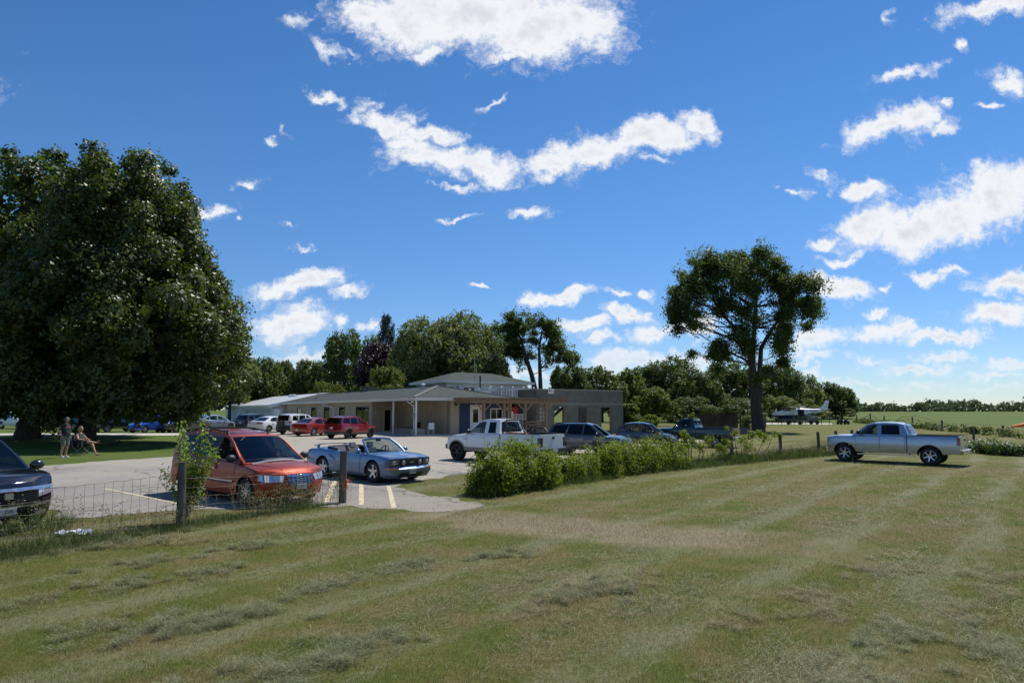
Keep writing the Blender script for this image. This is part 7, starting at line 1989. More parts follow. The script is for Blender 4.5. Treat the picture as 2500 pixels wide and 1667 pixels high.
# ---- black SUV at the left edge, nose to the fence
def black_suv():
    B = suv_body(2.82, .98, 1.1, 1.99, 1.14, top=[(-2.6, 1.17), (.6, 1.14), (1.0, 1.13), (1.6, 1.10), (2.1, 1.03), (2.39, .93)], crown=[(-3, 0), (.8, 0), (1.0, .06), (1.7, .08), (2.2, .06), (2.39, .02)], rw=.38, sill=.32, bumpf=.25, nose=[(.25, -.10), (.45, 0), (.62, 0), (.8, -.02), (.93, -.08)], bf=.30, kf=.13, wells=[(-2.3, .85, .55)])
    o, it, ir, w = suv_outline(B, 1.78, 1.15)
    o[0] = (1.12, 1.10); o[1] = (.30, 1.69)
    t = autocar("parked_suv", "black large-grilled car cut by the left edge, nose to the wire fence", "car", P_NAVY, B, o, it, ir, w, .64, rims=(5, .24, .68, True), headq=None, tailq=[(.66, .95), (.98, .95), (.98, 1.1), (.7, 1.1)], mir=None, win_m=[M_GLASS, M_GLASSD, M_GLASSD], spans=[(-.2, .8), (-1.05, -.21)], intake=False)
    grille_bars(t, B, M_TRIM, M_UNDER, .62, .56, .80, 6, .02)
    tr = patch(B.front, [(-.97, .805), (.97, .805), (.97, .865), (-.97, .865)], 12, 1, .035, .04).build("grille_trim", M_CHROME, t)
    em = MB(); c = B.front(0, .72, .03); em.box(c, (.03, .16, .13)); em.build("emblem", M_CHROME, t, bevel=.02)
    for sg in (1, -1):
        patch(B.front, [(sg * .64, .66), (sg * .99, .70), (sg * .99, .845), (sg * .64, .80)], 5, 3, .018, .03).build("headlight", M_LAMP, t)
        f = sidefn(B, sg); patch(lambda x, z, o: f(x, z, o), [(B.xf - .42, .83), (B.xf - .02, .70), (B.xf - .02, .845), (B.xf - .42, .88)], 5, 2, .014, .03).build("headlight", M_LAMP, t)
        mirror(t, .84, sg * 1.0, 1.08, P_NAVY, sg, 1.25)
        patch(B.front, [(sg * .55, .30), (sg * .95, .33), (sg * .95, .36), (sg * .55, .33)], 4, 1, .02, .03).build("bumper_trim", M_CHROME, t)
    patch(B.front, [(-.85, .50), (.85, .50), (.85, .535), (-.85, .535)], 10, 1, .03, .03).build("chrome_strip", M_CHROME, t)
    patch(B.front, [(-.7, .27), (.7, .27), (.62, .48), (-.62, .48)], 8, 2, .012, .03).build("air_intake", M_UNDER, t)
    plate(t, B.front, -.16, .16, .37, .50, "2275", .045)
    st = MB(); st.add([(.98, .50, 1.22), (.98, .56, 1.22), (.93, .555, 1.255), (.93, .495, 1.255)], [(0, 1, 2, 3)])
    P = at(8, 1308); hd = (.86, -.51)
    h = Vector(hd).normalized(); c = Vector((P.x, P.y)) - h * (B.xf - .1) + Vector((-.3, -.25)) * .0; place(t, (c.x, c.y), hd, B)
black_suv()
# ------------------------------------------------------------------ people
def skinmat(name, col):
    m, nt, p = newmat(name)
    f = nt.noise(nt.obj(), 18, 4, .6)
    pset(nt, p, col=nt.mix(f, tuple(q * .85 for q in col), tuple(q * 1.12 for q in col)), rough=.55, spec=.35)
    p.inputs['Subsurface Weight'].default_value = .08; p.inputs['Subsurface Radius'].default_value = (.02, .008, .004)
    return m
M_SKIN = skinmat("skin", (.48, .27, .19))
M_HAIR = mat("blond_hair", (.30, .22, .13), .6, var=.4, scale=40)
M_HAIRD = mat("dark_hair", (.05, .04, .03), .6)
M_TEE = mat("black_tee", (.010, .012, .016), .8, var=.3)
M_SHORTS = mat("plaid_shorts", (.14, .135, .11), .85, var=.7, scale=22)
M_SHOE = mat("white_shoe", (.75, .75, .76), .6)
M_CAP = mat("grey_cap", (.13, .14, .15), .8)
M_DRESS = mat("dark_top", (.03, .035, .032), .85, var=.4)

def put(name, me, m, parent):
    me.name = name; me.shade_smooth(); return link(name, me, m, parent)

def head(parent, c, face, hair, cap=None, r=.105, tilt=0):
    """head with brow, nose, lips, chin, ears; face = unit direction the face looks"""
    f = Vector(face).normalized(); s = Vector((0, 0, 1)).cross(f).normalized(); u = f.cross(s)
    M = Matrix(((f.x, s.x, u.x, c[0]), (f.y, s.y, u.y, c[1]), (f.z, s.z, u.z, c[2]), (0, 0, 0, 1)))
    def pt(x, y, z): return M @ Vector((x, y, z))
    bm = bmesh.new(); bmesh.ops.create_uvsphere(bm, u_segments=24, v_segments=18, radius=1)
    for v in bm.verts:
        x, y, z = v.co
        px, py, pz = x * .098, y * .076, z * .118
        if z < 0: py *= 1 + .28 * z; px = px * (1 + .12 * z) + .012 * -z
        if x > .6 and z < .1: px += .004
        px += .026 * math.exp(-((y / .16) ** 2) - ((z + .12) / .17) ** 2) * (x > 0)         # nose
        px -= .010 * (math.exp(-(((abs(y) - .38) / .16) ** 2) - ((z - .08) / .12) ** 2)) * (x > 0)   # eye sockets
        px += .007 * math.exp(-((y / .30) ** 2) - ((z + .50) / .09) ** 2) * (x > 0)          # lips
        px += .008 * math.exp(-((y / .28) ** 2) - ((z + .86) / .16) ** 2) * (x > 0)          # chin
        v.co = pt(px, py, pz)
    for sg in (1, -1):
        g = bmesh.ops.create_uvsphere(bm, u_segments=10, v_segments=8, radius=1)
        for v in g['verts']: v.co = pt(-.005 + v.co.x * .022, sg * .074 + v.co.y * .010, -.008 + v.co.z * .032)
    me = bpy.data.meshes.new("head"); bm.to_mesh(me); bm.free(); h = put("head", me, M_SKIN, parent)
    e = MB()
    for sg in (1, -1): e.ball(pt(.078, sg * .030, .010), .0105, 8, 6)
    e.build("eyes", mat("eye_dark", (.02, .018, .016), .3), h)
    l = MB(); l.tube([pt(.101, -.022, -.058), pt(.1065, 0, -.058), pt(.101, .022, -.058)], .004, 5); l.build("mouth", mat("lip", (.30, .11, .09), .5), h)
    if hair:
        hb = MB(); rs = np.random.RandomState(4)
        bm = bmesh.new(); bmesh.ops.create_uvsphere(bm, u_segments=20, v_segments=14, radius=1)
        lng = hair[1]
        dele = []
        for v in bm.verts:
            x, y, z = v.co
            if x > .35 and z < .45: dele.append(v); continue
            k = 1.0 + .05 * math.sin(9 * y + 5 * z) * lng
            zz = z * (.124 if z > 0 else .124 + .11 * lng)
            w = 1 + (.35 * lng if z < .1 else 0)
            v.co = pt(-.012 + x * .106 * k * (1 + .2 * lng * (z < .3)), y * .086 * k * w, .004 + zz)
        bmesh.ops.delete(bm, geom=dele, context='VERTS')
        me = bpy.data.meshes.new("hair"); bm.to_mesh(me); bm.free(); o = put("hair", me, hair[0], parent)
        md = o.modifiers.new("thick", 'SOLIDIFY'); md.thickness = .012; md.offset = 0
    if cap:
        bm = bmesh.new(); bmesh.ops.create_uvsphere(bm, u_segments=20, v_segments=12, radius=1)
        bmesh.ops.delete(bm, geom=[v for v in bm.verts if v.co.z < .02], context='VERTS')
        for v in bm.verts: v.co = pt(-.004 + v.co.x * .108, v.co.y * .086, .028 + v.co.z * .102)
        n = 8; ring = []
        me = bpy.data.meshes.new("cap"); bm.to_mesh(me); bm.free(); o = put("cap", me, cap, parent)
        b = MB(); v = []
        for i in range(9):
            a = -1.2 + 2.4 * i / 8; v += [pt(.095 * math.cos(a) - .004, .085 * math.sin(a), .034), pt(.10 + .085 * math.cos(a * .95), .080 * math.sin(a), .024 - .01 * abs(a))]
        b.add(v, [(i * 2, i * 2 + 1, i * 2 + 3, i * 2 + 2) for i in range(8)]); br = b.build("brim", cap, o); md = br.modifiers.new("thick", 'SOLIDIFY'); md.thickness = .005
    return h

def hand(parent_mesh_name, parent, wrist, d, palm, m, curl=.5, side=1, sc=1.0):
    """palm, four bent fingers of unequal length and a thumb from the side of the palm"""
    d = Vector(d).normalized(); n = Vector(palm); n = (n - d * n.dot(d)).normalized(); s = d.cross(n) * side
    w = Vector(wrist); J = {}; E = []
    P = lambda a, b, c: tuple(w + (d * a + s * b + n * c) * sc)
    J['w'] = (P(0, 0, 0), .024 * sc, .017 * sc); J['p'] = (P(.05, 0, .0), .036 * sc, .014 * sc); E.append(('w', 'p'))
    me = [skin(J, E, 2)]
    for k, (b, L) in enumerate(((-.030, .068), (-.010, .078), (.010, .073), (.029, .058))):
        c1 = curl * .6; q = [(.055, b * .8, 0)]; a = 0
        for t in (.45, .32, .23): a += curl * .62; p = q[-1]; q.append((p[0] + L * t * math.cos(a), p[1] + (b * .06), p[2] + L * t * math.sin(a)))
        J = {str(i): (P(*x), r * sc) for i, (x, r) in enumerate(zip(q, (.0095, .009, .008, .0068)))}
        me.append(skin(J, [('0', '1'), ('1', '2'), ('2', '3')], 1))
    q = [(.015, -.026, .003), (.040, -.048, .014), (.064, -.055, .026), (.082, -.052, .036)]
    J = {str(i): (P(*x), r * sc) for i, (x, r) in enumerate(zip(q, (.012, .011, .0095, .0075)))}
    me.append(skin(J, [('0', '1'), ('1', '2'), ('2', '3')], 1))
    bm = bmesh.new()
    for x in me: bm.from_mesh(x)
    o = bpy.data.meshes.new("hand"); bm.to_mesh(o); bm.free()
    return put("hand", o, m, parent)

def garment(name, me, keep, g, m, parent):
    """clothing cut from the body surface and eased outwards"""
    bm = bmesh.new(); bm.from_mesh(me); bm.normal_update()
    bmesh.ops.delete(bm, geom=[f for f in bm.faces if not keep(*f.calc_center_median())], context='FACES')
    bm.normal_update()
    for v in bm.verts: v.co += v.normal * g
    o = bpy.data.meshes.new(name); bm.to_mesh(o); bm.free(); return put(name, o, m, parent)

def person_standing(name, label, base, rz, skinm=M_SKIN):
    """a heavy-set man, relaxed stance; local +x is where he faces"""
    t = thing(name, label, "person", base, rz)
    S = 1.0
    J = dict(pel=((-.02, 0, .95), .155, .13), bel=((.05, 0, 1.10), .165, .15), che=((.0, 0, 1.32), .165, .125), nk=((-.01, 0, 1.50), .075, .07), nk2=((.015, 0, 1.58), .058, .058),
             sl=((-.01, .17, 1.43), .072), el=((-.06, .245, 1.17), .046), wl=((.03, .22, .95), .031), sr=((-.01, -.17, 1.43), .072), er=((-.05, -.245, 1.17), .046), wr=((.04, -.22, .95), .031),
             hl=((-.01, .10, .86), .105), kl=((.03, .11, .49), .064), cl=((-.02, .11, .34), .060), al=((-.03, .11, .09), .038), tl=((.10, .12, .035), .036), hr=((-.01, -.10, .86), .105), kr=((.02, -.12, .49), .064), cr=((-.03, -.12, .34), .060), ar=((-.05, -.12, .09), .038), tr=((.08, -.14, .035), .036))
    E = [('pel', 'bel'), ('bel', 'che'), ('che', 'nk'), ('nk', 'nk2'), ('che', 'sl'), ('sl', 'el'), ('el', 'wl'), ('che', 'sr'), ('sr', 'er'), ('er', 'wr'), ('pel', 'hl'), ('hl', 'kl'), ('kl', 'cl'), ('cl', 'al'), ('al', 'tl'), ('pel', 'hr'), ('hr', 'kr'), ('kr', 'cr'), ('cr', 'ar'), ('ar', 'tr')]
    bd = skin(J, E); put("body", bd, skinm, t)
    head(t, (.035, 0, 1.70), (1, 0, -.03), (M_HAIRD, .0), M_CAP)
    hand("hand", t, (.035, .22, .94), (.25, .02, -1), (0, -1, 0), skinm, .45, 1); hand("hand", t, (.045, -.22, .94), (.25, -.02, -1), (0, 1, 0), skinm, .45, -1)
    garment("t_shirt", bd, lambda x, y, z: .90 < z < 1.515 and (z > 1.24 or abs(y) < .185), .016, M_TEE, t)
    garment("shorts", bd, lambda x, y, z: .54 < z < .985 and abs(y) < (.185 if z > .8 else .3), .022, M_SHORTS, t)
    for y, x in ((.11, -.03), (-.125, -.05)):
        Q = dict(a=((x - .045, y, .045), .048, .046), b=((x + .06, y * 1.03, .042), .046, .040), c=((x + .17, y * 1.12, .032), .044, .028), u=((x - .02, y, .11), .045))
        put("shoe", skin(Q, [('a', 'b'), ('b', 'c'), ('a', 'u')]), M_SHOE, t)
    gr = MB(); 
    for i, (w_, h_, z) in enumerate(((.17, .045, 1.36), (.15, .03, 1.305), (.16, .03, 1.26), (.12, .03, 1.215))):
        gr.box((.152 + (.02 if i == 0 else .035 + .01 * i), 0, z), (.006, w_, h_))
    a = MB(); a.box((.163, 0, 1.385), (.012, .18, .05)); a.build("shirt_print", mat("print_red", (.42, .05, .03), .7), t)
    return t
ms = at(156, 1117)
man = person_standing("person", "standing man in cap, black T-shirt, patterned shorts and white shoes under the maple", (ms.x, ms.y, ms.z), -.18)

def woman_seated(base, rz):
    t = thing("person", "seated woman in a dark sleeveless dress, legs crossed, in a camp chair under the maple", "person", base, rz)
    J = dict(pel=((-.16, 0, .52), .165, .15), bel=((-.18, 0, .68), .165, .15), che=((-.24, 0, .90), .155, .12), nk=((-.26, 0, 1.06), .065), nk2=((-.235, 0, 1.13), .052),
             sl=((-.25, .17, .98), .070), el=((-.10, .25, .76), .050), wl=((.12, .14, .74), .030), sr=((-.25, -.17, .98), .070), er=((-.10, -.26, .76), .050), wr=((.12, -.15, .74), .030),
             hl=((-.12, .10, .50), .115), kl=((.36, .10, .53), .070), cl=((.42, .10, .38), .058), al=((.58, .10, .07), .034), tl=((.72, .10, .035), .028),
             hr=((-.12, -.10, .52), .115), kr=((.34, -.08, .64), .070), cr=((.46, -.02, .60), .058), ar=((.64, .10, .60), .034), tr=((.70, .12, .70), .028))
    E = [('pel', 'bel'), ('bel', 'che'), ('che', 'nk'), ('nk', 'nk2'), ('che', 'sl'), ('sl', 'el'), ('el', 'wl'), ('che', 'sr'), ('sr', 'er'), ('er', 'wr'), ('pel', 'hl'), ('hl', 'kl'), ('kl', 'cl'), ('cl', 'al'), ('al', 'tl'), ('pel', 'hr'), ('hr', 'kr'), ('kr', 'cr'), ('cr', 'ar'), ('ar', 'tr')]
    bd = skin(J, E); put("body", bd, M_SKIN, t)
    head(t, (-.205, 0, 1.245), (1, 0, -.05), (M_HAIR, .75))
    hand("hand", t, (.12, .14, .74), (1, -.5, .0), (0, 0, -1), M_SKIN, .5, 1); hand("hand", t, (.12, -.15, .74), (1, .5, .0), (0, 0, -1), M_SKIN, .5, -1)
    garment("dress", bd, lambda x, y, z: x < .27 and z < 1.02 and not (abs(y) > .175 and z > .62) and not (x > -.02 and z > .69), .016, M_DRESS, t)
    for (x, y, z, r) in ((.68, .10, .012, 0), (.66, .13, .565, 1)):
        s = MB()
        if r: s.box((x + .04, y, z + .0), (.24, .085, .022))
        else: s.box((x, y, z), (.25, .09, .022))
        s.build("sandal", mat("brown_sandal", (.10, .06, .04), .7), t, bevel=.008)
    return t
ws = at(203, 1111)
woman = woman_seated((ws.x, ws.y, ws.z), -.15)
def camp_chair(base, rz):
    c = thing("camp_chair", "black folding camp chair holding the seated woman", "chair", base, rz)
    a = MB(); n = 6; vs = []
    for i in range(n + 1):
        y = -.27 + .54 * i / n; sag = .04 * (1 - (2 * i / n - 1) ** 2); vs += [(-.30, y, .38 - sag), (.12, y, .42 - sag), (.12, y, .40 - sag), (-.30, y, .36 - sag)]
    a.add(vs, [(i * 4 + k, i * 4 + (k + 1) % 4, i * 4 + 4 + (k + 1) % 4, i * 4 + 4 + k) for i in range(n) for k in range(4)]); a.build("seat", M_TEE, c)
    a = MB(); vs = []
    for i in range(n + 1):
        y = -.28 + .56 * i / n; sag = -.05 * (1 - (2 * i / n - 1) ** 2); vs += [(-.33 + sag, y, .36), (-.44 + sag, y, .98), (-.46 + sag, y, .98), (-.35 + sag, y, .36)]
    a.add(vs, [(i * 4 + k, i * 4 + (k + 1) % 4, i * 4 + 4 + (k + 1) % 4, i * 4 + 4 + k) for i in range(n) for k in range(4)]); a.build("backrest", M_TEE, c)
    for y in (-.29, .29):
        a = MB(); a.tube([(.18, y, .0), (-.36, y, .42), (-.45, y, 1.0)], .012, 6); a.tube([(-.36, y, .0), (.16, y, .40), (.14, y, .62)], .012, 6); a.build("leg", M_GREY, c)
        a = MB(); a.box((-.12, y, .63), (.55, .07, .025)); a.build("armrest", M_TEE, c)
    return c
camp_chair((ws.x, ws.y, ws.z), -.15)

def occupant(name, label, veh, seat_xyz, shirt, cap=None, hair=M_HAIRD, arm=None):
    """a person sitting in a vehicle, given in the vehicle's own axes; a thing of its own"""
    bpy.context.view_layer.update()
    t = thing(name, label, "person"); t.matrix_world = veh.matrix_world.copy()
    x, y, z = seat_xyz
    J = dict(pel=((x, y, z + .12), .15, .13), che=((x - .08, y, z + .46), .15, .12), nk=((x - .09, y, z + .62), .06), nk2=((x - .07, y, z + .68), .052), sl=((x - .08, y + .17, z + .54), .066), el=((x + .10, y + .22, z + .32), .044), wl=((x + .33, y + .12, z + .36), .030),
             sr=((x - .08, y - .17, z + .54), .066), er=((x + .10, y - .22, z + .32), .044), wr=((x + .33, y - .12, z + .36), .030), hl=((x + .05, y + .1, z + .1), .10), kl=((x + .42, y + .1, z + .12), .065), hr=((x + .05, y - .1, z + .1), .10), kr=((x + .42, y - .1, z + .12), .065))
    E = [('pel', 'che'), ('che', 'nk'), ('nk', 'nk2'), ('che', 'sl'), ('sl', 'el'), ('el', 'wl'), ('che', 'sr'), ('sr', 'er'), ('er', 'wr'), ('pel', 'hl'), ('hl', 'kl'), ('pel', 'hr'), ('hr', 'kr')]
    if arm:
        J['er'] = (arm[0], .046); J['wr'] = (arm[1], .031)
    bd = skin(J, E); put("body", bd, M_SKIN, t)
    ends = [(Vector(J[e][0]).lerp(Vector(J[w][0]), .0), .09) for e, w in (('el', 'wl'), ('er', 'wr'))] + [(Vector(J[w][0]), .22) for w in ('wl', 'wr')]
    garment("t_shirt", bd, lambda a, b, c: c < z + .64 and c > z + .06 and a < x + .3 and all((Vector((a, b, c)) - p).length > r for p, r in ends), .014, shirt, t)
    head(t, (x - .045, y, z + .80), (1, 0, 0), (hair, .1), cap)
    if arm: hand("hand", t, arm[1], Vector(arm[1]) - Vector(arm[0]), arm[2], M_SKIN, .7, -1)
    return t
occupant("person", "passenger of the orange minivan with a bare arm hanging out of the window", VAN, (.02, -.46, .62), M_TEE, arm=((.10, -.93, 1.06), (.02, -1.045, .90), (0, 1, 0)))
occupant("person", "driver at the wheel of the white pickup", wp, (.15, .42, .74), M_TEE, M_CAP)
occupant("person", "driver in a pale turquoise shirt at the wheel of the silver pickup", sp, (.25, .42, .78), mat("turquoise_shirt", (.25, .50, .55), .8))

# ------------------------------------------------------------------ fences and posts
M_POST = barkmat("old_post_wood", (.125, .115, .10))
M_WIRE = mat("rusty_wire", (.05, .042, .036), .6, metal=.5, var=.5, scale=30)
def post(p, h, r, parent=None, rs=rnd):
    m = MB(); rx, ry = rs.uniform(-.03, .03), rs.uniform(-.03, .03)
    m.tube([(p[0], p[1], float(gz(p[0], p[1])) - .2), (p[0] + rx * .5, p[1] + ry * .5, float(gz(p[0], p[1])) + h * .5), (p[0] + rx, p[1] + ry, float(gz(p[0], p[1])) + h)], [r * 1.05, r, r * .97], 10)
    return m.build("post", M_POST, parent, smooth=40)
def woven(mb, a, b, h, heights, vstep, rs, r=.0032, sag=.02):
    a = Vector((a[0], a[1])); b = Vector((b[0], b[1])); L = (b - a).length; n = max(2, int(L / vstep))
    f = {}
    for k, z in enumerate(heights):
        pts = []
        for i in range(n + 1):
            t = i / n; p = a.lerp(b, t); zz = float(gz(p.x, p.y)) + z * h - sag * math.sin(PI * t) * 2 + rs.uniform(-.012, .012)
            q = Vector((p.x + rs.uniform(-.012, .012), p.y + rs.uniform(-.012, .012), zz)); pts.append(q); f[k, i] = q
        mb.tube(pts, r if k < len(heights) - 1 else r * 1.25, 4, cap=False)
    for i in range(n + 1): mb.tube([f[k, i] for k in range(len(heights))], r * .85, 4, cap=False)
HTS = [.06, .17, .30, .45, .62, .80, .98]
p1, p2 = at(440, 1291), at(836, 1227)
pL = Vector((p1.x - (p2.x - p1.x) * .95, p1.y - (p2.y - p1.y) * .95, 0))
pLL = Vector((pL.x - (p2.x - p1.x), pL.y - (p2.y - p1.y), 0))
fa_ = thing("wire_fence", "sagging woven wire fence on two wooden posts in front of the parked cars", "fence", (0, 0, 0))
hA = zat(1127, p1.y) - p1.z; hB = zat(1100, p2.y) - p2.z
post(p1, hA, .082, fa_); post(p2, hB, .095, fa_); post(pL, 1.2, .085, fa_)
w_ = MB(); rs = random.Random(5)
woven(w_, p1, p2, 1.02, HTS, .17, rs, sag=.05); woven(w_, pL, p1, 1.12, HTS, .17, rs, sag=.02); woven(w_, pLL, pL, 1.1, HTS, .2, rs)
w_.build("wire_mesh", M_WIRE, fa_, smooth=0, fix=False)
rb = thing("ribbon", "tattered red ribbon tied to the post by the blue convertible", "ribbon", (p2.x, p2.y, p2.z))
m_ = MB(); M_RED = mat("red_ribbon", (.45, .045, .02), .7)
for k in range(9):
    a = rs.uniform(-2.6, .4); z = .50 + rs.uniform(-.16, .12); pts = [(.10 * math.cos(a), .10 * math.sin(a), z)]
    for j in range(3): q = pts[-1]; pts.append((q[0] + rs.uniform(.0, .07), q[1] + rs.uniform(-.07, .02), q[2] + rs.uniform(-.07, .03)))
    for u, v in zip(pts[:-1], pts[1:]): m_.bar(u, v, .035, .004)
m_.lathe([(.103, .46), (.103, .54)], 12); m_.build("strip", M_RED, rb, smooth=0, fix=False)

# fence along the vines and on past the silver pickup
fb_ = thing("wire_fence", "vine-grown post and wire fence running from the drive to the silver pickup", "fence", (0, 0, 0))
posts = [(at(1162, 1207), 1.15), (None, 0)]
line = [(1240, 1188, 1.2), (1455, 1160, 1.28), (1642, 1144, 1.28), (1788, 1130, 1.25), (1907, 1119, 1.3), (2000, 1111, 1.3), (2043, 1105.5, 1.3), (2082, 1101.5, 1.3), (2378, 1089, 1.2)]
PT = [at(a, b) for a, b, _ in line]
for p, (_, _, h) in list(zip(PT, line))[1:]: post(p, h, .082, fb_)
w_ = MB()
for a, b in zip(PT[:-1], PT[1:]): woven(w_, a, b, 1.05, HTS[1::2], .35 if b.y < 36 else .8, rs, r=.0035)
w_.build("wire_mesh", M_WIRE, fb_, smooth=0, fix=False)
fc_ = thing("wire_fence", "far fence of dark stakes crossing the green airfield on the right", "fence", (0, 0, 0))
FP = [(2092, 1032, 1.5), (2126, 1034, 1.9), (2160, 1036.5, 1.5), (2229, 1043, 1.5), (2301, 1052, 1.3), (2450, 1065, 1.05), (2620, 1082, 1.05)]
Q = [at(a, b) for a, b, _ in FP]
for p, (_, _, h) in zip(Q, FP): post(p, h, .11, fc_)
m_ = MB(); z_ = lambda p, h: Vector((p.x, p.y, float(gz(p.x, p.y)) + h))
m_.tube([z_(Q[0], .3), z_(Q[1], 1.7), z_(Q[2], .3)], .05, 5); m_.build("brace", M_POST, fc_)
m_ = MB(); woven(m_, Q[0], Q[-1], 1.0, [.4, .7, 1.0], 3.0, rs, r=.008); m_.build("wire", M_WIRE, fc_, fix=False)
# thin stakes in front of the aeroplane
G = "tall thin stakes before the aeroplane"
for i, (px, top, b, nm) in enumerate([(1885, 1008, 1036.5, "tall thin stake under the propeller of the aeroplane"), (1900, 1011, 1035, "thin stake under the nose of the aeroplane"), (1939, 1012, 1037, "thin stake left of the aeroplane's open door"), (1951, 1011, 1035, "thin stake right of the aeroplane's open door"), (1967, 1020, 1036, "short stake by the grey trailer's left end"), (1993, 1012, 1037, "thin stake under the tailplane of the aeroplane"), (2006, 1007, 1036, "tall stake behind the tail of the aeroplane"), (2025.5, 1019, 1036, "lone stake between the aeroplane and the utility cart")]):
    p = at(px, b); m_ = MB(); m_.tube([(0, 0, -.2), (0, 0, zat(top, p.y) - p.z)], .05, 6)
    o = m_.build("fence_stake", M_POST, None); o.location = p; tag(o, nm, "stake", G)
o = post(atd(1867, 96), 1.9, .14); o.name = "fence_stake"; tag(o, "stout short post just right of the elm trunk", "stake")
# board fence
bf = thing("board_fence", "tall dark brown board fence between the green pickup and the elm", "fence", (0, 0, 0))
a = atd(1668, 79); b = atd(1806, 75.5); d = (b - a); d.z = 0; L = d.length; d.normalize(); M_BRD = barkmat("brown_fence_board", (.105, .062, .042))
m_ = MB(); n = int(L / .16); rs = random.Random(8)
for i in range(n):
    p = a + d * (i * .16); z = float(gz(p.x, p.y)); h = 2.0 + rs.uniform(-.03, .03)
    m_.bar((p.x, p.y, z - .1), (p.x, p.y, z + h), .15, .025, up=(d.y, -d.x, 0))
m_.build("board", M_BRD, bf, smooth=0)
for i in range(4):
    p = a + d * (L * i / 3) + Vector((-d.y, d.x, 0)) * .1; m_ = MB(); z = float(gz(p.x, p.y)); m_.box((p.x, p.y, z + .95), (.12, .12, 2.1)); m_.build("post", M_BRD, bf, smooth=0)
M_DIRTY = mat("old_plank", (.19, .15, .13), .9, var=.3)
pk = thing("plank_box", "low weathered plank box at the right foot of the board fence", "box", at(1806, 1058), -.2)
m_ = MB()
for y in (-.45, .45): m_.box((0, y, .28), (2.0, .06, .62))
for x in (-.97, .97): m_.box((x, 0, .28), (.06, .84, .62))
m_.build("side", M_DIRTY, pk, bevel=.01)
m_ = MB(); m_.bar((1.3, -.1, .02), (2.2, .1, .38), .6, .05); m_.bar((1.3, -.1, -.05), (1.9, -.1, .25), .06); m_.build("leaning_board", mat("grey_board2", (.30, .28, .26), .9), pk)

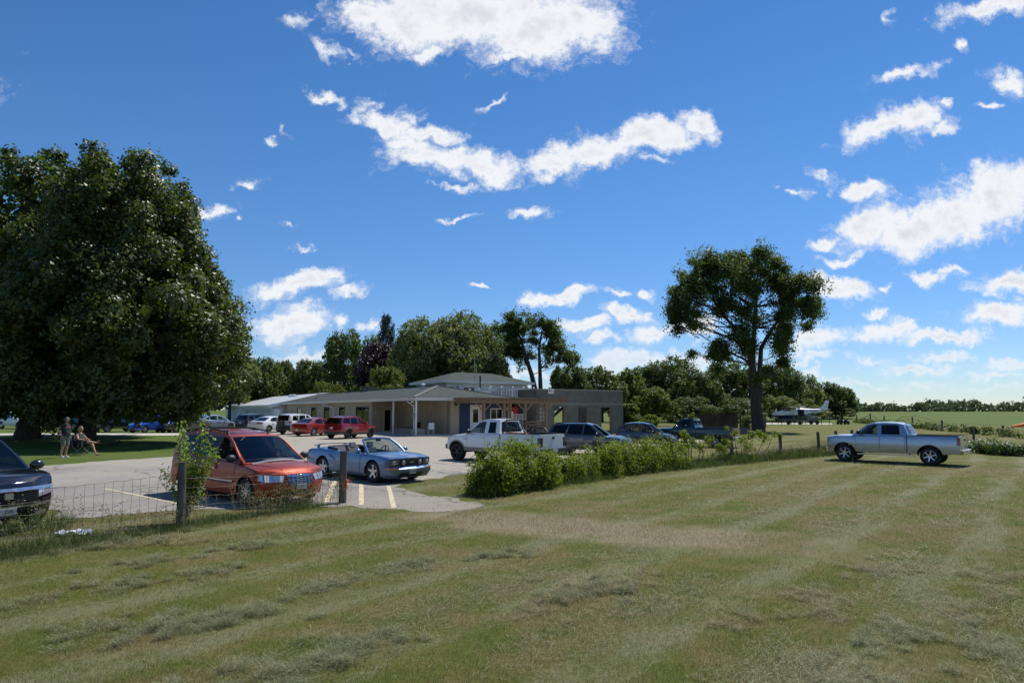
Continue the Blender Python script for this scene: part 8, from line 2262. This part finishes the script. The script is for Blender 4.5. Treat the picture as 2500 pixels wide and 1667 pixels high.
# ------------------------------------------------------------------ aeroplane and the things round it
def aeroplane():
    W_ = mat("aircraft_white", (.72, .73, .74), .3, coat=.6, var=.04); BL = mat("aircraft_blue", (.05, .06, .16), .35, coat=.6)
    d = 145.; b = atd(1905, d)
    t = thing("aeroplane", "white single-engine high-wing aeroplane with a dark open door, beyond the fence", "aeroplane", (b.x, b.y, b.z), 0)
    # local: x forward (nose to the left of the picture)
    st = [(4.6, .18, .22, 1.62), (4.3, .42, .45, 1.64), (3.4, .60, .62, 1.70), (2.4, .72, .78, 1.78), (1.6, .80, .98, 1.92), (.6, .82, 1.02, 1.96), (-1.0, .82, 1.02, 1.96), (-2.4, .74, .86, 2.04), (-4.0, .48, .56, 2.24), (-5.6, .26, .32, 2.42), (-6.6, .12, .18, 2.52)]
    n = 20; vs = []
    for (x, w, h, zc) in st:
        for k in range(n):
            a = 2 * PI * k / n; c, s_ = math.cos(a), math.sin(a)
            sg = lambda v: math.copysign(abs(v) ** .72, v)
            vs.append((x, w * sg(c), zc + h * sg(s_) * .98))
    up_, lo_ = [], []
    for i in range(len(st) - 1):
        for k in range(n):
            q = (i * n + k, i * n + (k + 1) % n, (i + 1) * n + (k + 1) % n, (i + 1) * n + k)
            (lo_ if (k >= 11 and k <= 18) and i < 8 else up_).append(q)
    f = MB(); f.add(vs, up_ + [tuple(range(n)), tuple(range((len(st) - 1) * n, len(st) * n))]); f.build("fuselage", W_, t, smooth=50)
    f = MB(); f.add([(v[0], v[1] * 1.004, v[2] - .004) for v in vs], lo_); f.build("belly", BL, t, smooth=50)
    def slab(mb, c0, c1, th0, th1, up):
        """wing-like panel between chord (lead, trail) pairs, lens section"""
        V = []
        for (l, tr, th) in ((*c0, th0), (*c1, th1)):
            l, tr = Vector(l), Vector(tr); m = l.lerp(tr, .3); V += [l, m + Vector(up) * th / 2, tr, m - Vector(up) * th / 2]
        mb.add(V, [(0, 1, 5, 4), (1, 2, 6, 5), (2, 3, 7, 6), (3, 0, 4, 7), (0, 3, 2, 1), (4, 5, 6, 7)])
    for sg in (1, -1):
        w = MB(); slab(w, ((1.45, 0, 3.02), (-.55, 0, 2.98)), ((1.10, sg * 7.9, 3.30), (-.15, sg * 7.9, 3.28)), .26, .14, (0, 0, 1)); w.build("wing", W_, t, smooth=30)
        w = MB(); w.bar((.7, sg * .72, 1.35), (.55, sg * 3.2, 3.02), .16, .06); w.build("strut", W_, t)
        w = MB(); slab(w, ((-5.7, 0, 2.72), (-6.75, 0, 2.70)), ((-6.0, sg * 3.0, 2.74), (-6.7, sg * 3.0, 2.72)), .14, .08, (0, 0, 1)); w.build("tailplane", W_, t, smooth=30)
    w = MB(); slab(w, ((-5.2, 0, 2.66), (-6.8, 0, 2.58)), ((-6.55, 0, 4.55), (-7.25, 0, 4.55)), .18, .10, (0, 1, 0)); slab(w, ((-3.4, 0, 2.66), (-5.4, 0, 2.62)), ((-5.3, 0, 3.0), (-5.9, 0, 3.0)), .06, .05, (0, 1, 0)); fin = w.build("fin", W_, t, smooth=30)
    em = MB()
    for a0 in (0, 2.1, 4.2):
        c = Vector((-6.35 + .2 * math.cos(a0), .098, 3.55 + .2 * math.sin(a0))); em.tube([c + Vector((.27 * math.cos(q + a0), .012, .27 * math.sin(q + a0))) for q in np.linspace(-1.7, 1.7, 10)], .03, 4)
    em.build("tail_emblem", M_INK, fin)
    door = MB(); door.prism([(-.55, 1.28), (-1.85, 1.32), (-1.85, 2.60), (-.55, 2.62)], lambda u, v, w: (u, .835 - max(0, -u - 1) * .05 + w, v), .01); door.build("door_opening", M_DARK, t, smooth=0)
    cw = MB(); cw.prism([(2.35, 2.25), (1.75, 2.72), (1.1, 2.72), (1.1, 2.2)], lambda u, v, w: (u, .74 + w, v), .02); cw.build("cockpit_window", M_GLASSD, t, smooth=0)
    cw = MB(); cw.add([(2.5, -.55, 2.35), (2.5, .55, 2.35), (1.85, .6, 2.90), (1.85, -.6, 2.90)], [(0, 1, 2, 3)]); cw.build("windshield", M_GLASSD, t)
    pr = MB(); pr.lathe([(.001, .38), (.16, .18), (.22, 0), (.001, 0)], 12, Matrix.Translation((4.6, 0, 1.64)) @ Matrix.Rotation(PI / 2, 4, 'Y'));
    pr.build("spinner", W_, t)
    for k in range(3):
        a = k * 2 * PI / 3 + .0; p = MB(); d_ = Vector((0, math.sin(a), math.cos(a))); p.bar(Vector((4.75, 0, 1.64)) + d_ * .1, Vector((4.72, 0, 1.64)) + d_ * 1.34, .2, .05, up=(1, .4, .2)); p.build("propeller_blade", M_DARK if k else M_GREY, t)
    g = MB(); g.ball((1.6, 0, .98), 1, 12, 8, (1.9, .34, .18)); g.build("cargo_pod", BL, t)
    for (x, y, r) in ((3.5, 0, .30), (.35, 1.5, .36), (.35, -1.5, .36)):
        lg = MB(); lg.bar((x, y * .35, 1.2), (x, y, .45), .12, .08); lg.build("landing_leg", W_, t)
        wh = MB(); wh.lathe([(.12, -.11), (r * .9, -.12), (r, -.06), (r, .06), (r * .9, .12), (.12, .11)], 18, Matrix.Translation((x, y, r)) @ Matrix.Rotation(PI / 2, 4, 'X')); wh.build("wheel", M_TYRE, t)
    lettering("registration", "N430EA", .55, Matrix.Translation((-3.95, .60, 2.42)) @ Matrix.Rotation(.13, 4, 'Z') @ Matrix.Rotation(PI, 4, 'Z') @ Matrix.Rotation(PI / 2, 4, 'X'), M_INK, t)
    t.rotation_euler = (0, 0, PI - .10)
    c = atd(1938, d); t.location = (c.x, c.y, c.z)
aeroplane()
wg = thing("flat_wagon", "long low black wagon in front of the aeroplane", "wagon", at(1937, 1036.5), .02)
m_ = MB(); m_.box((0, 0, .72), (4.6, 1.3, .12)); m_.box((0, -.5, .98), (4.5, .12, .3)); m_.build("deck", M_BLACK, wg)
for x in (-2.0, -.4, 1.6):
    m_ = MB(); m_.bar((x, 0, .1), (x, 0, .68), .12); m_.build("leg", M_BLACK, wg)
for x in (-1.1, .9):
    m_ = MB(); m_.lathe([(.001, -.1), (.3, -.1), (.3, .1), (.001, .1)], 14, Matrix.Translation((x, -.6, .3)) @ Matrix.Rotation(PI / 2, 4, 'X')); m_.build("wheel", M_TYRE, wg)
tr = thing("cargo_trailer", "grey mesh-sided trailer under the aeroplane's tail", "trailer", at(1983, 1035.5), .05)
m_ = MB(); M_TG = mat("trailer_grey", (.16, .15, .14), .8)
m_.box((0, 0, .75), (1.8, 1.2, .8)); m_.build("box", M_TG, tr)
m_ = MB()
for y in (-.6, .6):
    m_.bar((-.9, y, 1.62), (.9, y, 1.45), .05)
    for i in range(6): m_.bar((-.9 + i * .36, y, 1.1), (-.9 + i * .36, y, 1.6 - i * .03), .03)
m_.build("rack", M_GALV, tr)
for x in (-.5, .6):
    m_ = MB(); m_.lathe([(.001, -.1), (.32, -.1), (.32, .1), (.001, .1)], 14, Matrix.Translation((x, -.65, .32)) @ Matrix.Rotation(PI / 2, 4, 'X')); m_.build("wheel", M_TYRE, tr)
ut = thing("utility_cart", "small dark utility cart with pale headlamps far out on the airfield edge", "cart", at(2059, 1036), -PI / 2)
m_ = MB(); m_.box((.55, 0, .62), (.7, 1.3, .42)); m_.box((-.4, 0, .55), (1.2, 1.3, .4)); m_.build("body", M_DARK, ut, bevel=.06)
m_ = MB()
for y in (-.6, .6): m_.tube([(.35, y, .8), (.05, y, 1.5), (-.75, y, 1.5), (-.9, y, .7)], .03, 6)
for x in (.05, -.75): m_.bar((x, -.6, 1.5), (x, .6, 1.5), .05)
m_.build("roll_cage", M_BLACK, ut)
for y in (-.42, .42): m_ = MB(); m_.ball((.9, y, .66), .13, 10, 6, (.5, 1.3, 1)); m_.build("headlight", M_LAMP, ut)
for x in (.55, -.65):
    for y in (-.62, .62): m_ = MB(); m_.lathe([(.001, -.12), (.3, -.12), (.3, .12), (.001, .12)], 14, Matrix.Translation((x, y, .3)) @ Matrix.Rotation(PI / 2, 4, 'X')); m_.build("wheel", M_TYRE, ut)
q = at(2046, 1035.5)
def person_far(base, rz):
    t = thing("person", "figure in dark clothes leaning beside the distant utility cart", "person", base, rz)
    J = dict(pel=((0, 0, .95), .13), che=((.03, 0, 1.32), .15, .11), nk=((.05, 0, 1.5), .06), hd=((.07, 0, 1.66), .095), sl=((.03, .17, 1.42), .06), el=((.12, .30, 1.22), .045), wl=((.3, .25, 1.15), .03), sr=((.03, -.17, 1.42), .06), er=((.0, -.30, 1.2), .045), wr=((.1, -.3, .98), .03),
             hl=((0, .09, .86), .09), kl=((.03, .1, .5), .06), al=((0, .1, .08), .04), tl=((.12, .1, .04), .035), hr=((0, -.09, .86), .09), kr=((.03, -.12, .5), .06), ar=((0, -.13, .08), .04), tr=((.12, -.13, .04), .035))
    put("body", skin(J, [('pel', 'che'), ('che', 'nk'), ('nk', 'hd'), ('che', 'sl'), ('sl', 'el'), ('el', 'wl'), ('che', 'sr'), ('sr', 'er'), ('er', 'wr'), ('pel', 'hl'), ('hl', 'kl'), ('kl', 'al'), ('al', 'tl'), ('pel', 'hr'), ('hr', 'kr'), ('kr', 'ar'), ('ar', 'tr')]), M_TEE, t)
    return t
person_far(q, -.3)
# windsock at the right edge
wk_d = 46.0; w0 = Vector((gno(2470, 1040)[0] * wk_d, wk_d, zat(1041, wk_d))); wk = thing("windsock", "orange windsock tail reaching in at the right edge of the airfield", "windsock", (w0.x + 2.6, w0.y, float(gz(w0.x + 2.6, w0.y))))
m_ = MB(); hz = w0.z - float(gz(w0.x + 2.6, w0.y)); m_.tube([(-2.6, 0, hz), (-1.8, .02, hz + .10), (-.9, .03, hz + .24), (0, 0, hz + .40)], [.05, .13, .22, .30], 14); m_.build("sock", mat("orange_cloth", (.72, .16, .02), .7), wk)
m_ = MB(); m_.tube([(.2, 0, -.1), (.2, 0, hz + .75)], .04, 8); m_.tube([(.2, 0, hz + .7), (0, 0, hz + .7)], .03, 6); m_.build("pole", M_GALV, wk)
# plastic litter in the grass by the fence
lt = at(180, 1307); m_ = MB(); rs_ = np.random.RandomState(3); n = 9
bm = bmesh.new(); bmesh.ops.create_grid(bm, x_segments=10, y_segments=7, size=1)
for v in bm.verts: v.co = Vector((v.co.x * .30, v.co.y * .13, .05 + rs_.uniform(-.03, .07)))
me = bpy.data.meshes.new("plastic_litter"); bm.to_mesh(me); bm.free(); o = link("plastic_litter", me, mat("clear_plastic", (.62, .65, .70), .2, coat=.6, var=.3)); o.location = lt; o.rotation_euler = (0, 0, .5); tag(o, "crumpled clear plastic lying in the grass left of the fence post", "litter")

# ------------------------------------------------------------------ vines, shrubs, weeds
GV = "vines grown over the fence beside the drive"
def vine(label, pxs, d_off, n, seed, big, size=.095):
    """a clump of vine along the fence: list of (photo x, foot y, top y)"""
    rs = random.Random(seed); P = [at(a, b) for a, b, _ in pxs]; base = P[0]
    bl = []
    for i in range(len(P) - 1):
        for k in range(big):
            t = (k + rs.random()) / big; p = P[i].lerp(P[i + 1], t)
            top = zat(pxs[i][2] + (pxs[i + 1][2] - pxs[i][2]) * t, p.y) - p.z
            for _ in range(5):
                r = rs.uniform(.24, .44) * min(1, top); z = rs.uniform(.08, max(.2, top - r * .8))
                bl.append(((p.x - base.x + rs.uniform(-.35, .35), p.y - base.y + rs.uniform(-.4, .5), p.z - base.z + z), (r, r, r * .9)))
            if rs.random() < .8:
                r = rs.uniform(.07, .16); bl.append(((p.x - base.x + rs.uniform(-.2, .2), p.y - base.y + rs.uniform(-.2, .2), p.z - base.z + top + rs.uniform(-.05, .12)), (r, r, r * 1.3)))
    return shrub("vine", label, base, bl, M_VINE, n, size, seed, "vine", GV, stems=14, lace=dict(freq=2.0, thr=.50, cl=5, spread=.06, upbias=.5, soft=.2, hollow=.3))
vine("tall rounded end of the vines, nearest the drive, hiding the white pickup's wheel", [(1176, 1208, 1120), (1215, 1204, 1090), (1262, 1196, 1064), (1315, 1187, 1104), (1370, 1178, 1118)], 0, 34000, 41, 5, .072)
vine("vines leaning between the white pickup and the first post of the vine fence", [(1370, 1178, 1118), (1420, 1169, 1106), (1470, 1162, 1084), (1530, 1157, 1078)], 0, 23000, 42, 5, .074)
vine("vines below the dark hatchback, hugging the second post of the vine fence", [(1530, 1157, 1078), (1585, 1150, 1070), (1640, 1144, 1078), (1672, 1141, 1076)], 0, 14000, 43, 5, .076)
def creeper(label, pts, n, seed, m=M_VINE, size=.09):
    rs = random.Random(seed); base = at(*pts[0][:2]); bl = []
    for (px, foot, y, r) in pts:
        p = at(px, foot); z = zat(y, p.y) - base.z; rr = r / FPX * p.y
        bl.append(((p.x - base.x, p.y - base.y + rs.uniform(-.2, .2), z), (rr, rr, rr)))
    return shrub("vine", label, base, bl, m, n, size, seed, "vine", GV, stems=6, spread=.09, shell=.25)
creeper("sparse creeper on the wire between the second and third vine-fence posts", [(1690, 1139, 1080, 13), (1712, 1137, 1090, 12), (1735, 1135, 1076, 14), (1755, 1134, 1092, 11), (1775, 1132, 1080, 13), (1668, 1142, 1058, 9), (1675, 1141, 1070, 12), (1765, 1133, 1100, 10)], 1700, 44, size=.085)
creeper("thin creeper on the wire around the third vine-fence post", [(1812, 1128, 1072, 13), (1835, 1126, 1064, 13), (1852, 1124, 1060, 12), (1870, 1122, 1066, 13), (1890, 1121, 1058, 10), (1825, 1127, 1090, 12), (1795, 1129, 1056, 9), (1775, 1131, 1046, 7), (1905, 1119, 1064, 8)], 1500, 45, size=.085)
creeper("leafy vine hanging over the side of the dark green pickup", [(1690, 1090, 1018, 8), (1697, 1090, 1026, 8), (1686, 1090, 1030, 7), (1694, 1090, 1012, 5)], 900, 46)
creeper("leafy vine sprawling over the top of the board fence", [(1715, 1056, 1006, 7), (1730, 1056, 1003, 8), (1748, 1056, 1007, 7), (1765, 1055, 1009, 4), (1790, 1055, 1006, 4), (1800, 1055, 1012, 3)], 900, 47)
# maple sapling behind the left post
def sapling():
    b = at(452, 1276); rs = random.Random(9); t = thing("sapling", "bright green maple sapling growing behind the left fence post", "sapling", b)
    st = MB(); P = []; N = []; ns = np.random.RandomState(9)
    z = lambda py: zat(py, b.y) - b.z
    x = lambda px: gno(px, 1003)[0] * b.y - b.x
    tips = [(450, 1085), (497, 1078), (504, 1130), (438, 1108), (468, 1120), (515, 1142), (485, 1165), (478, 1200), (428, 1172), (498, 1108), (462, 1190), (444, 1150), (486, 1215), (470, 1150)]
    for (px, py) in tips:
        e = Vector((x(px), rs.uniform(-.15, .2), z(py))); s = Vector((rs.uniform(-.04, .04), 0, max(0.05, e.z * .25)))
        st.tube([(0, 0, -.05), s, s.lerp(e, .5) + Vector((rs.uniform(-.03, .03), rs.uniform(-.03, .03), .03)), e], [.014, .011, .007, .003], 5)
        for k in range(40):
            q = s.lerp(e, .35 + .65 * k / 25); 
            for _ in range(4):
                d = Vector((rs.gauss(0, 1), rs.gauss(0, 1), rs.gauss(.1, .6))).normalized()
                P.append(q + d * rs.uniform(.03, .15)); N.append(Vector((rs.gauss(0, .5), rs.gauss(0, .5), .8)) + d * .3)
    st.build("stem", M_BARK, t, fix=False)
    np_mesh("foliage", leaf_quads(np.array([tuple(p) for p in P]), np.array([tuple(p) for p in N]), .075, ns, .5), 4, M_SAPL, t)
sapling()

# ------------------------------------------------------------------ grass, weeds and clippings
def blademat(name, mode):
    m = bpy.data.materials.new(name); m.use_nodes = True
    nt = NT(m.node_tree); n = nt.n; p = n['Principled BSDF']; out = n['Material Output']
    c, _, _ = grass_color(nt, nt.pos())
    r = nt.rand()
    if mode == 'grass': c = nt.mix(nt.m('MULTIPLY', r, .55), c, nt.mix(nt.step(r, .5, .9), (.10, .135, .03), (.22, .20, .085)))
    elif mode == 'hay': c = nt.mix(r, (.105, .125, .055), (.36, .355, .215))
    elif mode == 'straw': c = nt.mix(r, (.19, .16, .085), (.36, .31, .19))
    elif mode == 'tall': c = nt.mix(r, (.045, .085, .022), (.13, .165, .055))
    else: c = nt.mix(r, (.13, .12, .06), (.30, .27, .17))
    pset(nt, p, col=c, rough=.6, spec=.3)
    tl = n.new('ShaderNodeBsdfTranslucent'); nt.put(tl.inputs[0], nt.mix(1.0, c, (1.3, 1.35, .7), 'MULTIPLY'))
    mx = n.new('ShaderNodeMixShader'); mx.inputs[0].default_value = .3
    nt.l.new(p.outputs[0], mx.inputs[1]); nt.l.new(tl.outputs[0], mx.inputs[2]); nt.l.new(mx.outputs[0], out.inputs[0])
    return m

def blades(x, y, L, W_, tilt, ns, lift=0., az=None):
    """one bent triangle-strip blade (a quad) per point"""
    n = len(x); z = gz(x, y) + lift
    a = ns.uniform(0, 2 * PI, n) if az is None else az
    t = np.abs(ns.normal(0, tilt, n)) if np.isscalar(tilt) else tilt
    d = np.stack([np.cos(a) * np.sin(t), np.sin(a) * np.sin(t), np.cos(t)], 1)
    s = np.stack([-np.sin(a), np.cos(a), np.zeros(n)], 1)
    ph = ns.uniform(0, PI, n); s = s * np.cos(ph)[:, None] + np.stack([np.cos(a), np.sin(a), np.zeros(n)], 1) * np.sin(ph)[:, None]
    b = np.stack([x, y, z], 1); L = L[:, None]; w = W_[:, None]
    mid = b + d * L * .55 + np.stack([np.cos(a), np.sin(a), np.zeros(n)], 1) * L * .04
    tip = b + d * L + np.stack([np.cos(a), np.sin(a), -np.ones(n) * .6], 1) * L * .18
    return np.stack([b, mid + s * w * .5, tip, mid - s * w * .5], 1).reshape(-1, 3)

LOT2 = [(p.x, p.y) if isinstance(p, Vector) else (p[0], p[1]) for p in LOT]
def inside(x, y, poly):
    c = np.zeros(len(x), bool); n = len(poly)
    for i in range(n):
        (x0, y0), (x1, y1) = poly[i], poly[(i + 1) % n]
        if y0 == y1: continue
        k = ((y0 > y) != (y1 > y)) & (x < (x1 - x0) * (y - y0) / (y1 - y0) + x0); c ^= k
    return c
def track_d(x, y):
    dx, dy = TRK_B.x - TRK_A.x, TRK_B.y - TRK_A.y
    t = np.clip(((x - TRK_A.x) * dx + (y - TRK_A.y) * dy) / (dx * dx + dy * dy), 0, 1)
    return np.hypot(x - TRK_A.x - t * dx, y - TRK_A.y - t * dy)
def rowphase(x, y):
    w = (vnoise(x * .11, y * .11, 1) - .5) * .9
    return (x * FN.x + y * FN.y + w) / 2.0

def near_points(n, y0, y1, ns, power=1.6, margin=1.12):
    u = ns.rand(n); y = (y0 ** (1 - power) + u * (y1 ** (1 - power) - y0 ** (1 - power))) ** (1 / (1 - power))
    x = (ns.rand(n) * 2 - 1) * y * .755 * margin
    return x, y
def build_grass():
    ns = np.random.RandomState(12)
    x, y = near_points(330000, 4.6, 34, ns)
    jit = .16 + .55 * np.exp(-((x - TRK_A.x + .4) ** 2 + (y - TRK_A.y - .6) ** 2) / 6)
    k = ~inside(x + ns.normal(0, 1, len(x)) * jit, y + ns.normal(0, 1, len(x)) * jit, LOT2) & ~((track_d(x, y) < 1.4) & (ns.rand(len(x)) < .6)); k &= ~((x < -3) & (y > 18))
    x, y = x[k], y[k]; d = y
    L = (.030 + .028 * vnoise(x * 1.3, y * 1.3, 2)) * ns.uniform(.6, 1.4, len(x)); W_ = np.maximum(.0035, d * .00048) * ns.uniform(.7, 1.4, len(x))
    tag(np_mesh("grass", blades(x, y, L, W_, .75, ns), 4, blademat("grass_blade", 'grass')), "short mown grass of the field in the foreground", kind='stuff')
    # clippings lying in rows and mats
    x, y = near_points(330000, 4.6, 40, ns, 1.5)
    ph = rowphase(x, y); row = np.cos(2 * PI * ph) * .5 + .5
    pat = vnoise(x * .5, y * .5, 3) * .6 + vnoise(x * 1.7, y * 1.7, 4) * .4; big = vnoise(x * .16 + 5, y * .16, 9)
    pr = np.clip((row ** 1.6 * .95 + .06) * np.clip((pat - .34) * 3.6, 0, 1) * np.clip((big - .15) * 2.4, .05, 1), 0, 1)
    k = (ns.rand(len(x)) < pr) & ~inside(x, y, LOT2) & (track_d(x, y) > 1.2); k &= ~((x < -4) & (y > 17))
    x, y = x[k], y[k]; n = len(x)
    L = ns.uniform(.06, .20, n) * np.clip(y / 9, .9, 1.5); W_ = np.maximum(.0042, y * .00056) * ns.uniform(.6, 1.3, n)
    lift = ns.uniform(.004, .045, n) * (.5 + vnoise(x * 2.2, y * 2.2, 6)) * np.clip((pat[k] - .25) * 2.4, .3, 1.5)
    az = math.atan2(FD.y, FD.x) + ns.normal(0, 1.0, n)
    V1 = blades(x, y, L, W_, PI / 2 - np.abs(ns.normal(0, .22, n)), ns, lift, az)
    tag(np_mesh("grass_clippings", V1, 4, blademat("hay_strand", 'hay')), "pale cut grass lying in rows along the mowing lines", kind='stuff')
    # heaps of clippings
    heaps = [(590, 1505, .34, .13, 0), (560, 1512, .30, .09, 0), (480, 1525, .36, .08, 0), (400, 1522, .34, .07, 0), (250, 1530, .28, .06, 0), (290, 1328, .30, .10, 0), (360, 1326, .28, .08, 1), (465, 1324, .16, .07, 1), (40, 1475, .2, .06, 0), (110, 1462, .18, .05, 1), (355, 1372, .30, .07, 0), (600, 1336, .26, .07, 0), (510, 1400, .30, .07, 0), (550, 1408, .2, .08, 1), (310, 1428, .34, .07, 0), (620, 1650, .42, .12, 0), (680, 1655, .34, .10, 0), (900, 1585, .3, .07, 0), (855, 1590, .26, .06, 0),
             (1200, 1356, .34, .06, 0), (1360, 1460, .30, .09, 1), (1395, 1445, .34, .11, 1), (1440, 1438, .38, .13, 0), (1480, 1434, .34, .12, 0), (1515, 1428, .26, .10, 1), (1330, 1470, .28, .08, 1), (1560, 1418, .3, .07, 1), (1960, 1450, .26, .08, 1), (2010, 1456, .24, .07, 1), (1990, 1500, .3, .08, 1), (2040, 1504, .24, .07, 1), (2420, 1448, .30, .09, 1), (2370, 1480, .30, .08, 1), (2440, 1412, .4, .10, 1), (2330, 1490, .34, .07, 1), (2190, 1545, .3, .11, 0), (2160, 1560, .3, .07, 0), (2370, 1570, .34, .08, 0), (2460, 1600, .30, .08, 0), (1840, 1510, .28, .05, 1), (1345, 1535, .24, .05, 1), (1830, 1100, .2, .06, 0), (2110, 1390, .3, .06, 1), (2170, 1400, .3, .06, 1), (2080, 1640, .3, .06, 0), (800, 1430, .3, .05, 0), (1000, 1380, .3, .05, 0), (1030, 1375, .2, .05, 0)]
    for mode, name, lab in ((0, "grass_heaps", "tousled heaps of grey-green cut grass on the mown field"), (1, "straw_heaps", "torn brown heaps of dried cut grass on the mown field")):
        Vs = []
        for (px, py, r, h, md) in heaps:
            if md != mode: continue
            p = at(px, py); sc = 1.0 if p.y < 12 else 1.25; r *= sc * .62; h *= sc * 1.35
            subs = [(0, 0, 1., 1.)] + [(ns.normal(0, 2.2), ns.normal(0, 1.0), ns.uniform(.25, .7), ns.uniform(.15, .7)) for _ in range(11)]
            sx, sy, sr, sh = (np.array(q) for q in zip(*subs)); n = int((1500 if md == 0 else 800) * (r / .18) ** 2 * 1.6); j = ns.randint(0, 12, n)
            cx = p.x + (sx[j] * FD.x + sy[j] * FN.x) * r; cy = p.y + (sx[j] * FD.y + sy[j] * FN.y) * r; r_ = r * sr[j]; h_ = h * sh[j]
            a = ns.uniform(0, 2 * PI, n); q = np.sqrt(ns.rand(n)); ex = ns.normal(0, .12, n)
            x = cx + (q * np.cos(a) * 1.4 * FD.x - q * np.sin(a) * FN.x * .9) * r_ * (1 + ex); y = cy + (q * np.cos(a) * 1.4 * FD.y - q * np.sin(a) * FN.y * .9) * r_ * (1 + ex)
            hh = h_ * np.clip(1 - q ** 1.6, 0, 1) * (.55 + .9 * vnoise(x * 7, y * 7, 8)) * ns.rand(n) ** .35
            L = ns.uniform(.04, .14, n); W_ = np.full(n, max(.004, p.y * .0005)) * ns.uniform(.6, 1.3, n)
            Vs.append(blades(x, y, L, W_, PI / 2 - np.abs(ns.normal(.1, .45, n)), ns, hh + .005))
        tag(np_mesh(name, np.concatenate(Vs), 4, blademat(name + "_strand", 'hay' if mode == 0 else 'straw')), lab, kind='stuff')
    # stubble on the dry track
    n = 9000; t = ns.rand(n) ** 1.25; o = ns.normal(0, .7, n); L_ = math.hypot(TRK_B.x - TRK_A.x, TRK_B.y - TRK_A.y)
    x = TRK_A.x + (TRK_B.x - TRK_A.x) * (t * 1.05 - .05) + o * -(TRK_B.y - TRK_A.y) / L_; y = TRK_A.y + (TRK_B.y - TRK_A.y) * (t * 1.05 - .05) + o * (TRK_B.x - TRK_A.x) / L_
    k = ~inside(x, y, LOT2); x, y = x[k], y[k]; n = len(x)
    tag(np_mesh("stubble", blades(x, y, ns.uniform(.03, .09, n), np.full(n, .0055), .35, ns), 4, blademat("stubble_straw", 'straw')), "dry stubble on the worn track leading off the asphalt", kind='stuff')
    # tall weeds along the fences
    X = []; Y = []; LL = []
    def strip(a, b, n, w, l0, l1):
        t = ns.rand(n); o = ns.normal(0, w, n); dx, dy = b[0] - a[0], b[1] - a[1]; l = math.hypot(dx, dy)
        clump = vnoise(t * l * 1.3, o * 0 + a[0], 7)
        X.append(a[0] + dx * t - dy / l * o); Y.append(a[1] + dy * t + dx / l * o); LL.append((l0 + (l1 - l0) * ns.rand(n)) * (.4 + .9 * clump))
    strip(p1, p2, 3800, .16, .08, .26); strip(p2, p2 + Vector((.3, .2, 0)), 500, .12, .1, .3); strip(pL, p1, 4200, .22, .10, .36); strip(pLL, pL, 2600, .25, .12, .42)
    q = at(10, 1310); strip((q.x - .5, q.y - .35), (q.x + .9, q.y + .55), 1000, .12, .3, .6)
    for a, b in zip(PT[2:-1], PT[3:]): strip(a, b, int(6500 * min(1.3, (b - a).length / 6)), .40, .2, .62)
    strip(PT[0], PT[2], 3500, .45, .15, .5); strip(at(1160, 1212), at(1500, 1168), 3000, .2, .12, .4)
    x = np.concatenate(X); y = np.concatenate(Y); L = np.concatenate(LL); n = len(x); k = ~((x > -5) & (x < -2) & inside(x, y, LOT2)); x, y, L = x[k], y[k], L[k]; n = len(x)
    tag(np_mesh("tall_grass", blades(x, y, L, np.maximum(.006, y * .00052) * ns.uniform(.7, 1.5, n), .38, ns), 4, blademat("tall_grass_blade", 'tall')), "unmown grass standing along the wire fences", kind='stuff')
    # seed heads / dead stalks at the fence in front of the minivan
    X, Y, LL = [], [], []
    strip(p1.lerp(p2, .28), p2, 300, .15, .35, .85); strip(pL, p1, 260, .2, .4, .8); strip(p1, p1.lerp(p2, .1), 60, .1, .4, .7)
    for a, b in zip(PT[3:8], PT[4:9]): strip(a, b, 420, .4, .35, .85)
    x = np.concatenate(X); y = np.concatenate(Y); L = np.concatenate(LL); n = len(x)
    a = ns.uniform(0, 2 * PI, n); tl = np.abs(ns.normal(0, .3, n)); st = blades(x, y, L, np.full(n, .006), tl, ns, 0., a)
    tipx = x + np.cos(a) * np.sin(tl) * L; tipy = y + np.sin(a) * np.sin(tl) * L; tz = gz(x, y) + np.cos(tl) * L
    m = 8; P = np.stack([tipx, tipy, tz], 1).repeat(m, 0) + ns.normal(size=(n * m, 3)) * np.array([.03, .03, .055]); N = ns.normal(size=(n * m, 3))
    tag(np_mesh("seeding_weeds", np.concatenate([st, leaf_quads(P, N, .032, ns, .5)]), 4, blademat("seed_head", 'seed')), "dry seeding weeds standing along the wire fences", kind='stuff')
build_grass()
# weedy bushes along the far field edge and right of the silver pickup
rs = random.Random(15)
GWD = "leafy weeds along the right-hand field edge"
for i, (px, py, r, lab) in enumerate([(2385, 1102, .55, "leafy weed clump at the tail of the silver pickup"), (2412, 1106, .6, "leafy weed clump second from the silver pickup's tail"), (2442, 1109, .6, "leafy weed clump third from the silver pickup's tail"), (2475, 1113, .65, "leafy weed clump cut by the right edge of the field")]):
    p = at(px, py); shrub("weed_clump", lab, p, [((rs.uniform(-.8, .8), rs.uniform(-.5, .9), rs.uniform(.15, .5)), (rs.uniform(.3, .5), .4, .3)) for _ in range(14)], M_WEED, 2600, .13, 60 + i, "weeds", GWD)
bl = []; b0 = at(2110, 1034)
for i in range(70):
    t = i / 69; p = Q[0].lerp(Q[-1], t) if t > .02 else Q[0]
    p = Vector((Q[0].x + (Q[-1].x - Q[0].x) * t, Q[0].y + (Q[-1].y - Q[0].y) * t, 0)); z = float(gz(p.x, p.y)); r = rs.uniform(.35, .7)
    bl.append(((p.x - b0.x + rs.uniform(-.6, .6), p.y - b0.y + rs.uniform(-1, 1), z - b0.z + .3), (r * 1.4, r * 1.4, r)))
shrub("hedgerow", "low dark weedy hedgerow along the far stake fence", b0, bl, M_OAK, 6500, .26, 81, "hedgerow", stems=10)
